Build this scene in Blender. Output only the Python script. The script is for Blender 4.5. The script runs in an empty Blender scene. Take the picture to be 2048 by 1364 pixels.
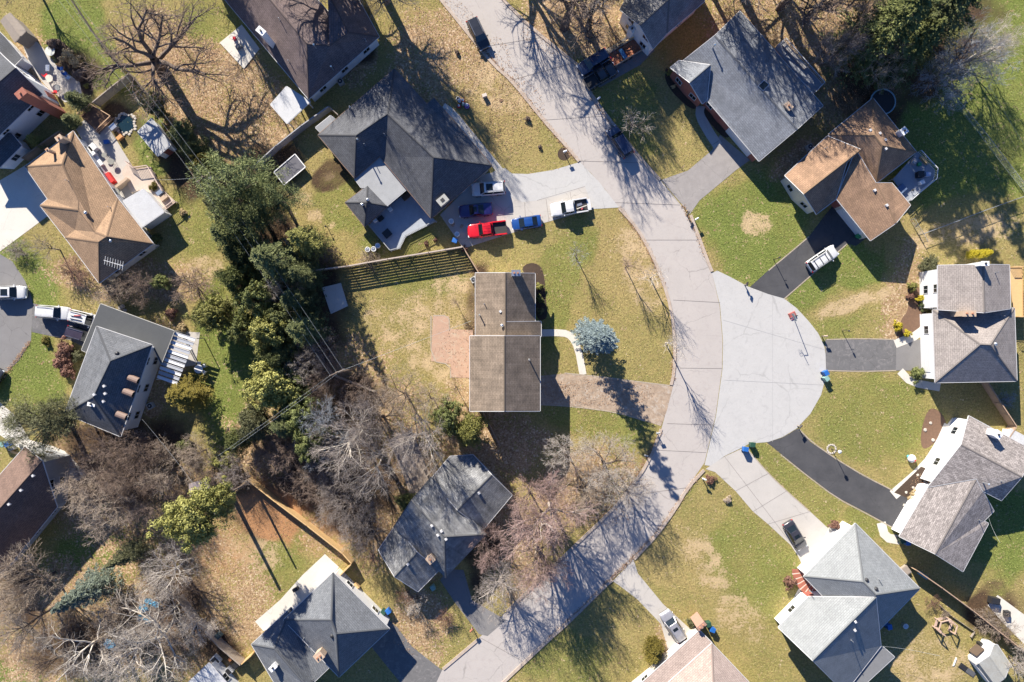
import bpy, math, random
import numpy as np
from mathutils import Vector, Matrix
from mathutils.geometry import tessellate_polygon
R = math.radians
scene = bpy.context.scene
COL = scene.collection
# ---------------------------------------------------------------- camera, sky, sun, exposure
CAM_H = 100.0          # height of the drone over the street
PXM = 14.0             # photo pixels per metre at ground level
cam_d = bpy.data.cameras.new('camera'); cam = bpy.data.objects.new('camera', cam_d); COL.objects.link(cam)
cam.location = (0, 0, CAM_H); cam_d.sensor_width = 36.0
cam_d.lens = PXM * CAM_H / 2048 * 36.0
cam_d.clip_end = 3000; cam_d.clip_start = 1
scene.camera = cam
SUN_EL, SUN_AZ = R(28), R(-27)       # azimuth from +Y, clockwise
world = bpy.data.worlds.new('World'); scene.world = world; world.use_nodes = True
wn = world.node_tree.nodes; bg = wn['Background']
sky = wn.new('ShaderNodeTexSky'); sky.sky_type = 'NISHITA'; sky.sun_disc = False
sky.sun_elevation = SUN_EL; sky.sun_rotation = SUN_AZ
_t = wn.new('ShaderNodeVectorMath'); _t.operation = 'MULTIPLY'; _t.inputs[1].default_value = (.74, 1.0, 1.42); world.node_tree.links.new(sky.outputs[0], _t.inputs[0]); world.node_tree.links.new(_t.outputs[0], bg.inputs[0]); bg.inputs[1].default_value = 0.05; sky.ozone_density = 3.0; sky.dust_density = 0.1; sky.air_density = 0.85
sun_d = bpy.data.lights.new('sun', 'SUN'); sun_d.energy = 5.0; sun_d.angle = R(0.5); sun_d.color = (1.0, 0.915, 0.785)
sun = bpy.data.objects.new('sun', sun_d); COL.objects.link(sun); sun.location = (0, 0, 60)
to_sun = Vector((math.sin(SUN_AZ)*math.cos(SUN_EL), math.cos(SUN_AZ)*math.cos(SUN_EL), math.sin(SUN_EL)))
sun.rotation_euler = to_sun.to_track_quat('Z', 'Y').to_euler()
scene.view_settings.view_transform = 'Standard'; scene.view_settings.look = 'None'
scene.view_settings.exposure = 1.25; scene.view_settings.gamma = 1.0
rng = random.Random(7); nrg = np.random.default_rng(11)

def P(px, py, h=0.0):
    """photo pixel seen at height h -> point in the scene (metres)"""
    k = (1 - h/CAM_H)/PXM
    return Vector(((px-1024)*k, (682-py)*k, h))

# ---------------------------------------------------------------- materials
MATS = {}
def nmat(name):
    m = bpy.data.materials.new(name); m.use_nodes = True
    nt = m.node_tree; b = nt.nodes['Principled BSDF']
    return m, nt, b
def N(nt, t, **kw):
    n = nt.nodes.new(t)
    for k, v in kw.items():
        if k.startswith('i_'):
            key = k[2:]
            n.inputs[int(key) if key.isdigit() else key.replace('_', ' ')].default_value = v
        else: setattr(n, k, v)
    return n
def c4(c): return (c[0], c[1], c[2], 1)
def mixc(nt, fac, a, b, mode='MIX'):
    n = nt.nodes.new('ShaderNodeMix'); n.data_type = 'RGBA'; n.blend_type = mode
    for s, v in ((n.inputs[0], fac), (n.inputs[6], a), (n.inputs[7], b)):
        if hasattr(v, 'default_value') or isinstance(v, bpy.types.NodeSocket): nt.links.new(v, s)
        elif isinstance(v, (int, float)): s.default_value = v
        else: s.default_value = c4(v)
    return n.outputs[2]
def ramp(nt, src, lo, hi):
    n = N(nt, 'ShaderNodeMapRange'); nt.links.new(src, n.inputs[0]); n.inputs[1].default_value = lo; n.inputs[2].default_value = hi
    return n.outputs[0]
def noise(nt, scale, detail=3, rough=.6, co='Object', dist=0):
    tc = N(nt, 'ShaderNodeTexCoord'); n = N(nt, 'ShaderNodeTexNoise', i_Scale=scale, i_Detail=detail, i_Roughness=rough, i_Distortion=dist)
    nt.links.new(tc.outputs[co], n.inputs['Vector']); return n.outputs[0]
def bump(nt, b, h, st, dist=.05):
    n = N(nt, 'ShaderNodeBump', i_Strength=st, i_Distance=dist); nt.links.new(h, n.inputs['Height']); nt.links.new(n.outputs[0], b.inputs['Normal'])
def M(name, c1, c2=None, scale=1.5, fine=12, rough=.85, bmp=.25, metal=0, contrast=.5, coat=0):
    """weathered two-tone surface: broad blotches plus a fine grain"""
    if name in MATS: return MATS[name]
    m, nt, b = nmat(name); c2 = c2 or tuple(x*.72 for x in c1)
    f = ramp(nt, noise(nt, scale, 5), .5-contrast/2, .5+contrast/2)
    g = ramp(nt, noise(nt, fine, 4), .3, .7)
    col = mixc(nt, f, c1, c2)
    col = mixc(nt, .35, col, mixc(nt, g, tuple(x*.7 for x in c1), tuple(min(1, x*1.25) for x in c1)))
    nt.links.new(col, b.inputs['Base Color']); b.inputs['Roughness'].default_value = rough; b.inputs['Metallic'].default_value = metal
    if coat: b.inputs['Coat Weight'].default_value = coat
    if bmp: bump(nt, b, g, bmp, .02)
    MATS[name] = m; return m
def paint(name, c, rough=.3, coat=.8, metal=0):
    if name in MATS: return MATS[name]
    m, nt, b = nmat(name)
    col = mixc(nt, ramp(nt, noise(nt, 2.5, 3), .35, .7), c, tuple(x*.86 for x in c))
    nt.links.new(col, b.inputs['Base Color']); b.inputs['Roughness'].default_value = rough
    b.inputs['Coat Weight'].default_value = coat; b.inputs['Coat Roughness'].default_value = .08; b.inputs['Metallic'].default_value = metal
    MATS[name] = m; return m
def shingle(name, c1, c2, blot=.25, row=.25):
    if name in MATS: return MATS[name]
    m, nt, b = nmat(name)
    uv = N(nt, 'ShaderNodeUVMap')
    br = N(nt, 'ShaderNodeTexBrick', offset=.5, i_Scale=1.0, i_Mortar_Size=.022, i_Mortar_Smooth=.3, i_Bias=0.0, i_Brick_Width=.5, i_Row_Height=row)
    nt.links.new(uv.outputs[0], br.inputs['Vector'])
    br.inputs['Color1'].default_value = c4(c1); br.inputs['Color2'].default_value = c4(c2); br.inputs['Mortar'].default_value = c4([x*.45 for x in c2])
    n1 = N(nt, 'ShaderNodeTexNoise', i_Scale=.55, i_Detail=5.0); nt.links.new(uv.outputs[0], n1.inputs['Vector'])
    n2 = N(nt, 'ShaderNodeTexNoise', i_Scale=5.5, i_Detail=3.0); nt.links.new(uv.outputs[0], n2.inputs['Vector'])
    # water streaks running down the slope
    mp = N(nt, 'ShaderNodeMapping'); mp.inputs['Scale'].default_value = (2.2, .12, 1); nt.links.new(uv.outputs[0], mp.inputs[0])
    n3 = N(nt, 'ShaderNodeTexNoise', i_Scale=1.0, i_Detail=4.0); nt.links.new(mp.outputs[0], n3.inputs['Vector'])
    col = mixc(nt, ramp(nt, n2.outputs[0], .3, .7), br.outputs[0], tuple(min(1, x*1.3) for x in c1))
    col2 = mixc(nt, .5, br.outputs[0], col)
    dk = mixc(nt, ramp(nt, n1.outputs[0], .35, .7), (1, 1, 1), (1-blot,)*3)
    col3 = mixc(nt, 1.0, col2, dk, 'MULTIPLY')
    st = mixc(nt, ramp(nt, n3.outputs[0], .35, .75), (1, 1, 1), (1-blot*.8,)*3)
    col4 = mixc(nt, 1.0, col3, st, 'MULTIPLY')
    nt.links.new(col4, b.inputs['Base Color']); b.inputs['Roughness'].default_value = .92
    bump(nt, b, br.outputs[1], -.5, .02)
    MATS[name] = m; return m
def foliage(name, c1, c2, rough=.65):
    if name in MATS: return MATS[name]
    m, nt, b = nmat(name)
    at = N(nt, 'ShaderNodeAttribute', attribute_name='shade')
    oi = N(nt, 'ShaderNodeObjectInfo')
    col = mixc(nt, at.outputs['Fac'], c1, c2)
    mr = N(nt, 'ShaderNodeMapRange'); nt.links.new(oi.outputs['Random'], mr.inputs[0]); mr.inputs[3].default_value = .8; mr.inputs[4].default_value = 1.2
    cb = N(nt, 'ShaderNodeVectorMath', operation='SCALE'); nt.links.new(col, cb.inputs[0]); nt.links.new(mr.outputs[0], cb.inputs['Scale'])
    nt.links.new(cb.outputs[0], b.inputs['Base Color']); b.inputs['Roughness'].default_value = rough
    b.inputs['Specular IOR Level'].default_value = .25
    MATS[name] = m; return m

# ---------------------------------------------------------------- mesh helpers
def np_mesh(name, V, F, shade=None):
    """V Nx3, F Mx4 (or Mx3) arrays"""
    me = bpy.data.meshes.new(name); V = np.asarray(V, np.float32); F = np.asarray(F, np.int32)
    k = F.shape[1]
    me.vertices.add(len(V)); me.vertices.foreach_set('co', V.ravel())
    me.loops.add(F.size); me.loops.foreach_set('vertex_index', F.ravel())
    me.polygons.add(len(F)); me.polygons.foreach_set('loop_start', np.arange(0, F.size, k, dtype=np.int32))
    me.polygons.foreach_set('loop_total', np.full(len(F), k, np.int32))
    if shade is not None:
        a = me.attributes.new('shade', 'FLOAT', 'FACE'); a.data.foreach_set('value', np.asarray(shade, np.float32))
    me.update(calc_edges=True); return me
class MB:
    def __init__(s): s.v = []; s.f = []
    def add(s, vs, fs):
        o = len(s.v); s.v += [tuple(v) for v in vs]; s.f += [tuple(o+i for i in f) for f in fs]; return s
    def box(s, c, sz, rz=0, top=1.0):
        x, y, z = sz[0]/2, sz[1]/2, sz[2]/2; ca, sa = math.cos(rz), math.sin(rz); vs = []
        for dz, k in ((-z, 1.0), (z, top)):
            for dx, dy in ((-x, -y), (x, -y), (x, y), (-x, y)):
                dx *= k; dy *= k
                vs.append((c[0]+dx*ca-dy*sa, c[1]+dx*sa+dy*ca, c[2]+dz))
        return s.add(vs, [(0, 3, 2, 1), (4, 5, 6, 7), (0, 1, 5, 4), (1, 2, 6, 5), (2, 3, 7, 6), (3, 0, 4, 7)])
    def bar(s, p, q, w, h):
        """box beam from p to q"""
        p, q = Vector(p), Vector(q); d = (q-p)
        if d.length < 1e-4: return s
        d.normalize(); u = Vector((0, 0, 1)) if abs(d.z) < .95 else Vector((1, 0, 0))
        a = d.cross(u).normalized(); b2 = a.cross(d).normalized(); vs = []
        for e in (p, q):
            for i, j in ((-1, -1), (1, -1), (1, 1), (-1, 1)): vs.append(e + a*(i*w/2) + b2*(j*h/2))
        return s.add(vs, [(0, 1, 2, 3), (4, 7, 6, 5), (0, 4, 5, 1), (1, 5, 6, 2), (2, 6, 7, 3), (3, 7, 4, 0)])
    def tube(s, p, q, r0, r1=None, n=8, cap=True):
        r1 = r0 if r1 is None else r1; p, q = Vector(p), Vector(q); d = (q-p).normalized()
        u = Vector((0, 0, 1)) if abs(d.z) < .95 else Vector((1, 0, 0)); a = d.cross(u).normalized(); b2 = a.cross(d); vs = []
        for e, r in ((p, r0), (q, r1)):
            for i in range(n):
                t = 2*math.pi*i/n; vs.append(e + (a*math.cos(t) + b2*math.sin(t))*r)
        fs = [(i, (i+1) % n, n+(i+1) % n, n+i) for i in range(n)]
        if cap: fs += [tuple(range(n))[::-1], tuple(range(n, 2*n))]
        return s.add(vs, fs)
    def lathe(s, c, prof, n=16):
        vs = []; m = len(prof)
        for r, z in prof:
            for i in range(n):
                t = 2*math.pi*i/n; vs.append((c[0]+r*math.cos(t), c[1]+r*math.sin(t), c[2]+z))
        fs = [(j*n+i, j*n+(i+1) % n, (j+1)*n+(i+1) % n, (j+1)*n+i) for j in range(m-1) for i in range(n)]
        fs += [tuple(range(n))[::-1], tuple(range((m-1)*n, m*n))]
        return s.add(vs, fs)
    def torus(s, c, Rr, r, n=28, k=6):
        vs = [(c[0]+(Rr+r*math.cos(b))*math.cos(a), c[1]+(Rr+r*math.cos(b))*math.sin(a), c[2]+r*math.sin(b)) for a in [2*math.pi*i/n for i in range(n)] for b in [2*math.pi*j/k for j in range(k)]]
        return s.add(vs, [(i*k+j, ((i+1) % n)*k+j, ((i+1) % n)*k+(j+1) % k, i*k+(j+1) % k) for i in range(n) for j in range(k)])
    def prism(s, poly, z0, z1):
        n = len(poly); a = sum(poly[i][0]*poly[(i+1) % n][1]-poly[(i+1) % n][0]*poly[i][1] for i in range(n))
        if a < 0: poly = poly[::-1]
        vs = [(p[0], p[1], z0) for p in poly]+[(p[0], p[1], z1) for p in poly]
        return s.add(vs, [tuple(range(n))[::-1], tuple(range(n, 2*n))]+[(i, (i+1) % n, n+(i+1) % n, n+i) for i in range(n)])
    def rock(s, c, r, seed=0, flat=.6):
        rr = random.Random(seed); vs = []; n = 7
        for j, (z, k) in enumerate(((-.2, .8), (.25, 1), (.7, .7))):
            for i in range(n):
                t = 2*math.pi*i/n; q = r*k*rr.uniform(.8, 1.15); vs.append((c[0]+q*math.cos(t), c[1]+q*math.sin(t), c[2]+z*r*flat))
        fs = [(j*n+i, j*n+(i+1) % n, (j+1)*n+(i+1) % n, (j+1)*n+i) for j in range(2) for i in range(n)]+[tuple(range(2*n, 3*n))]
        return s.add(vs, fs)
    def build(s, name, mat, parent=None, off=(0, 0, 0), smooth=False):
        me = bpy.data.meshes.new(name); me.from_pydata([(v[0]-off[0], v[1]-off[1], v[2]-off[2]) for v in s.v], [], s.f); me.update()
        if mat: me.materials.append(mat)
        o = bpy.data.objects.new(name, me); COL.objects.link(o)
        if parent is not None: o.parent = parent
        if smooth: me.polygons.foreach_set('use_smooth', [True]*len(me.polygons))
        return o
def tag(o, label=None, cat=None, group=None, kind=None):
    if label: o['label'] = label
    if cat: o['category'] = cat
    if group: o['group'] = group
    if kind: o['kind'] = kind
    return o
def thing(name, label, cat, loc=(0, 0, 0), rz=0, group=None):
    o = bpy.data.objects.new(name, None); COL.objects.link(o); o.location = loc; o.rotation_euler = (0, 0, rz); o.empty_display_size = .3
    return tag(o, label, cat, group)
def lk(me, name, parent, mat=None):
    o = bpy.data.objects.new(name, me); COL.objects.link(o); o.parent = parent
    if mat is not None:
        if not me.materials: me.materials.append(mat)
        o.material_slots[0].link = 'OBJECT'; o.material_slots[0].material = mat
    return o
# ================================================================ THE SETTING: ground, road, drives, paths
def smooth_poly(pts, it=2, closed=True):
    for _ in range(it):
        out = []
        n = len(pts)
        for i in range(n if closed else n-1):
            a, b = pts[i], pts[(i+1) % n]
            out += [(a[0]*.75+b[0]*.25, a[1]*.75+b[1]*.25), (a[0]*.25+b[0]*.75, a[1]*.25+b[1]*.75)]
        pts = ([pts[0]]+out+[pts[-1]]) if not closed else out
    return pts
PAVED = []
def sheet(name, px, z, mat, thick=0, kind='structure', label=None, cat=None):
    poly = [P(x, y) for x, y in px]; mb = MB(); PAVED.append([(p.x, p.y) for p in poly])
    a = sum(poly[i][0]*poly[(i+1) % len(poly)][1]-poly[(i+1) % len(poly)][0]*poly[i][1] for i in range(len(poly)))
    if a < 0: poly = poly[::-1]
    if thick: mb.prism(poly, z-thick, z)
    else: mb.add([(p[0], p[1], z) for p in poly], [tuple(range(len(poly)))])
    o = mb.build(name, mat)
    return tag(o, label, cat, kind=kind)
# ---- ground sheet: fine in the middle, reaching to the horizon
xs = np.concatenate([[-900, -500, -300, -180, -120], np.arange(-90, 90.01, .5), [120, 180, 300, 500, 900]])
ys = np.concatenate([[-900, -500, -300, -150, -90], np.arange(-64, 64.01, .5), [90, 150, 300, 500, 900]])
GX, GY = np.meshgrid(xs, ys); PXx = GX*PXM+1024; PYy = 682-GY*PXM
def _w(seed, sc):
    r = np.random.default_rng(seed); g = r.random((80, 80)); u = (GX*PXM+4000)/sc % 79; v = (GY*PXM+4000)/sc % 79; i, j = u.astype(int), v.astype(int); fu, fv = u-i, v-j; return (g[j, i]*(1-fu)*(1-fv)+g[j, i+1-(i > 77)]*fu*(1-fv)+g[j+1-(j > 77), i]*(1-fu)*fv+g[j+1-(j > 77), i+1-(i > 77)]*fu*fv)-.5
WX = 60*_w(21, 60)+24*_w(22, 19); WY = 60*_w(23, 60)+24*_w(24, 19)
def ell(cx, cy, rx, ry, rot=0, soft=.35):
    a = R(rot); k = min(1.0, min(rx, ry)/60); dx, dy = PXx-cx+WX*k, PYy-cy+WY*k; u = (dx*math.cos(a)+dy*math.sin(a))/rx; v = (-dx*math.sin(a)+dy*math.cos(a))/ry
    d = np.sqrt(u*u+v*v); return np.clip((1-d)/soft+.5, 0, 1)
def smn(scale, seed):
    r = np.random.default_rng(seed); g = r.random((64, 64)); u = (PXx/scale) % 63; v = (PYy/scale) % 63
    i, j = u.astype(int), v.astype(int); fu, fv = u-i, v-j; fu = fu*fu*(3-2*fu); fv = fv*fv*(3-2*fv)
    return g[j, i]*(1-fu)*(1-fv)+g[j, i+1]*fu*(1-fv)+g[j+1, i]*(1-fu)*fv+g[j+1, i+1]*fu*fv
green = .30+.30*(smn(90, 1)-.5); leaf = -.45+.3*(smn(120, 2)-.5); dirt_shade = np.zeros_like(green); pale = np.zeros_like(green)
VIV = {(40, 600), (60, 760), (170, 90), (440, 720), (1950, 250), (2020, 60), (2000, 1080), (1490, 440), (320, 300), (1560, 560), (1700, 520), (30, 1350), (1700, 1180), (150, 30), (180, 1100)}
for e in [(40, 600, 90, 110, 0), (60, 760, 80, 80, 0), (170, 90, 60, 120, -30), (150, 30, 60, 50, 0), (320, 300, 60, 60, 0), (430, 40, 80, 50, 0), (380, 430, 70, 100, 0),
          (440, 720, 80, 180, 0), (690, 400, 60, 60, 0), (800, 480, 80, 40, 0), (1490, 440, 110, 100, 0), (1560, 560, 120, 60, 30), (1640, 640, 90, 50, 0), (1700, 520, 60, 60, 0),
          (1950, 250, 170, 210, 0), (2020, 60, 90, 120, 0), (1740, 830, 130, 100, 0), (1600, 960, 60, 130, -50), (2000, 1080, 90, 90, 0), (1700, 1180, 60, 60, 0), (1760, 1040, 60, 40, 0),
          (1120, 560, 60, 160, 20), (1200, 820, 130, 50, 20), (1330, 950, 60, 60, 0), (1130, 1320, 90, 60, 0), (180, 1100, 90, 70, -40), (580, 1090, 50, 60, 0), (1240, 190, 80, 120, -20), (850, 560, 90, 30, 0), (30, 1350, 50, 40, 0), (560, 1150, 80, 60, 0),
          (1500, 1130, 90, 120, -20)]:
    green = np.maximum(green, (1.5 if (e[0], e[1]) in VIV else .85)*ell(*e)*(.7+.5*smn(45, 3)))
for e in [(1700, 600, 90, 26, -25), (1380, 590, 60, 110, -20), (1280, 520, 90, 90, 0), (950, 160, 90, 150, -35), (1000, 280, 90, 60, 40), (1920, 440, 110, 40, -15), (1320, 1100, 60, 90, -40)]:
    green *= 1-.7*ell(*e)
for e in [(330, 110, 110, 60, 40), (420, 200, 150, 110, 30), (470, 270, 110, 110, 0), (700, 90, 40, 90, 0), (880, 110, 90, 110, 40), (950, 60, 70, 60, 0), (1120, 60, 90, 60, 40), (1200, 60, 110, 60, 0), (1560, 40, 160, 90, 0), (1680, 120, 140, 130, 0), (1600, 320, 60, 40, -40),
          (230, 980, 190, 120, 20), (330, 1200, 220, 160, 0), (560, 940, 150, 120, 0), (720, 940, 160, 180, 0), (820, 1040, 90, 120, -20), (1180, 980, 130, 80, -30), (1010, 1060, 60, 170, -20), (100, 1250, 130, 120, 0), (60, 130, 60, 80, 0), (560, 500, 90, 40, -10), (300, 760, 50, 130, 20), (600, 700, 50, 110, 20), (930, 800, 60, 60, 0), (1000, 880, 110, 70, 0), (260, 560, 160, 40, 0), (700, 740, 90, 90, 0), (850, 1250, 60, 60, 0), (1340, 1290, 40, 60, 0), (1810, 560, 30, 80, 20), (1800, 660, 30, 60, 10), (1030, 450, 40, 20, 0)]:
    leaf = np.maximum(leaf, .9*ell(*e)*(.65+.6*smn(35, 4)))
for e in [(520, 1030, 60, 70, -20, .8), (230, 970, 170, 60, 15, 1), (600, 900, 110, 60, 0, 1), (700, 930, 90, 110, 0, 1), (700, 790, 90, 50, 0, 1), (320, 1230, 130, 90, 0, .9), (150, 1290, 150, 60, 0, .9), (40, 1200, 70, 90, 0, 1), (690, 1050, 70, 50, 30, 1), (330, 900, 80, 50, 0, 1), (960, 1120, 40, 90, 0, .8), (1780, 170, 130, 70, 0, .9), (620, 730, 60, 80, 0, .9), (220, 880, 110, 40, 0, 1), (490, 990, 40, 50, 0, .9), (1068, 545, 20, 20, 0, .2), (960, 620, 30, 110, 0, .6), (640, 620, 70, 120, 20, .8), (560, 500, 70, 60, 0, .8), (420, 1290, 60, 50, 0, .6), (1990, 1220, 60, 50, 0, .5), (150, 140, 50, 50, 0, .5), (640, 980, 150, 70, 0, .6), (560, 640, 60, 180, 0, .7), (1890, 30, 110, 120, 0, .6), (1740, 220, 90, 60, 0, .6), (960, 770, 30, 60, 0, .5), (240, 250, 60, 40, 0, .4), (350, 330, 40, 90, -20, .6), (670, 350, 40, 30, 0, .3), (560, 330, 60, 50, -40, .7), (690, 90, 50, 110, 45, .5)]:
    dirt_shade = np.maximum(dirt_shade, .85*ell(*e[:6])*(.6+.6*smn(30, 5)))  # bare dirt, plus dark blobs that paint deep shade under the woods
for e in [(1516, 455, 30, 26, 0, .25), (1690, 610, 60, 16, -25, .5), (1760, 590, 30, 14, -25, .5), (628, 430, 16, 12, 0, .5), (663, 450, 9, 8, 0, .4), (660, 352, 12, 8, 0, .5), (1000, 170, 60, 90, -30, .5), (410, 540, 40, 28, -10, .3), (880, 680, 90, 120, 0, .6), (920, 560, 60, 30, 0, .5), (1930, 470, 110, 30, -15, .5), (800, 650, 60, 40, 0, .6), (1490, 1240, 60, 40, 40, .4), (1420, 1130, 40, 80, -30, .6), (1290, 540, 40, 90, -20, .5), (1860, 1320, 90, 50, 0, .6), (530, 1110, 60, 60, 0, .6), (600, 380, 30, 30, 0, .6)]:
    pale = np.maximum(pale, (.9 if min(e[2], e[3]) < 20 or e[0] == 1516 else .6)*ell(*e)*(.35+.9*smn(26, 6)))
nx, ny = len(xs), len(ys)
idx = np.arange(nx*ny).reshape(ny, nx)
F = np.stack([idx[:-1, :-1], idx[:-1, 1:], idx[1:, 1:], idx[1:, :-1]], -1).reshape(-1, 4)
gm = np_mesh('ground', np.stack([GX, GY, np.zeros_like(GX)], -1).reshape(-1, 3), F)
at = gm.color_attributes.new('cover', 'FLOAT_COLOR', 'POINT')
at.data.foreach_set('color', np.stack([np.clip(green, 0, 2), np.clip(leaf, -.7, 1), np.clip(dirt_shade, 0, 1), np.clip(pale, 0, 1)], -1).astype(np.float32).ravel())
rust = np.maximum(1.0*ell(545, 1035, 80, 45, 38), np.maximum(.45*ell(450, 1090, 80, 80), .4*ell(620, 1070, 80, 50, 30)))
a2 = gm.attributes.new('rust', 'FLOAT', 'POINT'); a2.data.foreach_set('value', rust.astype(np.float32).ravel())
ground = bpy.data.objects.new('ground', gm); COL.objects.link(ground); tag(ground, kind='structure')
m, nt, b = nmat('turf and leaf litter')
A = N(nt, 'ShaderNodeAttribute', attribute_name='cover'); sp = N(nt, 'ShaderNodeSeparateColor'); nt.links.new(A.outputs['Color'], sp.inputs[0])
n_f = noise(nt, 3.4, 6, .75); n_m = noise(nt, .8, 7, .75); n_l = noise(nt, .3, 5); n_s = noise(nt, 9, 5, .8)
def madd(x, k, y):
    n = N(nt, 'ShaderNodeMath', operation='MULTIPLY_ADD'); nt.links.new(x, n.inputs[0]); n.inputs[1].default_value = k
    if isinstance(y, float): n.inputs[2].default_value = y
    else: nt.links.new(y, n.inputs[2])
    return n.outputs[0]
xg = madd(n_m, 2.2, madd(n_f, 1.2, sp.outputs[0]))
gfac = ramp(nt, xg, 1.72, 2.42)
tan = mixc(nt, ramp(nt, n_s, .35, .65), (.56, .43, .185), (.31, .235, .10))
grn = mixc(nt, ramp(nt, n_s, .35, .65), (.39, .355, .115), (.19, .19, .055))
turf = mixc(nt, gfac, tan, grn)
viv = mixc(nt, ramp(nt, n_s, .35, .65), (.29, .33, .085), (.135, .175, .042))
turf = mixc(nt, ramp(nt, xg, 2.42, 3.1), turf, viv)
turf = mixc(nt, ramp(nt, n_f, .60, .40), turf, mixc(nt, 1.0, turf, (.55, .57, .55), 'MULTIPLY'))
# single fallen leaves as speckles
tc = N(nt, 'ShaderNodeTexCoord'); vo = N(nt, 'ShaderNodeTexVoronoi', i_Scale=5.5, i_Randomness=1.0); nt.links.new(tc.outputs['Object'], vo.inputs['Vector'])
sv = N(nt, 'ShaderNodeSeparateColor'); nt.links.new(vo.outputs['Color'], sv.inputs[0])
lcol = mixc(nt, sv.outputs[0], (.50, .35, .21), (.25, .16, .09)); lcol = mixc(nt, ramp(nt, sv.outputs[2], .85, .95), lcol, (.58, .45, .31))
lsum = N(nt, 'ShaderNodeMath', operation='ADD'); nt.links.new(sp.outputs[1], lsum.inputs[0]); nt.links.new(sv.outputs[1], lsum.inputs[1])
lfac = ramp(nt, madd(n_m, 2.0, lsum.outputs[0]), 1.95, 2.15)
col = mixc(nt, lfac, turf, lcol)
bare = mixc(nt, ramp(nt, n_f, .35, .65), (.60, .45, .27), (.42, .31, .18))
col = mixc(nt, ramp(nt, madd(n_m, 2.2, madd(n_f, 2.4, A.outputs['Alpha'])), 2.55, 2.95), col, bare)
soil = mixc(nt, ramp(nt, n_f, .35, .65), (.12, .075, .045), (.055, .038, .026))  # dark tone for bare soil and for the shade painted under the woods
col = mixc(nt, ramp(nt, madd(n_m, .5, sp.outputs[2]), .55, 1.05), col, soil)
A2 = N(nt, 'ShaderNodeAttribute', attribute_name='rust')
col = mixc(nt, ramp(nt, madd(n_m, 1.6, madd(n_f, .8, A2.outputs['Fac'])), 1.5, 2.1), col, mixc(nt, ramp(nt, n_s, .35, .65), (.50, .27, .13), (.30, .155, .08)))
col = mixc(nt, ramp(nt, n_l, .3, .75), col, mixc(nt, 1.0, col, (.8, .82, .8), 'MULTIPLY'))
nt.links.new(col, b.inputs['Base Color']); b.inputs['Roughness'].default_value = .95; b.inputs['Specular IOR Level'].default_value = .15
bump(nt, b, madd(n_s, .6, n_f), .8, .10)
gm.materials.append(m)

def pavement(name, c1, c2, crack=.6, scale=.5, cs=.22, stain=None):
    if name in MATS: return MATS[name]
    m, nt, b = nmat(name)
    col = mixc(nt, ramp(nt, noise(nt, scale, 6, .65), .3, .7), c1, c2)
    col = mixc(nt, .4, col, mixc(nt, ramp(nt, noise(nt, 14, 4, .8), .3, .7), tuple(x*.75 for x in c1), tuple(min(1, x*1.2) for x in c1)))
    if stain: col = mixc(nt, ramp(nt, noise(nt, 1.1, 6, .75, dist=1.5), .52, .68), col, stain)
    if crack:
        tc = N(nt, 'ShaderNodeTexCoord'); nd = N(nt, 'ShaderNodeTexNoise', i_Scale=1.2, i_Detail=4.0); nt.links.new(tc.outputs['Object'], nd.inputs['Vector'])
        ad = N(nt, 'ShaderNodeVectorMath', operation='MULTIPLY_ADD'); nt.links.new(nd.outputs['Color'], ad.inputs[0]); ad.inputs[1].default_value = (.9, .9, 0); nt.links.new(tc.outputs['Object'], ad.inputs[2])
        v = N(nt, 'ShaderNodeTexVoronoi', feature='DISTANCE_TO_EDGE', i_Scale=cs); nt.links.new(ad.outputs[0], v.inputs['Vector'])
        lt = N(nt, 'ShaderNodeMapRange'); nt.links.new(v.outputs['Distance'], lt.inputs[0]); lt.inputs[1].default_value = .002; lt.inputs[2].default_value = .009; lt.inputs[3].default_value = crack; lt.inputs[4].default_value = 0
        gate = N(nt, 'ShaderNodeMath', operation='MULTIPLY'); nt.links.new(lt.outputs[0], gate.inputs[0]); nt.links.new(ramp(nt, noise(nt, .25, 2), .42, .58), gate.inputs[1])
        col = mixc(nt, gate.outputs[0], col, tuple(x*.35 for x in c1))
    nt.links.new(col, b.inputs['Base Color']); b.inputs['Roughness'].default_value = .9
    bump(nt, b, noise(nt, 30, 3, .8), .2, .01)
    MATS[name] = m; return m
m_road = pavement('old road concrete', (.42, .388, .365), (.365, .34, .322), .45, .3, .2, (.36, .325, .31))
m_new = pavement('new white concrete', (.445, .44, .43), (.39, .386, .38), .3, .5, .12, (.37, .365, .36))
m_conc = pavement('driveway concrete', (.45, .425, .395), (.38, .36, .335), .5, .5, .25)
m_bright = pavement('bright concrete', (.60, .57, .51), (.50, .475, .43), .3, .5, .25)
m_asph = pavement('fresh asphalt', (.046, .047, .053), (.09, .09, .096), .4, .5, .3, (.066, .066, .07))
m_asph2 = pavement('worn asphalt', (.15, .148, .15), (.085, .084, .088), .5, 1.0, .3, (.21, .20, .20))
m_asph3 = pavement('grey asphalt', (.20, .195, .195), (.155, .15, .15), .6, .6, .3)
m_oldc = pavement('mottled shadowed old concrete', (.42, .32, .235), (.12, .09, .068), 1, 1.3, .6, (.42, .38, .33))  # brown mottled, cracked concrete; its dark tone also paints in shadow
m_red = pavement('red stained concrete', (.44, .28, .20), (.34, .24, .18), .5, 1.4, .4, (.44, .35, .26))
m_kerb = pavement('kerb concrete', (.46, .39, .33), (.27, .20, .15), .6, 1.6, .8)
m_mulch = M('dark mulch', (.07, .045, .03), (.035, .024, .018), 4, 20, .95, .8)
m_mulch2 = M('brown mulch', (.19, .11, .07), (.10, .065, .045), 3, 18, .95, .8)
m_stone = M('pale stone', (.5, .46, .40), (.33, .30, .27), 3, 12, .9, .5)
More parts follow.
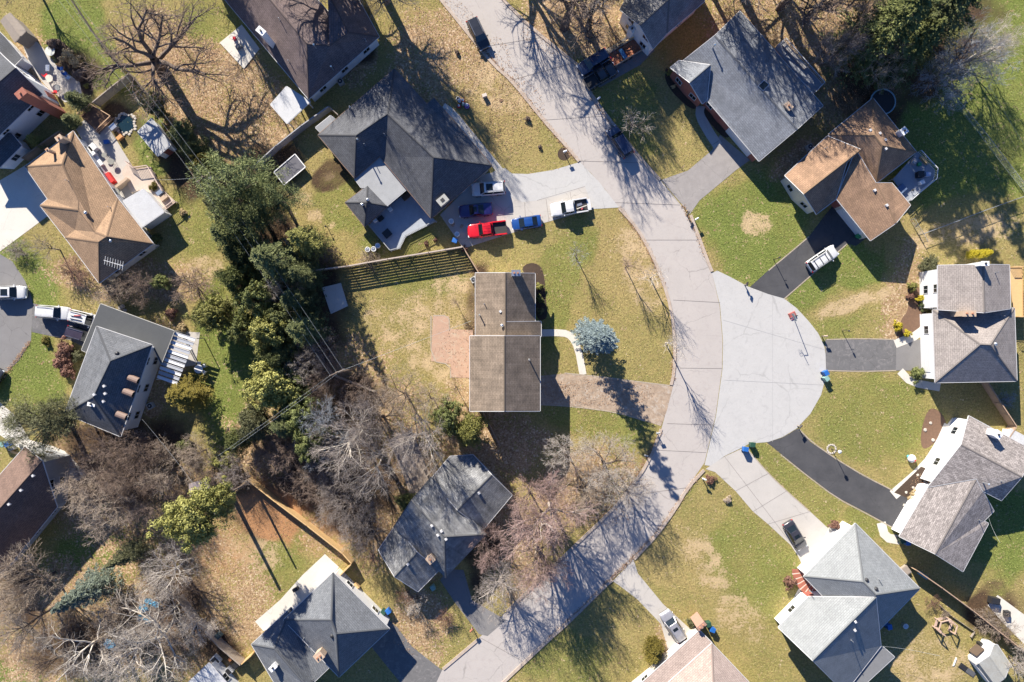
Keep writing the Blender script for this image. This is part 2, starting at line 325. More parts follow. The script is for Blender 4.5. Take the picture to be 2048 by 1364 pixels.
# ---- main road and turning circle
L_edge = [(862, -30), (882, 0), (943, 76), (987, 130), (1024, 162), (1086, 240), (1131, 290), (1159, 325), (1181, 345), (1210, 378), (1236, 414), (1274, 453), (1306, 511), (1326, 561), (1342, 616), (1350, 682), (1349, 740), (1343, 775), (1333, 820), (1322, 860), (1299, 922), (1249, 992), (1216, 1028), (1140, 1100), (1060, 1178), (959, 1275), (884, 1340), (840, 1385)]
R_edge = [(985, 1385), (1024, 1348), (1099, 1278), (1144, 1238), (1209, 1173), (1266, 1120), (1311, 1073), (1349, 1020), (1376, 974), (1409, 925), (1431, 832), (1444, 737), (1445, 682), (1439, 611), (1424, 546), (1414, 521), (1394, 466), (1366, 415), (1322, 362), (1286, 325), (1235, 262), (1184, 195), (1171, 162), (1159, 135), (1059, 55), (1024, 20), (1006, 0), (985, -30)]
sheet('road', L_edge+R_edge, .012, m_road)
bulb = [(1409, 930), (1432, 832), (1445, 737), (1446, 682), (1440, 611), (1424, 546), (1434, 541), (1459, 553), (1496, 573), (1536, 588), (1568, 597), (1593, 616), (1618, 643), (1636, 666), (1648, 690), (1653, 720), (1652, 752), (1642, 790), (1621, 827), (1593, 857), (1565, 874), (1536, 884), (1499, 887), (1478, 898), (1449, 912), (1422, 932)]
sheet('road', bulb, .016, m_new).name = 'turning_circle'
# ---- driveways, walks, patios (flat)
sheet('driveway', [(1500, 574), (1536, 541), (1618, 473), (1650, 430), (1680, 395), (1740, 470), (1712, 492), (1694, 487), (1568, 597), (1536, 588)], .020, m_asph)
sheet('driveway', [(1650, 679), (1792, 679), (1792, 741), (1652, 741)], .020, m_asph2)
sheet('driveway', [(1792, 679), (1860, 679), (1860, 741), (1792, 741)], .020, m_asph3)
sheet('driveway', [(1534, 885), (1565, 875), (1595, 857), (1621, 884), (1673, 920), (1726, 952), (1786, 982), (1830, 1004), (1810, 1066), (1793, 1058), (1731, 1024), (1673, 994), (1611, 947), (1561, 907)], .020, m_asph)
sheet('driveway', [(1411, 938), (1449, 913), (1484, 897), (1496, 900), (1536, 946), (1573, 982), (1620, 1023), (1660, 1060), (1690, 1066), (1614, 1150), (1596, 1112), (1581, 1090), (1536, 1048), (1506, 1023), (1471, 982), (1430, 944)], .020, m_conc)
sheet('driveway', [(1225, 1162), (1267, 1119), (1276, 1147), (1326, 1208), (1385, 1262), (1345, 1310), (1336, 1300), (1322, 1248), (1274, 1198), (1240, 1172)], .020, m_conc)
sheet('driveway', [(760, 1225), (795, 1255), (824, 1293), (884, 1340), (872, 1366), (806, 1372), (740, 1290)], .020, m_asph2)
sheet('driveway', [(880, 1160), (897, 1138), (927, 1140), (944, 1200), (1012, 1240), (975, 1272), (958, 1268), (912, 1208)], .020, m_asph3)
sheet('driveway', [(1075, 752), (1129, 747), (1199, 754), (1274, 764), (1346, 772), (1334, 820), (1322, 852), (1290, 842), (1236, 824), (1149, 812), (1075, 808)], .020, m_oldc)
sheet('driveway', [(1322, 360), (1376, 341), (1424, 300), (1440, 270), (1500, 320), (1471, 341), (1399, 401), (1380, 428)], .020, pavement('worn grey drive', (.30, .28, .27), (.21, .195, .19), .6, .9, .3))
sheet('driveway', [(887, 438), (927, 497), (1024, 466), (1091, 445), (1186, 418), (1170, 373), (1074, 401), (1045, 404), (1014, 390), (985, 345), (960, 350), (880, 430)], .020, m_conc)
sheet('driveway', [(976, 350), (992, 340), (1010, 336), (1024, 347), (1056, 348), (1106, 340), (1160, 324), (1200, 366), (1238, 415), (1186, 418), (1170, 373), (1120, 390), (1074, 401), (1045, 404), (1014, 390)], .024, m_new)
sheet('driveway', [(-40, 385), (55, 328), (110, 425), (93, 434), (0, 503), (-40, 530)], .020, m_bright)
sheet('driveway', [(-60, 500), (0, 508), (25, 523), (50, 561), (62, 590), (66, 610), (62, 682), (37, 722), (0, 757), (-60, 790)], .012, m_asph3).name = 'side_street'
sheet('driveway', [(64, 606), (200, 640), (180, 700), (140, 680), (64, 664)], .020, m_asph2)
sheet('driveway', [(-40, 790), (0, 805), (32, 832), (60, 880), (100, 890), (130, 902), (175, 950), (155, 962), (115, 940), (60, 910), (0, 870), (-40, 850)], .020, m_bright)
sheet('driveway', [(1155, 133), (1180, 120), (1250, 75), (1310, 100), (1280, 130), (1200, 175), (1174, 165)], .020, m_asph3)
def ribbon(name, pts, w, z, mat, thick=0, smooth=1):
    q = [P(x, y) for x, y in (smooth_poly(pts, smooth, False) if smooth else pts)]; l, r = [], []
    for i, p in enumerate(q):
        d = (q[min(i+1, len(q)-1)]-q[max(i-1, 0)]); d.z = 0; d.normalize(); n = Vector((-d.y, d.x, 0)); l.append(p+n*w/2); r.append(p-n*w/2)
    mb = MB(); n = len(q); PAVED.append([(p.x, p.y) for p in l]+[(p.x, p.y) for p in r[::-1]])
    if thick:
        vs = [(p.x, p.y, z) for p in l]+[(p.x, p.y, z) for p in r]+[(p.x, p.y, z-thick) for p in l]+[(p.x, p.y, z-thick) for p in r]
        fs = []
        for i in range(n-1): fs += [(i, n+i, n+i+1, i+1), (i, i+1, 2*n+i+1, 2*n+i), (n+i, 3*n+i, 3*n+i+1, n+i+1)]
        fs += [(0, 2*n, 3*n, n), (n-1, 2*n-1, 4*n-1, 3*n-1)]
        mb.add(vs, fs)
    else: mb.add([(p.x, p.y, z) for p in l]+[(p.x, p.y, z) for p in r], [(i, n+i, n+i+1, i+1) for i in range(n-1)])
    return tag(mb.build(name, mat), kind='structure')
ribbon('path', [(1078, 666), (1126, 665), (1143, 672), (1156, 695), (1166, 749)], 1.0, .028, m_bright)
ribbon('path', [(1402, 212), (1400, 232), (1416, 262), (1436, 292)], 1.4, .028, m_conc)
ribbon('path', [(886, 212), (905, 225), (935, 262), (1004, 346)], 1.0, .028, m_bright)
ribbon('path', [(1790, 688), (1840, 668), (1858, 640)], 1.2, .028, m_bright)
ribbon('path', [(1786, 990), (1850, 935), (1880, 890), (1898, 850)], 1.5, .028, m_bright)
ribbon('path', [(1762, 1045), (1770, 1075), (1800, 1080)], 1.3, .028, m_bright)
ribbon('path', [(1800, 742), (1822, 765), (1880, 775)], 1.1, .028, m_bright)
ribbon('path', [(800, 870), (830, 940), (850, 1000)], 3.6, .010, pavement('worn path', (.30, .25, .21), (.24, .2, .17), .2, 1.5, .4), smooth=2)
for nm, pts, mt, z in [
    ('patio', [(650, 1108), (678, 1134), (640, 1180), (597, 1222), (560, 1246), (527, 1262), (510, 1243), (560, 1200), (605, 1150)], m_bright, .024),
    ('patio', [(866, 632), (898, 632), (898, 658), (946, 660), (946, 756), (901, 755), (901, 728), (862, 722)], m_red, .024),
    ('patio', [(644, 575), (682, 566), (696, 612), (662, 628)], m_bright, .10),
    ('patio', [(40, 75), (60, 70), (88, 98), (112, 130), (160, 165), (165, 195), (130, 205), (90, 170), (60, 130)], m_conc, .024),
    ('patio', [(150, 255), (175, 235), (200, 225), (245, 300), (270, 340), (300, 400), (262, 420), (200, 340)], m_conc, .024),
    ('patio', [(440, 86), (484, 50), (520, 98), (488, 138)], m_bright, .12),
    ('patio', [(1975, 1210), (1995, 1190), (2070, 1245), (2060, 1300), (2010, 1250)], m_bright, .024),
    ('patio', [(1660, 1050), (1700, 1050), (1710, 1090), (1620, 1180), (1585, 1200), (1612, 1148)], m_bright, .026),
    ('patio', [(1335, 1305), (1350, 1285), (1385, 1262), (1405, 1262), (1290, 1372), (1262, 1364)], m_bright, .026),
    ('patio', [(325, 660), (400, 665), (392, 730), (330, 740)], m_conc, .024),
    ('patio', [(1893, 850), (1905, 835), (1925, 850), (1850, 975), (1828, 960), (1870, 900)], m_bright, .030),
    ('mulch_bed', smooth_poly([(1046, 530), (1070, 524), (1088, 540), (1092, 600), (1096, 640), (1070, 640), (1070, 560), (1045, 545)]), m_mulch, .012),
    ('mulch_bed', smooth_poly([(1854, 815), (1880, 820), (1898, 855), (1850, 905), (1838, 880)]), m_mulch2, .012),
    ('mulch_bed', [(1842, 933), (1860, 940), (1825, 1000), (1788, 985)], m_mulch, .032),
    ('mulch_bed', smooth_poly([(1815, 570), (1830, 560), (1850, 600), (1852, 660), (1820, 690), (1790, 690), (1800, 640), (1818, 620)]), m_mulch2, .012),
    ('mulch_bed', smooth_poly([(90, 80), (115, 75), (145, 100), (180, 150), (190, 185), (170, 205), (150, 150), (110, 120)]), m_mulch, .012),
    ('mulch_bed', smooth_poly([(1330, 130), (1345, 150), (1400, 215), (1380, 220), (1330, 170)]), m_mulch, .012),
    ('mulch_bed', smooth_poly([(1408, 215), (1420, 212), (1464, 262), (1456, 278), (1440, 270), (1408, 232)]), m_mulch, .030)]:
    sheet(nm, pts, z, mt, thick=(.1 if z > .05 else 0))
sheet('mulch_bed', [(1128+13*math.cos(t), 308+13*math.sin(t)) for t in [i*math.pi/8 for i in range(16)]], .012, m_mulch)
# ---- kerbs
for pts in [[(870, -15), (882, 0), (943, 76), (987, 130), (1024, 162), (1086, 240), (1131, 290), (1158, 323)], [(1238, 416), (1274, 455), (1306, 513), (1326, 563), (1342, 617), (1350, 683), (1348, 745), (1342, 770)],
            [(1322, 858), (1299, 922), (1249, 992), (1216, 1028), (1140, 1100), (1060, 1178), (1014, 1222)], [(957, 1278), (886, 1338)],
            [(1000, 1371), (1024, 1348), (1099, 1278), (1144, 1238), (1209, 1173), (1224, 1160)], [(1268, 1118), (1311, 1073), (1349, 1020), (1376, 974), (1408, 940)],
            [(1424, 543), (1414, 519), (1394, 464), (1381, 430)], [(1320, 360), (1286, 323), (1235, 260), (1184, 193), (1174, 170)], [(1157, 132), (1059, 53), (1024, 18), (1000, -8)]]:
    ribbon('kerb', pts, .42, .12, m_kerb, .12)
m_joint = M('tar joint', (.20, .18, .17), None, 3, 10, .8, 0)
for i, (a, b) in enumerate([((1360, 736), (1444, 737)), ((1334, 847), (1429, 850)), ((1310, 900), (1412, 905)), ((1346, 600), (1440, 605)), ((1290, 480), (1400, 480)), ((1230, 405), (1360, 410)), ((1160, 322), (1286, 326)), ((1090, 240), (1212, 232)), ((1024, 160), (1150, 125)), ((960, 95), (1082, 75)),
                            ((1250, 992), (1376, 975)), ((1140, 1100), (1214, 1170)), ((1060, 1178), (1144, 1237)), ((960, 1275), (1050, 1325)), ((1471, 982), (1536, 947)), ((1506, 1023), (1573, 982)), ((1536, 1048), (1620, 1023)), ((1449, 913), (1600, 1110)),
                            ((1446, 640), (1652, 700)), ((1448, 760), (1648, 770)), ((1545, 590), (1545, 884)), ((1049, 405), (1052, 452)), ((1092, 398), (1098, 442)), ((1170, 373), (1074, 401)), ((1140, 384), (1148, 428))]):
    faint = i in (18, 19, 20)
    ribbon('road_joint', [a, b], .04 if faint else .05, .0275, M('faint joint', (.36, .36, .365), None, 3, 10, .8, 0) if faint else m_joint, smooth=0)

# ---- grass tufts: short blades standing on the turf, as real geometry
def in_poly(x, y, poly):
    c = np.zeros(len(x), bool); n = len(poly)
    for i in range(n):
        (x1, y1), (x2, y2) = poly[i], poly[(i+1) % n]
        if y1 == y2: continue
        k = ((y1 > y) != (y2 > y)) & (x < (x2-x1)*(y-y1)/(y2-y1)+x1); c ^= k
    return c
def tufts(name, n, test, mat, label, l0, l1):
    x = nrg.uniform(-76, 76, n); y = nrg.uniform(-51, 51, n); i = np.clip(np.searchsorted(xs, x), 0, nx-1); j = np.clip(np.searchsorted(ys, y), 0, ny-1)
    k = nrg.random(n) < test(green[j, i], leaf[j, i], dirt_shade[j, i], pale[j, i]); x, y = x[k], y[k]; bad = np.zeros(len(x), bool)
    for p in PAVED:
        a = np.array(p); m_ = (x > a[:, 0].min()) & (x < a[:, 0].max()) & (y > a[:, 1].min()) & (y < a[:, 1].max()); w = np.where(m_)[0]; bad[w[in_poly(x[w], y[w], p)]] = True
    x, y = x[~bad], y[~bad]; n = len(x); L = nrg.uniform(l0, l1, n); az = nrg.uniform(0, 6.28, n); el = nrg.uniform(.25, 1.2, n)
    d = np.stack([np.cos(az)*np.cos(el), np.sin(az)*np.cos(el), np.sin(el)], -1); c = np.stack([x, y, np.full(n, .01)], -1)+d*L[:, None]/2
    V, Fq = cards(c, d, np.stack([nrg.normal(0, .6, n), nrg.normal(0, .6, n), np.ones(n)], -1), L, L*nrg.uniform(.35, .7, n)); me = np_mesh(name, V, Fq, nrg.random(n)); me.materials.append(mat)
    tag(lk(me, name, None), label, 'grass', kind='stuff')
def cards(c, d, nrm, L, W):
    d = d/(np.linalg.norm(d, axis=1, keepdims=True)+1e-9); s = np.cross(d, nrm); s /= np.linalg.norm(s, axis=1, keepdims=True)+1e-9
    L, W = L[:, None], W[:, None]; V = np.stack([c-d*L/2, c+s*W/2-d*L*.05, c+d*L/2, c-s*W/2-d*L*.05], 1).reshape(-1, 3)
    return V, np.arange(len(V)).reshape(-1, 4)
tufts('green_grass', 260000, lambda g, l, d, p: np.clip(g*1.1-.25, 0, 1)*(1-np.clip(l*1.2, 0, 1))*(1-d), foliage('green grass blades', (.27, .30, .08), (.42, .43, .15), .9), 'green grass tufts of the lawns', .07, .16)
tufts('dry_grass', 200000, lambda g, l, d, p: np.clip(1.1-g, 0, 1)*(1-np.clip(l*.8, 0, 1))*(1-d), foliage('dry grass blades', (.40, .32, .145), (.56, .45, .22), .9), 'dry straw coloured grass tufts of the lawns', .07, .16)

m_edge = pavement('pale drive edging', (.40, .34, .27), (.24, .2, .15), .6, 2.5, .8)
for pts in [[(1561, 909), (1611, 949), (1673, 996), (1731, 1026), (1792, 1059)], [(1597, 857), (1622, 883), (1674, 919), (1727, 951), (1786, 981)], [(1653, 679), (1722, 677), (1792, 679)], [(1655, 741), (1722, 743), (1792, 741)], [(1568, 598), (1630, 544), (1694, 488)], [(1537, 541), (1578, 507), (1618, 473)], [(1129, 746), (1199, 753), (1274, 763), (1340, 771)], [(1079, 809), (1149, 813), (1236, 825), (1290, 842)],
            [(1497, 901), (1536, 946), (1573, 982), (1620, 1023)], [(862, 632), (862, 722), (901, 729), (901, 756)], [(866, 631), (898, 631), (899, 658)]]: ribbon('driveway_edge', pts, .16, .03, m_edge, 0)
# ================================================================ HOUSES
m_white = M('white siding', (.72, .73, .74), (.66, .67, .68), 2, 14, .7, .15)
m_cream = M('cream siding', (.62, .57, .47), (.55, .51, .43), 2, 14, .8, .15)
m_greys = M('grey siding', (.33, .34, .35), (.27, .28, .29), 2, 14, .8, .15)
m_brick = M('red brick', (.36, .13, .09), (.26, .10, .07), 3, 22, .9, .5)
m_tanb = M('tan brick', (.50, .38, .28), (.38, .28, .20), 3, 22, .9, .5)
m_gut = M('white gutter', (.58, .58, .59), (.5, .5, .5), 2, 14, .45, .05)
m_brown = M('brown trim', (.22, .14, .10), (.17, .11, .08), 2, 14, .6, .1)
m_dark = M('dark metal', (.035, .036, .04), (.025, .025, .03), 2, 14, .5, .1)
m_flue = M('clay flue', (.42, .20, .12), (.25, .12, .08), 4, 20, .9, .2)
m_silver = M('galvanised metal', (.62, .64, .66), (.5, .52, .54), 4, 16, .3, .05, metal=.8)
m_glass = paint('window glass', (.012, .018, .022), .05, .25)
m_door = M('painted door', (.65, .66, .67), (.6, .6, .62), 2, 14, .5, .05)
m_black = M('black plastic', (.02, .02, .022), (.03, .03, .032), 3, 14, .5, .05)
m_wood = M('yellow pine boards', (.62, .42, .20), (.50, .33, .16), 3, 18, .8, .2)
m_woodg = M('weathered boards', (.30, .255, .215), (.22, .19, .165), 3, 18, .9, .3)
m_woodp = M('grey painted deck boards', (.30, .33, .38), (.24, .26, .30), 2, 14, .8, .2)
m_flat = M('flat roof membrane', (.34, .35, .36), (.24, .25, .26), .8, 10, .85, .1)
m_flatd = M('dark flat roof', (.075, .08, .085), (.055, .06, .065), .8, 10, .85, .1)
m_whiter = M('white roof coating', (.52, .53, .54), (.38, .39, .41), .9, 8, .6, .1)
def loops_of(faces):
    cnt = {}
    for f in faces:
        for i in range(len(f)): cnt.setdefault(frozenset((f[i], f[(i+1) % len(f)])), []).append((f[i], f[(i+1) % len(f)], f))
    bnd = {a: b for (a, b, _) in (v[0] for v in cnt.values() if len(v) == 1)}
    ints = [v for v in cnt.values() if len(v) == 2]
    loops = []
    while bnd:
        s = next(iter(bnd)); lp = [s]; c = bnd.pop(s)
        while c != s and c in bnd: lp.append(c); c = bnd.pop(c)
        loops.append(lp)
    return loops, ints
def inset(poly, d):
    n = len(poly); out = []
    for i in range(n):
        p0, p1, p2 = poly[i-1], poly[i], poly[(i+1) % n]
        a = Vector((p1[0]-p0[0], p1[1]-p0[1])); c = Vector((p2[0]-p1[0], p2[1]-p1[1])); a.normalize(); c.normalize()
        n1 = Vector((-a.y, a.x)); n2 = Vector((-c.y, c.x)); k = n1+n2; dn = max(.35, 1+n1.dot(n2)); k = k/dn
        out.append((p1[0]+k.x*d, p1[1]+k.y*d))
    return out
class Roof:
    def __init__(s, V, faces):
        s.V = {k: P(*v) for k, v in V.items()}
        s.faces = []
        for f in faces:
            f = f.split(); pts = [s.V[k] for k in f]
            a = sum(pts[i].x*pts[(i+1) % len(f)].y-pts[(i+1) % len(f)].x*pts[i].y for i in range(len(f)))
            s.faces.append(f if a > 0 else f[::-1])
        s.tris = [(s.V[f[t[0]]], s.V[f[t[1]]], s.V[f[t[2]]]) for f in s.faces for t in tessellate_polygon([[s.V[k] for k in f]])]
        s.loops, s.ints = loops_of(s.faces)
    def z(s, x, y):
        best = None
        for a, b, c in s.tris:
            d = (b.y-c.y)*(a.x-c.x)+(c.x-b.x)*(a.y-c.y)
            if abs(d) < 1e-9: continue
            u = ((b.y-c.y)*(x-c.x)+(c.x-b.x)*(y-c.y))/d; v = ((c.y-a.y)*(x-c.x)+(a.x-c.x)*(y-c.y))/d; w = 1-u-v
            m_ = min(u, v, w)
            if m_ > -.002: return u*a.z+v*b.z+w*c.z
            if best is None or m_ > best[0]: best = (m_, min(max(a.z, b.z, c.z), max(min(a.z, b.z, c.z), u*a.z+v*b.z+w*c.z)))
        return best[1]
def roof_parts(root, off, blocks, rmat, gmat, cap=None, thick=.2):
    me_v, me_f, uvs = [], [], []; gs = []; rcs = []
    for r in blocks:
        for f in r.faces:
            pts = [r.V[k] for k in f]; nrm = Vector((0, 0, 0))
            for i in range(len(pts)): nrm += pts[i].cross(pts[(i+1) % len(pts)])
            nrm.normalize(); sl = Vector((0, 0, 1))-nrm*nrm.z
            if sl.length < .02: sl = (pts[1]-pts[0]); sl.normalize(); sl = Vector((-sl.y, sl.x, 0))
            sl.normalize(); u = sl.cross(nrm)
            for t in tessellate_polygon([pts]):
                tri = [pts[i] for i in t]
                if (tri[1]-tri[0]).cross(tri[2]-tri[0]).z < 0: tri = tri[::-1]
                o = len(me_v); me_v += tri; me_f.append((o, o+1, o+2)); uvs += [(p.dot(u), p.dot(sl)) for p in tri]
                dn = [p-Vector((0, 0, thick)) for p in tri]; o = len(me_v); me_v += dn; me_f.append((o, o+2, o+1)); uvs += [(0, 0)]*3
        g = MB(); gs.append(g)
        for lp in r.loops:
            n = len(lp)
            for i in range(n):
                p, q = r.V[lp[i]], r.V[lp[(i+1) % n]]; t = Vector((0, 0, thick)); o = len(me_v)
                me_v += [p-t, q-t, q, p]; me_f.append((o, o+1, o+2, o+3)); uvs += [(0, 0)]*4
                d = (q-p); d.z = 0
                if d.length < .05: continue
                d.normalize(); out = Vector((d.y, -d.x, 0))
                g.bar(p+out*.05-Vector((0, 0, .075)), q+out*.05-Vector((0, 0, .075)), .07, .12)
        rc = MB(); rcs.append(rc)
        for (a, b, f1), (_, _, f2) in r.ints:
            p, q = r.V[a], r.V[b]
            def fn(f):
                pts = [r.V[k] for k in f]; n_ = Vector((0, 0, 0))
                for i in range(len(pts)): n_ += pts[i].cross(pts[(i+1) % len(pts)])
                c = Vector((0, 0, 0))
                for x in pts: c += x
                return n_.normalized(), c/len(pts)
            n1, c1 = fn(f1); n2, c2 = fn(f2)
            if (c2-p).dot(n1) > -.02: continue
            e = (q-p).normalized()
            ds = []
            for n_, c in ((n1, c1), (n2, c2)):
                d = n_.cross(e).normalized()
                if d.dot(c-p) < 0: d = -d
                ds.append((d, n_))
            up = Vector((0, 0, .035)); A = [p+ds[0][0]*.15+ds[0][1]*.02, p+up, p+ds[1][0]*.15+ds[1][1]*.02]; Bq = [x+(q-p) for x in A]
            rc.add(A+Bq, [(0, 1, 4, 3), (1, 2, 5, 4)])
    me = bpy.data.meshes.new('roof'); me.from_pydata([tuple(v-Vector(off)) for v in me_v], [], me_f)
    ul = me.uv_layers.new(name='UVMap'); ul.data.foreach_set('uv', np.array(uvs, np.float32).ravel()); me.update(); me.materials.append(rmat)
    ro = bpy.data.objects.new('roof', me); COL.objects.link(ro); ro.parent = root
    for g in gs: g.build('gutter', gmat, ro, off)
    for rc in rcs:
        if rc.v: rc.build('ridge_cap', cap or rmat, ro, off)
    return ro
def house(name, label, V, blocks_, rmat, wmat=None, gmat=None, cap=None, wall=True, ins=.42, chim=(), vents=(), doors=(), wins=True, cat='house', thick=.2, group=None, legs=False, pitch=1.32, zbase=0):
    """V: roof corners as (photo x, photo y, height); blocks: lists of roof faces"""
    bl = []
    for b in blocks_:
        d = {k: V[k] for f in b for k in f.split()}; lo = min(v[2] for v in d.values()); pk = max(v[2] for v in d.values())
        if pk-lo > .8 and cat == 'house': base = sorted(v[2] for v in d.values())[len(d)//2] if False else None; d = {k: (v[0], v[1], v[2] if v[2] < lo+.5*(pk-lo) and v[2]-lo < .75 else lo+(v[2]-lo)*pitch) for k, v in d.items()}
        bl.append(Roof(d, b))
    allv = [v for r in bl for v in r.V.values()]; off = Vector((sum(v.x for v in allv)/len(allv), sum(v.y for v in allv)/len(allv), 0))
    root = thing(name, label, cat, off, group=group)
    roof = roof_parts(root, off, bl, rmat, gmat or m_gut, cap, thick)
    wmat = wmat or m_white; w = MB(); segs = []
    if wall:
        for r in bl:
            for lp in r.loops:
                pl = [(r.V[k].x, r.V[k].y) for k in lp]; ip = inset(pl, ins); n = len(ip)
                pts = []
                for i in range(n):
                    a, c = ip[i], ip[(i+1) % n]; L = math.dist(a, c); k = max(1, int(L/.9)); 
                    for j in range(k): t = j/k; pts.append((a[0]+(c[0]-a[0])*t, a[1]+(c[1]-a[1])*t))
                    segs.append((Vector(a), Vector(c), r))
                top = [max(.5, r.z(x, y)-thick-.01) for x, y in pts]; m_ = len(pts)
                w.add([(x, y, zbase) for x, y in pts]+[(x, y, t) for (x, y), t in zip(pts, top)], [(i, (i+1) % m_, m_+(i+1) % m_, m_+i) for i in range(m_)])
        w.build('wall', wmat, root, off)
    if legs:
        for r in bl:
            for lp in r.loops:
                for p in inset([(r.V[k].x, r.V[k].y) for k in lp], .2):
                    MB().box((p[0], p[1], (r.z(*p)-thick)/2), (.14, .14, r.z(*p)-thick)).build('post', wmat, root, off)
    used = []
    def opening(p, d, out, zc, ww, hh, kind):
        d3 = Vector((d.x, d.y, 0)); o3 = Vector((out.x, out.y, 0)); c = Vector((p.x, p.y, zc)); ang = math.atan2(d.y, d.x)
        if kind == 'window':
            fr = MB(); t = .07
            for s_ in (-1, 1):
                fr.box(c+d3*(s_*(ww/2))+o3*.03, (t, .08, hh), ang); fr.box(c+Vector((0, 0, s_*hh/2))+o3*.035, (ww+.1, .09, t), ang)
            fr.box(c+o3*.03, (t*.6, .06, hh), ang)
            f = fr.build('window', m_gut, root, off); MB().box(c+o3*.012, (ww-.03, .03, hh-.03), ang).build('pane', m_glass, f, off)
        elif kind == 'garage':
            g_ = MB()
            for j in range(4): g_.box(c+Vector((0, 0, -hh/2+hh*(j+.5)/4))+o3*.03, (ww, .06, hh/4-.03), ang)
            g_.build('garage_door', m_door, root, off)
        else:
            f = MB().box(c+o3*.03, (ww, .07, hh), ang).build('door', M('front door', (.30, .10, .08), None, 3, 10, .5, .05), root, off)
            MB().tube(c+d3*(ww*.38)+o3*.06, c+d3*(ww*.38)+o3*.12, .03).build('handle', m_silver, f, off)
    for (px, py, kind, ww, hh) in doors:
        q = P(px, py, 1.2).xy; best = None
        for a, c, r in segs:
            d = (c-a); L = d.length
            if L < ww+.2: continue
            d.normalize(); t = min(max((q-a).dot(d), ww/2+.1), L-ww/2-.1); pt = a+d*t
            if best is None or (pt-q).length < best[0]: best = ((pt-q).length, pt, d, Vector((d.y, -d.x)))
        if best: opening(best[1], best[2], best[3], hh/2+.02, ww, hh, kind); used.append((best[1], ww/2))
    if wins and wall:
        for a, c, r in segs:
            d = c-a; L = d.length
            if L < 2.6: continue
            d.normalize(); out = Vector((d.y, -d.x)); k = max(1, int(L/3.4))
            mid = (a+c)/2; inside = any(rr is not r and inpoly(rr, mid+out*.5) for rr in bl)
            if inside: continue
            for i in range(k):
                p = a+d*(L*(i+.5)/k)
                zt = r.z(p.x, p.y)-thick
                if all((p-u).length > hw+.8 for u, hw in used) and zt > 2.3: opening(p, d, out, min(1.55, zt-.8), 1.1, 1.1, 'window')
                if zt > 4.2: opening(p, d, out, min(3.9, zt-.8), 1.1, 1.1, 'window')
    def on_roof(px, py):
        z = 3.5
        for _ in range(4):
            p = P(px, py, z); r = max(bl, key=lambda r_: (inpoly(r_, p.xy), r_.z(p.x, p.y))); z = r.z(p.x, p.y)
        return P(px, py, z)
    for (px, py, w_, d_, rot, zt, mt) in chim:
        p = P(px, py, zt); a = R(rot)
        c_ = MB().box((p.x, p.y, zt/2), (w_, d_, zt), a); c_.box((p.x, p.y, zt+.05), (w_+.12, d_+.12, .1), a)
        co = c_.build('chimney', mt, root, off)
        for s_ in ((-1, 1) if w_ > .9 else (0,)):
            MB().tube((p.x+s_*w_*.22*math.cos(a), p.y+s_*w_*.22*math.sin(a), zt+.08), (p.x+s_*w_*.22*math.cos(a), p.y+s_*w_*.22*math.sin(a), zt+.32), .14, .12, 10).build('flue', m_flue if mt is not m_white else m_dark, co, off)
    for (px, py, kind) in vents:
        p = on_roof(px, py); v = MB()
        if kind == 'pipe': v.tube(p-Vector((0, 0, .1)), p+Vector((0, 0, .7)), .055, n=8); v.tube(p-Vector((0, 0, .1)), p+Vector((0, 0, .08)), .13, .07, 8); v.build('vent_pipe', m_silver, root, off)
        elif kind == 'tall': v.tube(p-Vector((0, 0, .1)), p+Vector((0, 0, 1.3)), .09, n=8); v.tube(p+Vector((0, 0, 1.25)), p+Vector((0, 0, 1.4)), .16, .03, 8); v.build('vent_pipe', m_silver, root, off)
        elif kind == 'turb': v.lathe(p-Vector((0, 0, .1)), [(.13, 0), (.13, .3), (.23, .33), (.25, .45), (.2, .58), (.05, .64)], 12); v.build('roof_turbine', m_silver, root, off, True)
        elif kind == 'dark': v.lathe(p-Vector((0, 0, .1)), [(.28, 0), (.28, .2), (.2, .3), (.05, .33)], 12); v.build('roof_vent', m_dark, root, off, True)
        elif kind == 'sky': v.box(p+Vector((0, 0, .08)), (1.0, 1.2, .3), R(-45)); s_ = v.build('skylight', m_silver, root, off); MB().box(p+Vector((0, 0, .245)), (.84, 1.04, .03), R(-45)).build('pane', m_glass, s_, off)
        elif kind == 'ac': v.box(p+Vector((0, 0, .3)), (1.5, 1.1, .7), R(40)); s_ = v.build('roof_cooler', M('weathered grey metal', (.36, .36, .34), None, 2, 10, .6), root, off); MB().box(p+Vector((.0, 0, .67)), (.5, .5, .05), R(40)).build('grille', m_dark, s_, off)
        else: v.box(p+Vector((0, 0, .08)), (.36, .36, .3), R(35), .85); v.build('roof_vent', m_gut if kind == 'box' else m_silver, root, off)
    return root
def inpoly(r, p):
    for a, b, c in r.tris:
        d = (b.y-c.y)*(a.x-c.x)+(c.x-b.x)*(a.y-c.y)
        if abs(d) < 1e-9: continue
        u = ((b.y-c.y)*(p.x-c.x)+(c.x-b.x)*(p.y-c.y))/d; v = ((c.y-a.y)*(p.x-c.x)+(a.x-c.x)*(p.y-c.y))/d
        if min(u, v, 1-u-v) >= 0: return True
    return False
s_char = shingle('charcoal shingles', (0.115, 0.121, 0.135), (0.074, 0.078, 0.092), .25)
s_purp = shingle('plum brown shingles', (0.190, 0.144, 0.138), (0.138, 0.103, 0.101), .25)
s_grey = shingle('mid grey shingles', (0.230, 0.230, 0.236), (0.161, 0.161, 0.167), .3)
s_blue = shingle('blue grey shingles', (0.237, 0.256, 0.288), (0.163, 0.175, 0.200), .25)
s_brn = shingle('warm brown shingles', (0.338, 0.215, 0.137), (0.247, 0.156, 0.104), .3)
s_brn2 = shingle('golden brown shingles', (0.362, 0.237, 0.144), (0.275, 0.181, 0.112), .2)
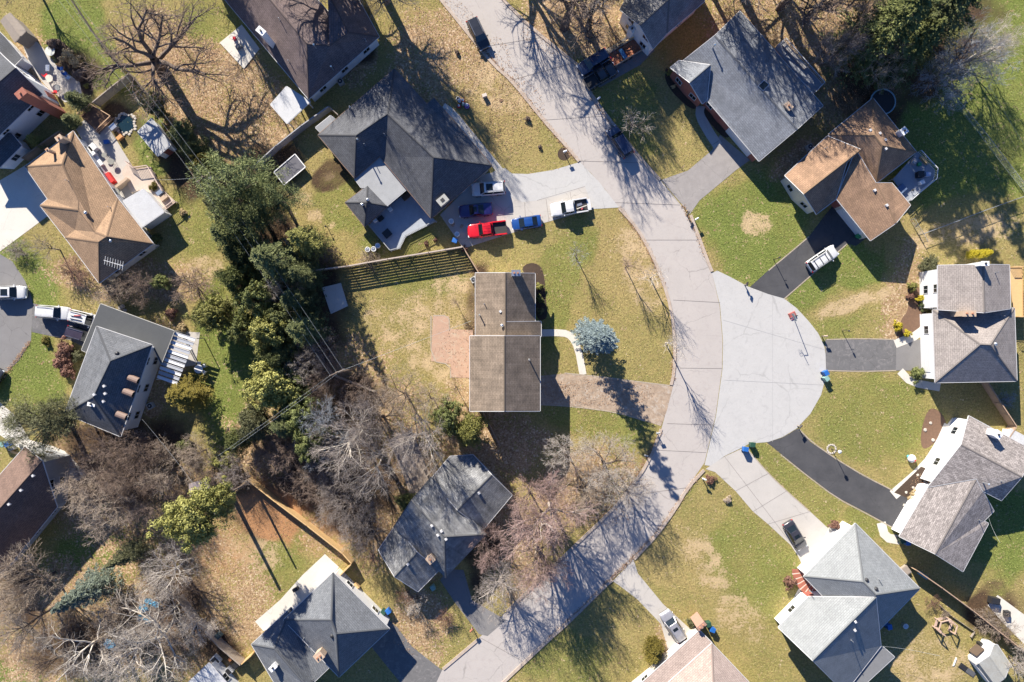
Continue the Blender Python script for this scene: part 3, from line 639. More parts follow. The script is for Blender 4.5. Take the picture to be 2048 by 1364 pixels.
s_taup = shingle('taupe shingles', (0.333, 0.298, 0.276), (0.248, 0.219, 0.206), .2)
s_mott = shingle('mottled taupe shingles', (.36, .325, .31), (.13, .115, .11), .15, .22)
s_lite = shingle('light blue grey shingles', (.265, .28, .285), (.20, .213, .222), .12)
s_slate = shingle('slate shingles', (0.156, 0.168, 0.186), (0.102, 0.110, 0.126), .15)
s_pink = shingle('pinkish brown shingles', (0.390, 0.312, 0.273), (0.299, 0.234, 0.208), .15)
s_olive = shingle('olive brown shingles', (0.268, 0.210, 0.160), (0.191, 0.150, 0.115), .38)
s_ltcap = shingle('pale ridge shingles', (.33, .22, .14), (.28, .18, .11), .1)

# --- top left two storey white house
h1 = house('house', 'white two storey house with dark blue roof and tall red chimney at top left', dict(a=(31, 136, 7.6), b=(84, 188, 4.6), c=(-24, 292, 4.6), d=(-90, 240, 7.6), e=(-22, 85, 4.6), f=(-140, 185, 4.6),
    g=(-20, 262, 3.2), h=(22, 266, 3.2), i=(43, 291, 3.0), j=(0, 334, 3.0), k=(-60, 330, 3.2), l=(-10, 55, 3.0), m=(10, 75, 3.0), n=(44, 115, 3.0), o=(26, 133, 3.0), p=(-40, 90, 3.0)),
    [['a b c d', 'a d f e'], ['g h i j k'], ['l m n o p']], shingle('navy grey shingles', (.10, .105, .12), (.075, .08, .09)), pitch=1.0, chim=[(42, 187, .9, 1.3, -50, 8.2, m_brick)], doors=[(95, 195, 'door', 1, 2.1)])
# --- golden brown roof house
h2 = house('house', 'house with golden brown hip roof and a roof antenna beside the patio clutter', dict(a=(146, 262, 3), b=(50, 333, 3), R1=(124, 328, 4.9), c=(95, 398, 3), d=(80, 411, 2.9), e=(158, 402, 4.8), e2=(157, 420, 4.6), f=(130, 475, 2.9),
    g=(150, 460, 3.3), h=(190, 464, 4.7), i=(235, 396, 3), j=(213, 473, 5.1), k=(197, 484, 4.9), l=(306, 487, 3), m=(198, 566, 2.9)),
    [['a R1 b', 'b R1 e c', 'd c e e2', 'd e2 h g f', 'f g h j k', 'a i h e2 e R1', 'i j h', 'i l j', 'l m k j', 'f k m']], s_brn2, m_white, chim=[(118, 276, .8, .6, 35, 5.6, m_tanb), (95, 300, .35, .35, 35, 5.4, m_tanb)],
    vents=[(137, 362, 'pipe'), (174, 426, 'turb'), (224, 482, 'turb'), (221, 415, 'pipe')], cap=s_ltcap, doors=[(100, 430, 'door', 1, 2.1)])
# --- plum roof
h3 = house('house', 'house with large plum brown hip roof and white gutter below leafless trees', dict(z=(400, -60, 3), A=(500, -50, 5.4), A2=(549, 10, 5.4), S=(617, 198, 3), B=(614, 88, 5.4), E=(758, 73, 3), D=(696, 65, 5.0), v=(659, 91, 4.9), w=(665, 33, 3.2), x=(636, 0, 3.2), y=(585, -60, 3.2), q=(715, -5, 3), r=(655, -15, 4.8), t=(620, -40, 3.2)),
    [['z S B A2 A', 'S E D v B', 'A A2 B v w x y', 'E q r D', 'D r w v']], s_purp, chim=[(522, 62, .7, 1.1, 50, 7.6, m_white)], vents=[(632, 96, 'tall'), (666, 139, 'tall'), (579, 124, 'pipe'), (732, 82, 'pipe'), (560, 40, 'pipe')])
# --- charcoal complex
h4 = house('house', 'house with sprawling charcoal hip roof above the driveway full of cars', dict(N=(789, 137, 2.9), W=(636, 270, 2.9), C=(709, 356, 2.9), N2=(854, 208, 2.9), N3=(868, 196, 2.7), E=(984, 331, 2.8), S=(862, 436, 2.9), R1=(775, 228, 5.2), R2=(867, 315, 5.2), W1=(712, 271, 4.4), V=(759, 312, 3.0),
    g1=(710, 356, 2.75), g2=(760, 313, 2.8), g3=(815, 377, 2.7), g4=(772, 413, 2.6), g5=(737, 374, 2.7), g6=(722, 374, 2.7),
    p1=(690, 405, 2.6), p2=(735, 371, 2.6), p3=(774, 412, 2.6), p4=(729, 453, 2.6), p0=(733, 405, 3.9), s1=(662, 231, 2.5), s2=(673, 239, 2.4), s3=(642, 266, 2.4), s4=(632, 255, 2.5)),
    [['N R1 W1 W', 'W W1 C', 'W1 R1 V C', 'N N2 N3 E R2 R1', 'E S R2', 'R1 R2 S V'], ['p1 p2 p0', 'p2 p3 p0', 'p3 p4 p0', 'p4 p1 p0']], s_char, m_greys, gmat=m_brown,
    vents=[(703, 219, 'tall'), (718, 283, 'tall'), (730, 290, 'pipe'), (770, 270, 'pipe'), (736, 400, 'turb'), (725, 410, 'turb'), (886, 402, 'ac')], doors=[(955, 355, 'garage', 4.8, 2.2), (895, 402, 'door', 1, 2.1)])
for nm, lab, Vv, fc, mt in [('patio_roof', 'flat grey patio roof with dark stains joining the charcoal roof and its gazebo', dict(g1=(709, 357, 2.7), g2=(758, 313, 2.75), g3=(815, 377, 2.65), g4=(773, 412, 2.62), g5=(737, 374, 2.65), g6=(722, 375, 2.65)), ['g1 g2 g3 g4 g5 g6'], m_flat),
    ('lean_to', 'small pale lean-to roof against the north corner of the charcoal house', dict(s1=(661, 231, 2.4), s2=(672, 240, 2.3), s3=(641, 265, 2.3), s4=(631, 255, 2.4)), ['s1 s2 s3 s4'], m_flat)]:
    house(nm, lab, Vv, [fc], mt, m_greys, wall=False, legs=True, cat='patio roof', thick=.12, wins=False)
# --- top centre grey
h5 = house('house', 'white sided house with streaked grey gable roof at the top edge', dict(a=(1240, 19, 4.0), b=(1262, -20, 4.0), R1=(1338, -2, 5.6), G=(1280, 51, 5.6), c=(1334, 66, 4.2), d=(1306, 97, 4.0), e=(1408, 3, 4.0), f=(1430, -60, 5.2), g=(1380, -90, 5.6)),
    [['a b R1 G', 'G R1 c d', 'R1 g f e c']], s_grey, m_white, chim=[(1264, 58, .5, .8, 40, 3.2, m_white)])
# --- big blue grey
h6 = house('house', 'long ranch house with big blue grey gable roof streaked by tree shadows', dict(N=(1480, 22, 3.1), E=(1646, 211, 3.1), S=(1518, 322, 3.0), W=(1363, 140, 3.0), R1=(1430, 71, 4.9), R2=(1594, 258, 4.9), W0=(1363, 124, 3.0),
    a=(1341, 135, 3.2), b=(1358, 121, 3.2), c=(1421, 130, 4.2), d=(1380, 165, 4.6), e=(1414, 200, 3.1), f=(1405, 207, 3.1)),
    [['N E R2 R1', 'R1 R2 S W W0'], ['b a d c', 'c d f e']], s_blue, m_brick, chim=[(1577, 212, .7, 1.0, 40, 5.6, m_tanb)],
    vents=[(1526, 172, 'sky'), (1445, 80, 'pipe'), (1425, 96, 'tall'), (1520, 90, 'pipe'), (1580, 140, 'pipe')], doors=[(1470, 290, 'garage', 4.8, 2.2), (1430, 240, 'door', 1, 2.1)])
# --- brown cross gabled
h7 = house('house', 'brown roofed house with crossing wings beside a railed deck at upper right', dict(N=(1746, 196, 3.2), E=(1833, 304, 3.2), S=(1752, 367, 3.2), W=(1657, 269, 3.2), R1=(1749, 270, 5.0), R2=(1765, 291, 5.0),
    g=(1608, 388, 4.6), g2=(1722, 299, 4.6), n=(1570, 351, 3.1), n2=(1655, 272, 3.1), s=(1633, 428, 3.1), s2=(1672, 398, 3.2), v=(1694, 324, 4.0),
    a=(1673, 397, 3.2), b=(1741, 481, 3.2), c=(1792, 446, 4.3), d=(1821, 410, 3.1), e=(1784, 366, 3.1), f=(1752, 366, 4.2), h=(1712, 300, 4.2)),
    [['N E R2 R1', 'E S R2', 'R1 R2 S W', 'W N R1'], ['n n2 g2 g', 'g g2 v s2 s'], ['a b c f h', 'f c d e']], s_brn, m_cream, cap=s_ltcap,
    vents=[(1749, 381, 'box'), (1773, 411, 'box'), (1740, 261, 'box'), (1759, 267, 'box'), (1770, 280, 'box'), (1771, 298, 'box'), (1704, 262, 'pipe'), (1650, 297, 'pipe')], chim=[(1808, 262, .8, .8, 40, 4.9, m_white)], doors=[(1705, 440, 'garage', 4.6, 2.2), (1668, 410, 'door', 1, 2.1)])
# --- right taupe
h8 = house('house', 'taupe roofed split level house with tan chimney and yellow wood deck at right edge', dict(a=(1876, 531, 5.0), b=(1967, 529, 6.2), c=(2019, 530, 5.0), d=(2021, 617, 5.0), e=(1969, 625, 6.2), f=(1876, 619, 5.0),
    A=(1866, 620, 3.9), B=(2029, 616, 3.9), C=(2034, 762, 3.9), D=(1871, 765, 3.9), R1=(1961, 689, 5.9), R2=(1981, 690, 5.9)),
    [['a b e f', 'b c d e'], ['A B R2 R1', 'B C R2', 'C D R1 R2', 'D A R1']], s_taup, m_white, chim=[(1970, 527, .9, .5, 0, 7.6, m_white), (1938, 627, 1.7, .7, 0, 6.9, m_tanb)],
    vents=[(1988, 688, 'turb'), (2003, 632, 'pipe'), (1990, 545, 'pipe')], doors=[(1848, 710, 'garage', 4.8, 2.2)])
# --- mottled taupe lower right
h9 = house('house', 'white house with mottled taupe gable roofs beside the curved black driveway', dict(a=(1938, 832, 3.4), b=(2070, 903, 3.4), c=(2044, 954, 4.7), d=(1923, 890, 4.7), e=(2003, 1001, 3.4), f=(1966, 982, 4.2), g=(1953, 957, 4.4), h=(1857, 974, 3.3),
    A=(1858, 972, 3.2), B=(1954, 957, 4.3), C=(1871, 1108, 4.3), D=(1799, 1073, 3.2), E=(1966, 983, 4.1), F=(1988, 1022, 3.2), G=(1968, 1042, 3.2), G2=(1977, 1047, 3.1), H=(1926, 1143, 3.2)),
    [['a b c d', 'd c e f g h'], ['A B C D', 'B E F G G2 H C']], s_mott, m_white, chim=[(1996, 869, .9, .9, -35, 5.4, m_white)],
    vents=[(1966, 965, 'tall'), (2002, 962, 'pipe'), (1958, 1040, 'pipe')], doors=[(1815, 1030, 'garage', 4.8, 2.2), (1868, 950, 'door', 1, 2.1)])
# --- light blue grey
h10 = house('house', 'large house with pale blue grey hip roof and brick front steps at lower right', dict(N=(1711, 1047, 3.8), E=(1840, 1177, 3.8), S=(1735, 1284, 3.8), W=(1608, 1153, 3.8), R1=(1727, 1164, 6.0), R2=(1752, 1190, 6.0),
    a=(1617, 1194, 3.2), b=(1557, 1255, 3.2), c=(1626, 1321, 5.7), d=(1690, 1385, 3.2), e=(1762, 1292, 3.2), r=(1752, 1195, 5.7)),
    [['N E R2 R1', 'E S R2', 'S W R1 R2', 'W N R1'], ['a b c r', 'r c d e']], s_lite, m_white, pitch=1.6, vents=[(1733, 1160, 'dark'), (1752, 1178, 'dark'), (1710, 1243, 'box'), (1709, 1260, 'box'), (1702, 1280, 'pipe'), (1757, 1158, 'pipe'), (1620, 1182, 'pipe')], doors=[(1655, 1100, 'garage', 5, 2.2), (1606, 1180, 'door', 1, 2.1)])
house('flat_extension', 'flat dark grey extension roof behind the pale blue grey house', dict(a=(1766, 1294, 2.9), b=(1789, 1314, 2.9), c=(1712, 1385, 2.9), d=(1690, 1372, 2.9)), [['a b c d']], M('rolled roofing', (.18, .185, .195), (.14, .145, .15), 1, 8), m_white, cat='extension', thick=.15)
# --- pinkish bottom
h11 = house('house', 'pinkish brown roofed house behind the silver car at the bottom edge', dict(N=(1424, 1287, 3.4), E=(1560, 1430, 3.4), Rr=(1428, 1390, 5.6), W=(1290, 1408, 3.4), X=(1430, 1500, 5.6), E2=(1600, 1500, 3.4), W2=(1250, 1500, 3.4),
    a=(1399, 1261, 2.8), b=(1424, 1286, 3.3), c=(1292, 1406, 3.3), d=(1262, 1386, 2.8)), [['N Rr E', 'N W Rr', 'E Rr X E2', 'W W2 X Rr'], ['a d c b']], s_pink, m_cream, chim=[(1403, 1252, 1.3, .5, 40, 3.6, M('pinkish brick', (.36, .22, .17), (.28, .17, .13), 3, 20))], doors=[(1350, 1290, 'garage', 3, 2.2)])
# --- slate bottom left
h12 = house('house', 'slate grey hip roofed house with tree shadow across it at the bottom edge', dict(N=(666, 1145, 3.8), E=(779, 1258, 3.8), S=(678, 1354, 3.8), W=(567, 1240, 3.8), R1=(662, 1240, 6.0), R2=(673, 1268, 6.0),
    A=(503, 1289, 3.2), B=(582, 1215, 3.2), C=(659, 1334, 3.3), C2=(628, 1364, 3.2), D=(575, 1410, 3.2), r1=(548, 1297, 4.6), r2=(612, 1372, 4.6)),
    [['N E R2 R1', 'E S R2', 'S W R1 R2', 'W N R1'], ['A B r1', 'B C C2 r2 r1', 'A r1 r2 D', 'D r2 C2']], s_slate, m_white, pitch=1.45, chim=[(638, 1313, 1.1, 1.0, 40, 6.0, m_tanb), (546, 1335, .6, 1.0, -45, 4.9, m_white)],
    vents=[(608, 1276, 'pipe'), (664, 1272, 'dark')])
# --- centre bottom grey
h13 = house('house', 'grey streaked roof house hidden among leafless trees at bottom centre', dict(N=(862, 953, 3.9), E=(973, 1069, 3.9), S=(891, 1156, 3.9), W=(786, 1054, 3.9), R1=(822, 1000, 5.8), R2=(889, 1074, 5.8),
    a=(862, 958, 3.2), a2=(900, 913, 3.2), b=(946, 910, 3.2), e=(983, 950, 4.4), c=(1024, 990, 3.2), d=(967, 1058, 3.2), f=(915, 1020, 4.4), g=(757, 1100, 3.0), h=(790, 1052, 3.0), i=(834, 1105, 4.2), j=(789, 1153, 4.2), k=(836, 1183, 3.0), l=(877, 1141, 3.0)),
    [['N E R2 R1', 'E S R2', 'R1 R2 S W', 'W N R1'], ['a f e b a2', 'f d c e'], ['g j i h', 'j k l i']], shingle('mottled grey shingles', (.29, .295, .30), (.15, .155, .165), .45), m_greys, chim=[(861, 1119, .9, .9, 40, 5.4, m_tanb)],
    vents=[(864, 1051, 'box'), (883, 1062, 'box'), (892, 1078, 'box'), (876, 1070, 'box'), (958, 986, 'box'), (880, 992, 'pipe'), (816, 1128, 'box')], doors=[(893, 1135, 'garage', 2.8, 2.1)])
# --- middle house
h14 = house('house', 'brown roofed split level house in the centre with red patio behind it', dict(a=(951, 546, 3.3), b=(1011, 546, 5.0), c=(1070, 547, 3.3), d=(1070, 644, 3.3), e=(1011, 644, 5.0), f=(1011, 673, 5.0), g=(951, 673, 3.3), h=(1082, 643, 3.0), i=(1082, 673, 3.0),
    A=(940, 672, 5.2), B=(1009, 672, 7.0), C=(1080, 672, 5.2), D=(1080, 822, 5.2), E=(1009, 822, 7.0), F=(940, 822, 5.2)),
    [['a b e f g', 'b c d e', 'e h i f'], ['A B E F', 'B C D E']], s_olive, m_cream, pitch=1.6, chim=[(1032, 546, 1.1, .7, 0, 6.6, m_silver)],
    vents=[(960, 631, 'tall'), (969, 608, 'pipe'), (1001, 623, 'box'), (1004, 651, 'turb'), (1058, 719, 'tall')], doors=[(1086, 760, 'garage', 4.6, 2.2), (1086, 660, 'door', 1, 2.1)])
# --- left dark
h15 = house('house', 'dark blue grey roofed house with three copper dormers beside a striped metal patio cover', dict(N=(193, 653, 5.0), N2=(304, 690, 5.0), S=(241, 873, 5.0), W=(129, 827, 5.0), R1=(221, 722, 6.6), R2=(186, 795, 6.6)),
    [['N N2 R1', 'N2 S R2 R1', 'S W R2', 'W N R1 R2']], shingle('grey blue weathered shingles', (0.139, 0.146, 0.161), (0.090, 0.098, 0.112)), m_white, ins=.5, pitch=1.6,
    vents=[(234, 707, 'dark'), (209, 772, 'box'), (211, 787, 'box'), (189, 789, 'box'), (207, 803, 'box')], chim=[(183, 808, .5, .9, 80, 6.9, m_white)])
off15 = h15.location
for (px, py) in ((268, 760), (258, 787), (244, 833)):
    p = P(px, py, 6.0); a = R(-21); o = Vector((math.cos(a), math.sin(a), 0)); t = Vector((-o.y, o.x, 0)); mb = MB(); vs = []
    for k, x in enumerate((-.9, .5)):
        for j in range(7):
            th = math.pi*j/6; vs.append(p+o*x+t*(.48*math.cos(th))+Vector((0, 0, -.3+.48*math.sin(th))))
    mb.add(vs, [(j, j+1, 8+j, 7+j) for j in range(6)]+[tuple(range(7, 14))])
    d_ = mb.build('dormer', M('copper cladding', (.22, .15, .12), (.15, .10, .085), 3, 12, .6, .1), h15, off15)
    MB().box(p+o*.52+Vector((0, 0, -.1)), (.05, .55, .4), a).build('window', m_glass, d_, off15)
house('carport', 'flat dark roofed carport wrapping the north side of the house over the parked cars', dict(a=(201, 608, 3.1), b=(348, 662, 3.1), c=(322, 728, 3.1), d=(303, 688, 3.1), e=(193, 651, 3.1), f=(172, 704, 3.1), g=(163, 700, 3.1)), [['a b c d e f g']], m_flatd, m_white, gmat=M('pale fascia', (.48, .47, .44), None, 2), wall=False, legs=True, cat='carport', thick=.3, wins=False)
h16 = house('house', 'dark brown gable roofed house cut off by the left edge', dict(a=(50, 893, 3.4), b=(84, 922, 4.8), c=(-66, 1091, 4.8), d=(-100, 1062, 3.4), e=(114, 1014, 2.9), f=(17, 1133, 2.9), g=(-20, 1160, 3.4)), [['a b c d', 'b e f g c']], shingle('rich brown shingles', (.185, .12, .095), (.13, .085, .068), .25), m_greys, pitch=2.0, vents=[(67, 951, 'box'), (43, 980, 'box'), (19, 1008, 'box')])
h17 = house('flat_roofed_house', 'low building with bright white flat roof at the bottom edge', dict(a=(418, 1326, 3), b=(478, 1395, 3), c=(410, 1450, 3), d=(352, 1388, 3)), [['a b c d']], m_whiter, m_white, thick=.2)

# --- outbuildings
house('shed', 'garden shed with stained grey roof and white front between dark yews', dict(a=(275, 264, 2.3), b=(303, 236, 2.3), c=(341, 290, 2.3), d=(315, 312, 2.3)), [['a b c d']], M('stained felt roof', (.45, .46, .47), (.22, .22, .24), .45, 8), m_white, ins=.15, cat='shed', doors=[(337, 305, 'door', .8, 1.8)])
house('shed', 'weathered grey shed at the top left corner behind the white house', dict(a=(1, 42, 2.6), b=(20, 26, 2.6), c=(52, 62, 2.6), d=(30, 84, 2.6), r=(10, 32, 2.9), s=(40, 73, 2.9)), [['a r s d', 'r b c s']], m_woodg, m_woodg, gmat=m_woodg, ins=.1, cat='shed', wins=False)
house('lean_to_shed', 'small shed with pinkish flat roof under the bramble beside the wooden fence', dict(a=(378, 968, 2.3), b=(412, 958, 2.3), c=(420, 976, 2.3), d=(380, 992, 2.3)), [['a b c d']], M('pink grey felt', (.36, .30, .30), None, 1, 8), m_woodg, gmat=m_woodg, ins=.1, cat='shed', wins=False)
sh = house('open_shed', 'white gambrel shed with open front showing stored tools at lower right', dict(a=(1995, 1290, 1.9), b=(1988, 1291, 2.5), r=(1980, 1312, 3.0), c=(1958, 1327, 2.5), d=(1953, 1331, 1.9), a2=(2024, 1334, 1.9), b2=(2018, 1336, 2.5), r2=(2010, 1356, 3.0), c2=(1990, 1370, 2.5), d2=(1987, 1374, 1.9)),
    [['a b b2 a2', 'b r r2 b2', 'r c c2 r2', 'c d d2 c2']], M('mossy shed felt', (.36, .37, .35), (.27, .25, .21), 1.2, 8), m_white, ins=.05, cat='shed', wins=False, thick=.06)
house('greenhouse', 'small white louvred box shelter behind the right hand fence', dict(a=(2022, 858, 1.8), b=(2052, 874, 1.8), c=(2046, 890, 1.8), d=(2018, 876, 1.8)), [['a b c d']], m_whiter, m_white, ins=.1, cat='shelter', wins=False, thick=.1)
p = P(1953, 1300, 1.0); tag(MB().box((p.x, p.y, 1.0), (.12, 1.5, 1.7), R(-49)).build('doorway_shade_panel', M('painted shed shade', (.10, .07, .05)), sh, sh.location))  # flat dark panel standing in for the shade inside the open front
# patio covers
house('patio_cover', 'white box patio cover behind the golden brown roof', dict(a=(246, 402, 2.7), b=(287, 378, 2.7), c=(328, 424, 2.6), d=(283, 455, 2.6)), [['a b c d']], m_whiter, m_white, cat='patio cover', ins=.1, wins=False, thick=.3)
house('porch_cover', 'white flat porch cover at the corner of the plum brown roof', dict(a=(541, 209, 2.5), b=(573, 173, 2.6), c=(620, 203, 2.6), d=(574, 247, 2.5)), [['a b c d']], m_whiter, m_white, cat='porch cover', wall=False, legs=True, wins=False, thick=.12)
pc = thing('metal_patio_cover', 'striped white corrugated metal patio cover beside the copper dormers', 'patio cover', P(352, 716))
o_ = pc.location; A_, B_, C_, D_ = P(341, 661, 2.8), P(392, 677, 2.6), P(353, 773, 2.6), P(312, 759, 2.8)
for i in range(11):
    t0, t1 = i/11, (i+1)/11; mb = MB()
    q = [A_.lerp(D_, t0), B_.lerp(C_, t0), B_.lerp(C_, t1-.03), A_.lerp(D_, t1-.03)]
    mb.prism([(v.x, v.y) for v in q], 2.62, 2.68); mb.build('roof_panel', M('white metal sheet', (.74, .75, .77), (.66, .67, .7), 1, 8, .35, 0) if i % 2 == 0 else M('grey metal sheet', (.40, .42, .46), (.34, .36, .4), 1, 8, .35, 0), pc, o_)
    mb = MB(); u = B_.lerp(C_, t0); w = A_.lerp(D_, t0); mb.bar((u.x, u.y, 2.70), (w.x, w.y, 2.70), .05, .08); mb.build('rib', m_gut, pc, o_)
for q in (B_, C_, A_, D_): MB().box((q.x, q.y, 1.3), (.1, .1, 2.6)).build('post', m_white, pc, o_)
# ================================================================ TREES
def tubes(segs, k=3):
    """segs: N x (p0, p1, r0, r1) -> V, F"""
    A = np.array([(*s[0], *s[1], s[2], s[3]) for s in segs], float); p, q = A[:, :3], A[:, 3:6]; d = q-p; d /= np.linalg.norm(d, axis=1, keepdims=True)+1e-9
    up = np.where(np.abs(d[:, 2:3]) > .9, [[1., 0, 0]], [[0., 0, 1]]); a = np.cross(d, up); a /= np.linalg.norm(a, axis=1, keepdims=True)+1e-9; b = np.cross(a, d)
    V = []
    for e, r in ((p, A[:, 6:7]), (q, A[:, 7:8])):
        for i in range(k):
            t = 2*math.pi*i/k; V.append(e+(a*math.cos(t)+b*math.sin(t))*r)
    V = np.stack(V, 1).reshape(-1, 3); n = len(A); base = np.arange(n)[:, None]*2*k
    F = np.concatenate([base+np.array([[i, (i+1) % k, k+(i+1) % k, k+i]]) for i in range(k)])
    return V, F
def bare_tree(name, seed, h, r, nl=(7, 6, 5, 5), trunk=.28, thick=.2, twig=.012, a0=25, a1=60, up=.05, jit=.16, stems=1, crook=1.0):
    g = random.Random(seed); thickS, thinS = [], []
    def rv(s): return Vector((g.gauss(0, s), g.gauss(0, s), g.gauss(0, s)))
    L0 = math.hypot(h*(1-trunk), r)*.62
    def grow(p, d, L, rad, lv):
        n = (5, 5, 4, 3, 2, 2)[lv]; pts = [(p.copy(), rad)]; rt = max(twig*.7, rad*(.35 if lv else .5))
        for i in range(n):
            d = (d+rv(jit*crook*(1 if lv else .3))+Vector((0, 0, up*(1.0 if lv > 0 else .3)))).normalized(); q = p+d*(L/n); r2 = rad+(rt-rad)*(i+1)/n
            (thickS if lv <= 2 else thinS).append((p, q, pts[-1][1], r2)); p = q; pts.append((p.copy(), r2))
        if lv >= len(nl): return
        k = nl[lv]; ph = g.uniform(0, 6.28)
        for j in range(k):
            t = (.55 if lv == 0 else .25)+(.45 if lv == 0 else .75)*(j+g.random())/k; x = t*n; i = min(int(x), n-1); f = x-i
            pos = pts[i][0].lerp(pts[i+1][0], f); rr = pts[i][1]*(1-f)+pts[i+1][1]*f; dd = (pts[i+1][0]-pts[i][0]).normalized()
            ph += 2.4+g.uniform(-.5, .5); ax = dd.orthogonal().normalized(); ax.rotate(Matrix.Rotation(ph, 3, dd)); an = R(g.uniform(a0, a1)); nd = (dd*math.cos(an)+ax*math.sin(an)).normalized()
            LL = L*(.62 if lv else L0/L*1.0)*(1.12-.45*t)*g.uniform(.75, 1.15)
            grow(pos, nd, LL, max(twig, rr*.62), lv+1)
    for s_ in range(stems):
        d = Vector((0, 0, 1)) if stems == 1 else Vector((math.cos(s_*2.4)*.35, math.sin(s_*2.4)*.35, 1)).normalized()
        grow(Vector((0, 0, -.1)), d, h*trunk*(1.6 if stems > 1 else 1.5), thick/(1 if stems == 1 else 1.5), 0)
    V1, F1 = tubes(thickS, 5); V2, F2 = tubes(thinS, 3)
    allV = np.concatenate([V1, V2]); sh = h/allV[:, 2].max(); rad = np.percentile(np.hypot(allV[:, 0], allV[:, 1]), 97); sr = r/rad
    for V in (V1, V2): V[:, 2] *= sh; V[:, :2] *= sr
    a = g.random(); r1 = np.random.default_rng(seed)
    return (h, r, np_mesh(name+'_trunk', V1, F1, r1.random(len(F1))), np_mesh(name+'_crown', V2, F2, np.repeat(r1.random((len(F2)+2)//3), 3)[:len(F2)]))
def conifer(name, seed, h, r, nb=260, per=55, size=.26, base=.06, power=.85, droop=.15, tilt=.45, fan=.3, wid=.45):
    g = np.random.default_rng(seed); z = base*h+(1-base)*h*(g.random(nb)**1.25*.99); z.sort(); az = np.arange(nb)*2.39996+g.normal(0, .25, nb)
    L = r*np.power(1-(z-base*h)/((1-base)*h), power)*g.uniform(.5, 1.25, nb)+.12
    t = g.random((nb, per))**.7*.95+.05; cx = np.cos(az)[:, None]; sy = np.sin(az)[:, None]; lat = g.normal(0, 1, (nb, per))*fan*L[:, None]*(.25+.5*np.sin(t*3))*.6
    x = cx*t*L[:, None]-sy*lat; y = sy*t*L[:, None]+cx*lat; zz = z[:, None]+L[:, None]*(tilt*t*.6-droop*2*t*t)+g.normal(0, .05, (nb, per))
    c = np.stack([x, y, zz], -1).reshape(-1, 3); n = len(c); sgn = np.sign(lat).ravel()*g.uniform(.2, 1.1, n)
    dx = (cx*np.ones_like(t)).ravel(); dy = (sy*np.ones_like(t)).ravel(); d = np.stack([dx-dy*sgn, dy+dx*sgn, g.normal(.1, .25, n)], -1)
    nr = np.stack([g.normal(0, .35, n), g.normal(0, .35, n), np.ones(n)], -1)
    sz = size*g.uniform(.6, 1.4, n); V, F = cards(c, d, nr, sz, sz*wid)
    tr = [((0, 0, -.1), (0, 0, h*.5), r*.075, r*.05), ((0, 0, h*.5), (0, 0, h*.97), r*.05, .02)]
    for i in range(0, nb, 3): tr.append(((0, 0, z[i]), (math.cos(az[i])*L[i]*.8, math.sin(az[i])*L[i]*.8, z[i]+L[i]*(tilt*.5-droop)), .035, .01))
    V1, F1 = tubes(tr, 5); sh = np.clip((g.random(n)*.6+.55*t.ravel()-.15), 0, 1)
    return (h, r, np_mesh(name+'_trunk', V1, F1, g.random(len(F1))), np_mesh(name+'_crown', V, F, sh))
def broad(name, seed, h, r, nc=110, per=110, size=.2, cr=.22, low=.12, shape=1.0, flat=.9, wid=.6, needle=0):
    g = np.random.default_rng(seed); u = g.normal(0, 1, (nc, 3)); u /= np.linalg.norm(u, axis=1, keepdims=True); rad = g.uniform(.45, 1, nc)**.6; k = g.uniform(.8, 1.12, nc)
    ch = h*(1-low)/2
    aa = np.arctan2(u[:, 1], u[:, 0]); k = k*(1+.22*np.sin(3*aa+seed)+.14*np.sin(5*aa+2*seed))*(1+.15*np.sin(8*u[:, 2]+seed))
    C = np.stack([u[:, 0]*r*.85*rad*k, u[:, 1]*r*.85*rad*k, h*low+ch+u[:, 2]*ch*.9*rad], -1)
    if shape > 1: C[:, :2] *= np.clip(1.25-(C[:, 2:3]/h)*(shape-1)*.8, .15, 1.3)
    q = g.normal(0, 1, (nc, per, 3)); q /= np.linalg.norm(q, axis=2, keepdims=True); rr = cr*r*g.uniform(.6, 1.3, nc)[:, None, None]*g.uniform(.5, 1, (nc, per, 1))
    c = (C[:, None]+q*rr*np.array([1, 1, .8])).reshape(-1, 3); n = len(c); out = q.reshape(-1, 3)
    if needle: d = out+g.normal(0, .3, (n, 3)); nr = g.normal(0, 1, (n, 3))
    else: d = np.cross(out, g.normal(0, 1, (n, 3))); nr = out+g.normal(0, .45, (n, 3))+np.array([0, 0, .4])
    sz = size*g.uniform(.6, 1.4, n); V, F = cards(c, d, nr, sz, sz*wid); V[:, 2] = np.maximum(V[:, 2], .02)
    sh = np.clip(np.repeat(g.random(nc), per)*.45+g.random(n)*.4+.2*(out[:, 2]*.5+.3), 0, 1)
    tr = [((0, 0, -.1), (0, 0, h*.5), r*.08, r*.05)]
    for i in range(0, nc, 2): tr.append(((0, 0, h*low+ch*.3), tuple(C[i]), r*.03, .01))
    V1, F1 = tubes(tr, 5)
    return (h, r, np_mesh(name+'_trunk', V1, F1, g.random(len(F1))), np_mesh(name+'_crown', V, F, sh))
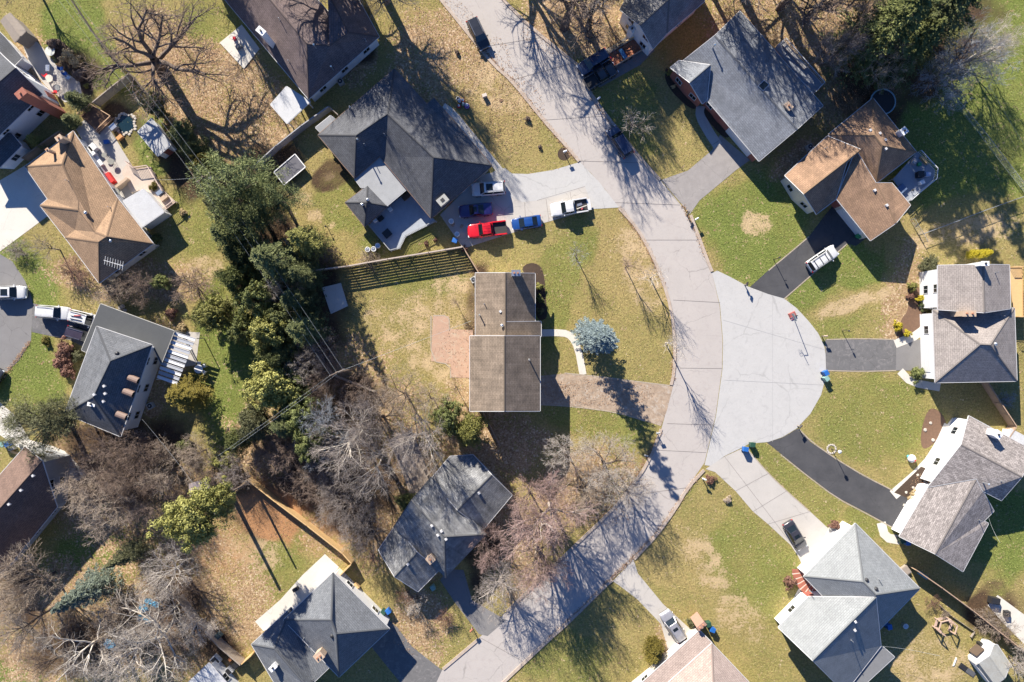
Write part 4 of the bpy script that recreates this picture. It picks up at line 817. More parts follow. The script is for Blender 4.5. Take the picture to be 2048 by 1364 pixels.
T = {
 'oak': [bare_tree('oak', 3, 16, 8, (7, 6, 6, 5), .25, .42, .014, 30, 65, .02, .24), bare_tree('oak', 9, 16, 8, (6, 7, 6, 5), .22, .40, .014, 30, 70, .02, .26)],
 'maple': [bare_tree('maple', 5, 13, 5.5, (10, 8, 7, 6), .16, .26, .016, 20, 48, .07, .13), bare_tree('maple', 15, 13, 5.5, (9, 8, 7, 6), .16, .26, .016, 22, 50, .07, .14)],
 'tall': [bare_tree('tall', 6, 18, 7, (8, 7, 7, 6), .22, .75, .024, 20, 48, .05, .17), bare_tree('tall', 16, 18, 7, (8, 7, 7, 6), .2, .75, .024, 22, 50, .04, .19)],
 'lace': [bare_tree('lace', 21, 9, 4.6, (8, 7, 7, 6), .2, .2, .0105, 30, 62, .04, .2), bare_tree('lace', 22, 9, 4.6, (8, 7, 7, 6), .2, .2, .0105, 30, 62, .04, .2)],
 'wide': [bare_tree('wide', 8, 17, 8.5, (7, 7, 7, 5), .24, .8, .022, 30, 62, .02, .2)],
 'sycamore': [bare_tree('sycamore', 31, 15, 5.5, (7, 7, 7, 5), .25, .36, .015, 22, 50, .06, .16, stems=2)],
 'sapling': [bare_tree('sapling', 41, 6, 1.8, (8, 6, 4), .3, .07, .009, 25, 45, .08, .12), bare_tree('sapling', 42, 6, 1.8, (7, 7, 4), .3, .07, .009, 25, 45, .08, .12)],
 'brush': [bare_tree('brush', 51, 4, 2.6, (5, 6, 6), .35, .06, .012, 20, 60, .06, .22, stems=5), bare_tree('brush', 52, 4, 2.6, (5, 6, 6), .3, .06, .012, 20, 65, .03, .24, stems=6)],
 'spruce': [conifer('spruce', 61, 12, 2.5), conifer('spruce', 62, 12, 2.5, 240, 58)],
 'spruce_blunt': [conifer('spruce_blunt', 63, 14, 2.6, 300, 100, .24, .03, .5, .1, .4, .16, .35)],
 'fir': [conifer('fir', 71, 15, 4.4, 230, 95, .30, .05, .7, .12, .35, .2), conifer('fir', 72, 15, 4.4, 230, 95, .30, .05, .6, .15, .4, .22)],
 'pine': [broad('pine', 81, 12, 4.6, 170, 100, .34, .2, .25, 1.3, .9, .16, 1), broad('pine', 82, 12, 4.6, 170, 100, .34, .2, .25, 1.3, .9, .16, 1)],
 'holly': [broad('holly', 91, 8, 3.4, 260, 66, .2, .14, .08, 1.7), broad('holly', 92, 8, 3.4, 260, 66, .2, .14, .08, 1.6), broad('holly', 93, 8, 3.6, 230, 74, .26, .14, .08, 2.0, .9, .3, 1)],
 'shrub': [broad('shrub', 101, 1.4, 1.0, 60, 70, .13, .3, .0, 1)],
 'highpine': [broad('highpine', 121, 16, 4.4, 130, 110, .26, .2, .58, 1)],
 'arbor': [conifer('arbor', 111, 4, 1.3, 220, 30, .17, .0, .55, .0, .9, .4, .5)],
}
bark = foliage('grey brown bark', (.155, .12, .10), (.095, .075, .065), .9)
F_ = dict(
 grey=foliage('grey twigs', (.37, .325, .30), (.21, .18, .165), .9), tan=foliage('tan twigs', (.46, .38, .30), (.27, .215, .17), .9), pale=foliage('pale twigs', (.50, .45, .40), (.34, .30, .265), .9),
 red=foliage('reddish twigs', (.40, .29, .26), (.27, .185, .17), .9), pink=foliage('pink twigs', (.45, .16, .17), (.3, .1, .11), .9), brown=foliage('brown twigs', (.29, .22, .175), (.15, .11, .09), .9), white=foliage('white bark', (.68, .63, .56), (.40, .36, .31), .8), silver=foliage('silver twigs', (.38, .41, .45), (.24, .26, .30), .9),
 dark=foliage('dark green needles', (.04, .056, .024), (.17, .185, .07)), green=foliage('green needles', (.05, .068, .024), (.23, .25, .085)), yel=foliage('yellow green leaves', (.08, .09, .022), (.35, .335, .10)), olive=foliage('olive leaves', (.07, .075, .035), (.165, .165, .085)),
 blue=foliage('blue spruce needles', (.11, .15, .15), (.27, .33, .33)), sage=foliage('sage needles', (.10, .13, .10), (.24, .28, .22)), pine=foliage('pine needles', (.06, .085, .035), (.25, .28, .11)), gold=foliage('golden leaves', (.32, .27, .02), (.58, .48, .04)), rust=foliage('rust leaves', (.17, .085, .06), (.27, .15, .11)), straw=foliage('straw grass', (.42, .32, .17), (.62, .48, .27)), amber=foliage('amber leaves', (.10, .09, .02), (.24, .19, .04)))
def tree(kind, px, py, h, r, fol, label, bk=None, base=False, cat='tree', group=None, name=None, rot=None, hm=.55, lean=0):
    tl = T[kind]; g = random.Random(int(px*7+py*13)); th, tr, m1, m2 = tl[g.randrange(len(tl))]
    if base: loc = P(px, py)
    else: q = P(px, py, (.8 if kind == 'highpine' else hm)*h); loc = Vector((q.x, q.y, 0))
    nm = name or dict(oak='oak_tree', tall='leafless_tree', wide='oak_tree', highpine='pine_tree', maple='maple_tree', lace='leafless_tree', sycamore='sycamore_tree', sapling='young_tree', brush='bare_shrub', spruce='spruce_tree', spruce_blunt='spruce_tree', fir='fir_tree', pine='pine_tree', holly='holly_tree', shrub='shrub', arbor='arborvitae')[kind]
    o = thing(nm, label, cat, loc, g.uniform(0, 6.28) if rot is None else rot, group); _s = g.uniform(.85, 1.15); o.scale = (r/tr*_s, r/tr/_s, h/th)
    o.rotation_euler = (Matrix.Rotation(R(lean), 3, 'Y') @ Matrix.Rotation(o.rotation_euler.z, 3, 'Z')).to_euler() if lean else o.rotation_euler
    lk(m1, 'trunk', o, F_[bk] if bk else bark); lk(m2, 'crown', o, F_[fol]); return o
G1, G2, G3, G4 = 'leafless trees of the neighbourhood', 'evergreen trees of the middle grove', 'garden shrubs', 'bare brush of the woods'
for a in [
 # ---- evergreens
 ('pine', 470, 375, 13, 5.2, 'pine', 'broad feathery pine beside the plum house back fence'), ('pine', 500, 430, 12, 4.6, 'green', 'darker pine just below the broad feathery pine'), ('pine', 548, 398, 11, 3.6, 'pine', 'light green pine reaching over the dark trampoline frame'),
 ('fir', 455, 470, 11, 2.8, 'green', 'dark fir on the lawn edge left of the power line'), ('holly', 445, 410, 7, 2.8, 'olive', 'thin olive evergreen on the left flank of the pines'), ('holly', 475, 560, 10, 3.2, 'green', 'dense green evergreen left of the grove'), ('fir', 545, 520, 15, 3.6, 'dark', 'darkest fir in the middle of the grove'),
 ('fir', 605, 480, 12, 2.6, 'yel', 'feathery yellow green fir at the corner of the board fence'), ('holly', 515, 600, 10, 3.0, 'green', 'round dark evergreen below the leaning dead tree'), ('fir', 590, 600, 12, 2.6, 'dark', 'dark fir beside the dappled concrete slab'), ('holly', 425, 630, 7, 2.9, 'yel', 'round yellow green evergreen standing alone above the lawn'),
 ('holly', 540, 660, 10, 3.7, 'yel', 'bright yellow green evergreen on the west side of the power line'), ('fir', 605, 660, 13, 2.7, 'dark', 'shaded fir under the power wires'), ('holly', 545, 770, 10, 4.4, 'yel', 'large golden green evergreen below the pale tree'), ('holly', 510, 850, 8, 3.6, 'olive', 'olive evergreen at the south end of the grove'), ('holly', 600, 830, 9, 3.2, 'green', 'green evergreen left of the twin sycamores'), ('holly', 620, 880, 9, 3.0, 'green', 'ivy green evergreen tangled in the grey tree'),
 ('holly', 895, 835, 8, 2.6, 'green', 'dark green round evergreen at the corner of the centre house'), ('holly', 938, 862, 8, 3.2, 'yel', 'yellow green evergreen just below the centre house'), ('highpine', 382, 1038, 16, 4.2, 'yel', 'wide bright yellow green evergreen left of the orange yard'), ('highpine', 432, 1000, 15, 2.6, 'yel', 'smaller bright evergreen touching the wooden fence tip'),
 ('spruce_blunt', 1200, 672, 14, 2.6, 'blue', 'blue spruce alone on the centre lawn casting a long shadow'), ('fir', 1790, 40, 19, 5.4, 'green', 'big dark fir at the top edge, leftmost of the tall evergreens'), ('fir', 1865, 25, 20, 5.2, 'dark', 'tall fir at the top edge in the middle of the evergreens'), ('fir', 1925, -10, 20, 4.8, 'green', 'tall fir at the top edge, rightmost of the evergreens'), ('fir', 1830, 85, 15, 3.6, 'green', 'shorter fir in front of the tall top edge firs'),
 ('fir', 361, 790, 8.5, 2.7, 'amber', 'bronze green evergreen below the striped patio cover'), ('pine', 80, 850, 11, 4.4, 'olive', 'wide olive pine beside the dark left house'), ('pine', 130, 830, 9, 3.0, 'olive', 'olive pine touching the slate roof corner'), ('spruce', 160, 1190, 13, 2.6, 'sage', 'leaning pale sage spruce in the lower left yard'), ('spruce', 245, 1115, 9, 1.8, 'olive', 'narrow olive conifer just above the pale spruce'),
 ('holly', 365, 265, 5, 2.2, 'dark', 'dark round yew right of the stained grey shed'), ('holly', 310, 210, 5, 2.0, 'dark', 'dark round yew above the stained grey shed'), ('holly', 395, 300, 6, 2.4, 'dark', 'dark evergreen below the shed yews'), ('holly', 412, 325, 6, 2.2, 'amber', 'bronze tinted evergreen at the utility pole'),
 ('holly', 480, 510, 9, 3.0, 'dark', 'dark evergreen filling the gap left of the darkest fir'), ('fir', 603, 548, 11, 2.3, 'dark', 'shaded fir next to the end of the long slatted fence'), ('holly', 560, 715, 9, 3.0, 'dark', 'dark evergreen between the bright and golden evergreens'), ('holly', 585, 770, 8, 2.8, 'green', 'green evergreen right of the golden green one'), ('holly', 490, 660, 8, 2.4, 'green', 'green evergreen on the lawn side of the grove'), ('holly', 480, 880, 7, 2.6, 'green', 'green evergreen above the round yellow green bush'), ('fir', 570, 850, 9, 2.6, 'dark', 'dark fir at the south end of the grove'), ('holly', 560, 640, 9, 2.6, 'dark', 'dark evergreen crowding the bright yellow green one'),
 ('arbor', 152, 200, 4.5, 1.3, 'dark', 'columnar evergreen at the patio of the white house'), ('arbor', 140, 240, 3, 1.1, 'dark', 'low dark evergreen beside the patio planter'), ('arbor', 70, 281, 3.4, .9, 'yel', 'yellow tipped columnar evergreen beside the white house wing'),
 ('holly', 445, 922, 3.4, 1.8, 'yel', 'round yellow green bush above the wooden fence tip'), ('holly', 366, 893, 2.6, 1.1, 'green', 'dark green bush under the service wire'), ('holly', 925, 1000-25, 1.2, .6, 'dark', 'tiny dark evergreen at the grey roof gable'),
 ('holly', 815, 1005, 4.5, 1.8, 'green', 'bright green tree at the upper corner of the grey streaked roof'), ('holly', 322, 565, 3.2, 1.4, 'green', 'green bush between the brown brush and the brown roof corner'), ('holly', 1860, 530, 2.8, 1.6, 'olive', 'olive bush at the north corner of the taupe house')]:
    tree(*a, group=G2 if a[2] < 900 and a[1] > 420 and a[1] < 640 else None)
for a in [('arbor', 1310, 1295, 3.2, 1.35, 'amber', 'bronze hedge bush upper half beside the silver car drive'), ('arbor', 1308, 1312, 3.0, 1.25, 'amber', 'bronze hedge bush lower half beside the silver car drive'),
 ('arbor', 1950, 507, 2.6, .7, 'gold', 'left golden columnar bush behind the taupe house'), ('arbor', 1972, 506, 2.8, .7, 'gold', 'right golden columnar bush behind the taupe house'),
 ('shrub', 1835, 748, 1.5, 1.1, 'green', 'round green bush at the garage corner of the taupe house'), ('shrub', 1797, 652, 1.2, .72, 'gold', 'bright yellow bush nearest the grey driveway'), ('shrub', 1815, 667, .9, .6, 'gold', 'smaller yellow bush beside the front walk'), ('shrub', 1844, 597, 1.1, .7, 'gold', 'yellow bush in the bed by the white wall'), ('shrub', 1826, 573, 1.2, .75, 'yel', 'green yellow bush at the top of the mulch bed'), ('shrub', 1848, 612, 1.2, .75, 'dark', 'dark green bush below the wall side yellow bush'), ('shrub', 1822, 594, .9, .6, 'rust', 'rust coloured bush in the middle of the bed'),
 ('shrub', 1079, 573, .9, .6, 'yel', 'bright green round bush beside the centre house chimney'), ('shrub', 1080, 598, .9, .65, 'green', 'green round bush, second in the row at the centre house'), ('shrub', 1081, 622, .9, .6, 'olive', 'dull green round bush, last in the row at the centre house'),
 ('shrub', 128, 700, 1.6, 1.5, 'rust', 'upper end of the rust coloured hedge left of the slate roof'), ('shrub', 122, 722, 1.5, 1.4, 'rust', 'middle of the rust coloured hedge left of the slate roof'), ('shrub', 134, 742, 1.3, 1.2, 'rust', 'lower end of the rust coloured hedge left of the slate roof'), ('shrub', 155, 712, 1.2, .9, 'olive', 'tan green bush tucked beside the rust hedge'),
 ('shrub', 90, 682, .7, .7, 'amber', 'bronze bush at the drive edge of the left lawn'), ('shrub', 135, 110, 1.2, 1.1, 'straw', 'clump of straw coloured ornamental grass by the patio'), ('shrub', 150, 124, 1.0, .9, 'straw', 'second straw grass clump beside the first'), ('shrub', 158, 150, 1.2, 1.0, 'brown', 'dark shrub in the curved planting bed'), ('shrub', 105, 88, 1.0, .9, 'brown', 'purple brown shrub in the upper planting bed'), ('shrub', 172, 172, .6, .4, 'yel', 'small lime plant in the curved bed'),
 ('shrub', 365, 425, .6, .6, 'straw', 'dry grass tuft on the lawn below the stepping stone'), ('shrub', 1580, 1165, 1.3, 1.0, 'rust', 'rust shrub beside the brick front steps'), ('shrub', 1670, 1050, 1.1, .8, 'rust', 'brown shrub at the corner of the white parking pad'), ('shrub', 1340, 145, .9, .55, 'yel', 'yellow green bush at the brick corner of the ranch house'), ('shrub', 1347, 173, .5, .35, 'straw', 'dry plant in the dark bed of the ranch house'),
 ('shrub', 1421, 960, .6, .8, 'rust', 'rusty ground plant around the white mailbox'), ('shrub', 1456, 1000, .5, .6, 'tan', 'dry tuft on the lawn below the white mailbox'), ('shrub', 1857, 970, .8, .8, 'rust', 'orange brown plant in the bed beside the front walk'), ('shrub', 1830, 993, .8, .9, 'straw', 'straw coloured grass clump beside the front walk'),
 ('shrub', 1262, 34, 1.0, .8, 'amber', 'bronze bush at the corner of the top white house'), ('shrub', 1385, 1244, .9, .8, 'olive', 'olive bush beside the pinkish chimney'), ('shrub', 855, 375, .01, .01, 'dark', 'x'),
 ('shrub', 310, 478, 1.4, 1.0, 'green', 'green bush at the right corner of the golden brown roof'), ('shrub', 930, 498, .6, .5, 'rust', 'small brown plant at the end of the board fence'), ('shrub', 852, 487, .5, .4, 'rust', 'small brown plant in the grass below the deck'), ('shrub', 871, 479, .5, .35, 'rust', 'smallest brown plant near the drive wall'),
 ('shrub', 1055, 237, .6, .45, 'brown', 'leafless dark bush on the leaf strewn verge'), ('shrub', 1080, 294, .4, .35, 'brown', 'dark clump on the verge above the round bed'), ('shrub', 914, 104, .5, .4, 'brown', 'dark stump like clump near the road top'), ('shrub', 341, 627, 1.0, .9, 'rust', 'reddish bush between stones at the left house path'), ('shrub', 362, 655, .8, .8, 'straw', 'straw bush beside the striped patio cover'),
 ('shrub', 232, 390, .8, .5, 'olive', 'patio plant among the pots behind the brown roof'), ('shrub', 308, 372, 1.1, .8, 'amber', 'yellow leafed plants in the railed planter'), ('shrub', 835, 480-30, .01, .01, 'dark', 'x')]:
    if a[-1] != 'x': tree(*a, cat='grass clump' if a[5] == 'straw' else 'shrub', group=G3)
for a in [
 # ---- big leafless trees
 ('wide', 322, 138, 17, 10.0, 'brown', 'great crooked oak at upper left throwing long shadows over leaves', None, True), ('tall', 705, -35, 24, 7.5, 'tan', 'leafless tree at the top edge shading the plum roof', 'white', True), ('tall', 690, -40, 17, 6.0, 'grey', 'second pale leafless tree at the top edge above the plum roof', 'white', True),
 ('wide', 1128, 55, 17, 8.5, 'brown', 'large leafless tree beside the road at top centre', None, True), ('tall', 1176, 58, 15, 4.6, 'grey', 'leafless tree above the two black cars', None, True), ('maple', 1205, 20, 13, 4.5, 'brown', 'leafless tree between the road and the top white house', None, True),
 ('tall', 1475, -30, 20, 7, 'grey', 'leafless tree at the top edge shading the blue grey roof', None, True), ('tall', 1560, 15, 19, 6.5, 'brown', 'leafless tree behind the blue grey roof at the top edge', None, True), ('tall', 1610, 40, 16, 6, 'grey', 'leafless tree behind the raised deck of the ranch house', None, True), ('oak', 1670, 90, 15, 5.5, 'brown', 'leafless tree left of the tall evergreens', None, True), ('maple', 1690, 20, 14, 5, 'grey', 'tall leafless tree in the leafy top wood', None, True), ('lace', 1730, 140, 11, 4.5, 'tan', 'smaller leafless tree above the brown cross gabled roof', None, True),
 ('lace', 1880, 150, 13, 5.0, 'silver', 'silvery leafless tree below the tall evergreens', None, True), ('lace', 1845, 185, 11, 4.4, 'silver', 'silvery leafless tree above the round trampoline', None, True), ('lace', 1935, 120, 10, 3.6, 'pale', 'pale leafless tree right of the silvery ones', 'white', True), ('sapling', 1965, 115, 7, 1.8, 'pale', 'small white branched tree on the right lawn', 'white', True),
 ('sapling', 1155, 507, 5.5, 1.7, 'silver', 'young pale tree on the lawn below the white pickup'), ('sapling', 1258, 530, 6, 1.7, 'red', 'young reddish tree in the middle of the verge lawn'), ('sapling', 1300, 556, 6.5, 2.0, 'pale', 'white barked young tree at the road bend', 'white', True), ('sapling', 1331, 686, 9, 2.3, 'pale', 'tall young tree at the kerb with a long fan shadow', 'white', True), ('sapling', 1268, 245, 6, 2.6, 'pale', 'small pale tree above the navy car on the road'),
 ('lace', 1135, 905, 9, 3.4, 'pale', 'pale leafless tree nearest the centre house shadow'), ('lace', 1215, 935, 10, 4.8, 'pale', 'wide pale leafless tree beside the road bend'), ('lace', 1170, 985, 9, 4.0, 'tan', 'tan leafless tree below the wide pale one'), ('lace', 1255, 975, 9, 3.6, 'pale', 'pale leafless tree leaning over the road'),
 ('maple', 1105, 1035, 15, 5.8, 'red', 'large reddish maple leaning toward the road', 'pale'), ('maple', 1075, 1120, 13, 4.8, 'red', 'reddish maple just below the largest one', 'tan'), ('maple', 1060, 1000, 12, 4.0, 'red', 'reddish brown maple beside the grey roof corner'), ('lace', 1000, 1180, 11, 4.4, 'grey', 'grey leafless tree over the driveway of the grey house', 'pale'), ('lace', 975, 1100, 9, 3.2, 'red', 'mauve leafless tree at the end of the grey roof'),
 ('sapling', 742, 1118, 4, 1.4, 'pink', 'small pink twigged tree beside the garage roof'), ('lace', 830, 1206, 4.5, 2.0, 'pale', 'pale rounded shrub tree beside the grey garage'), ('brush', 810, 1190, 3, 1.6, 'rust', 'rusty shrub at the end of the grey garage'), ('brush', 890, 1240, 2, 1.5, 'rust', 'rusty shrub on the lawn beside the grey driveway'),
 ('sycamore', 700, 880, 15, 5.6, 'grey', 'white trunked sycamore in the middle wood', 'white'), ('sycamore', 745, 930, 15, 4.8, 'grey', 'white trunked sycamore leaning left of the worn path', 'white'), ('sycamore', 835, 880, 14, 4.8, 'grey', 'white trunked multi stem tree above the grey roof', 'white'), ('lace', 640, 860, 12, 4.6, 'silver', 'silvery leafless tree with ivy left of the sycamores'), ('lace', 800, 790, 9, 4.0, 'tan', 'tan leafless tree at the corner of the back yard'), ('lace', 750, 840, 11, 4.4, 'grey', 'mauve grey leafless tree between pole and sycamores'), ('lace', 600, 735, 8, 3.4, 'pale', 'pale leafless tree left of the second utility pole'), ('lace', 860, 800, 7, 3.0, 'tan', 'tan leafless shrub tree at the red patio corner'),
 ('lace', 690, 1010, 10, 4.2, 'grey', 'grey leafless tree below the worn path wood'), ('lace', 620, 960, 5, 4.0, 'brown', 'brown leafless tree behind the yellow wooden fence'), ('lace', 720, 1060, 9, 3.6, 'grey', 'grey leafless tree beside the shaded fence'), ('maple', 560, 900, 6, 4.4, 'brown', 'dark brown leafless tree south of the grove'), ('lace', 670, 1020, 5, 3.0, 'brown', 'low brown tree along the yellow fence'),
 ('lace', 560, 590, 9, 3.2, 'pale', 'dead pale tree leaning in the middle of the grove', 'pale'), ('lace', 650, 760, 7, 3.4, 'brown', 'brown leafless tree under the second utility pole'),
 ('lace', 178, 975, 11, 4.6, 'tan', 'tan leafless tree beside the dark brown left roof'), ('lace', 210, 1010, 11, 5.0, 'tan', 'wide tan leafless tree in the left wood'), ('maple', 260, 960, 10, 4.6, 'brown', 'brown leafless tree below the dark left house'), ('lace', 200, 900, 8, 4.2, 'brown', 'purple brown tree at the foot of the slate roof'), ('lace', 330, 945, 8, 4.2, 'tan', 'tan leafless tree under the service wire'), ('lace', 300, 1010, 9, 3.8, 'brown', 'dark leafless tree above the bright evergreen'), ('lace', 395, 905, 5, 3.0, 'tan', 'low tan thicket above the pink roofed shed'), ('lace', 470, 945, 5, 3.0, 'grey', 'grey thicket at the tip of the wooden fence'),
 ('maple', 40, 1180, 13, 5.2, 'tan', 'tan leafless tree at the lower left edge'), ('lace', 45, 1250, 12, 4.8, 'grey', 'grey leafless tree in the bottom left corner'), ('oak', 290, 1290, 15, 7.0, 'pale', 'large white branched tree at the bottom left', 'white'), ('oak', 160, 1310, 14, 6.0, 'pale', 'sprawling pale tree in the bottom left corner wood', 'white'), ('lace', 330, 1150, 9, 4.2, 'pale', 'pale leafless tree beside the bright evergreen', 'white'), ('lace', 330, 1230, 9, 4.2, 'grey', 'grey leafless tree above the blue tarps', 'white'), ('lace', 220, 1250, 9, 4.2, 'tan', 'tan leafless tree left of the blue tarps'),
 ('wide', 775, 5, 11, 5.0, 'grey', 'leafless tree between the plum roof corner and the front lawn', None, True), ('tall', 742, -62, 24, 7.0, 'grey', 'unseen very tall leafless tree added beyond the top edge to streak the charcoal roof with shadow', None, True), ('tall', 640, -60, 19, 6.5, 'tan', 'leafless tree beyond the top edge behind the plum roof', 'white', True), ('tall', 1400, -60, 19, 6.0, 'grey', 'leafless tree beyond the top edge behind the white gabled house', None, True), ('maple', 1230, -40, 15, 5.0, 'brown', 'leafless tree beyond the top edge near the white gabled house', None, True), ('maple', 1640, 130, 11, 4.0, 'grey', 'leafless tree between the ranch house deck and the brown roof', None, True),  # very tall tree by the charcoal roof is added for its streak shadows
 ('brush', 560, 440, 3, 2.2, 'brown', 'brown brush at the foot of the dark pine'), ('lace', 640, 700, 7, 3.0, 'grey', 'grey leafless tree in the dark gap below the concrete slab'), ('lace', 650, 950, 7, 3.6, 'grey', 'grey tangle above the yellow fence bend'), ('lace', 720, 790, 8, 3.4, 'brown', 'brown tangle just right of the second pole'), ('lace', 170, 930, 7, 3.4, 'brown', 'dark brown tangle above the tan left wood'), ('lace', 300, 900, 6, 3.0, 'brown', 'brown tangle below the bronze evergreen'), ('lace', 420, 940, 5, 2.6, 'brown', 'brown tangle between fence tip and pink roofed shed'), ('lace', 100, 1330, 9, 4.2, 'brown', 'brown tree at the very bottom left'), ('brush', 240, 1240, 3, 2.8, 'brown', 'brown undergrowth around the blue tarps'), ('brush', 340, 1290, 3, 2.6, 'brown', 'brown undergrowth right of the large white branched tree'), ('brush', 370, 1180, 3, 2.0, 'brown', 'brown undergrowth at the top of the weathered brown fence'),
 ('lace', 255, 905, 8, 3.6, 'brown', 'brown leafless tree below the slate roof tip'), ('lace', 250, 1320, 10, 5.0, 'pale', 'pale tangled tree at the bottom left edge', 'white'), ('lace', 380, 1260, 7, 3.2, 'pale', 'pale leafless tree next to the weathered brown fence', 'white'),
 ('lace', 620, 790, 8, 3.4, 'brown', 'brown leafless tree right of the large golden evergreen'),
 ('sapling', 95, 495, 5, 2.2, 'grey', 'small leafless tree on the lawn of the golden brown house'), ('brush', 245, 570, 4, 2.6, 'tan', 'tan thicket below the roof antenna'), ('brush', 215, 590, 3.4, 2.4, 'tan', 'straw coloured thicket between the two left houses'), ('lace', 270, 570, 6, 3.0, 'brown', 'brown leafless shrub tree at the brown roof corner'), ('brush', 380, 572, 4.2, 3.0, 'brown', 'wide brown thicket left of the grove'), ('brush', 150, 540, 2.2, 2.4, 'rust', 'rust coloured brush along the golden brown house wall'), ('brush', 35, 500, 1.8, 1.8, 'grey', 'grey low brush at the concrete driveway corner'), ('brush', 455, 630, 4, 2.2, 'brown', 'brown brush beside the round yellow green evergreen'),
 ('maple', 85, -5, 12, 3.6, 'grey', 'leafless tree shading the top left lawn', None, True), ('tall', 420, -60, 16, 6.0, 'brown', 'leafless tree beyond the top edge left of the plum roof', None, True), ('brush', 960, 590, 2.0, 1.0, 'tan', 'dry bush at the wall of the centre house'), ('sapling', 910, 775, 4, 1.4, 'brown', 'small crooked tree below the red patio'), ('sapling', 912, 605, 2.6, .9, 'brown', 'tiny bare tree in the centre back yard'), ('brush', 1985, 1245, 2.2, 2.4, 'tan', 'reddish thicket along the fence by the small patio'), ('brush', 2010, 1262, 2.2, 2.2, 'brown', 'brown thicket along the lower right fence'), ('lace', 2045, 1330, 5, 2.6, 'pale', 'pale leafless tree behind the open shed'), ('brush', 1868, 1205, 1.2, 1.4, 'rust', 'rusty low bushes at the middle of the right fence'), ('brush', 2010, 800, 1.6, 1.6, 'silver', 'grey shrub in the shade behind the right fence'),
 ('brush', 740, 520, 1.4, 1.8, 'tan', 'dry brush at the foot of the long board fence'), ('brush', 650, 515, 2.4, 2.4, 'brown', 'brown brush at the left end of the board fence'), ('brush', 1220, 70, 2.2, 1.8, 'brown', 'brown brush beside the top white house'), ('brush', 1890, 1230, 1.0, .8, 'tan', 'dead plant pile in the wooden frame'), ('tall', 1530, -90, 16, 6.5, 'brown', 'leafless tree outside the top edge behind the wood', None, True), ('tall', 1010, -110, 17, 6, 'grey', 'leafless roadside tree beyond the top edge', None, True), ('brush', 130, 1230, 2.4, 2.2, 'tan', 'tan brush around the foot of the pale spruce')]:
    k = a[0]; tree(k, *a[1:7], bk=a[7] if len(a) > 7 else None, base=a[8] if len(a) > 8 else False, cat='shrub' if k == 'brush' else 'tree', group=G4 if k == 'brush' else G1, lean=17 if a[1] == 322 else 0)
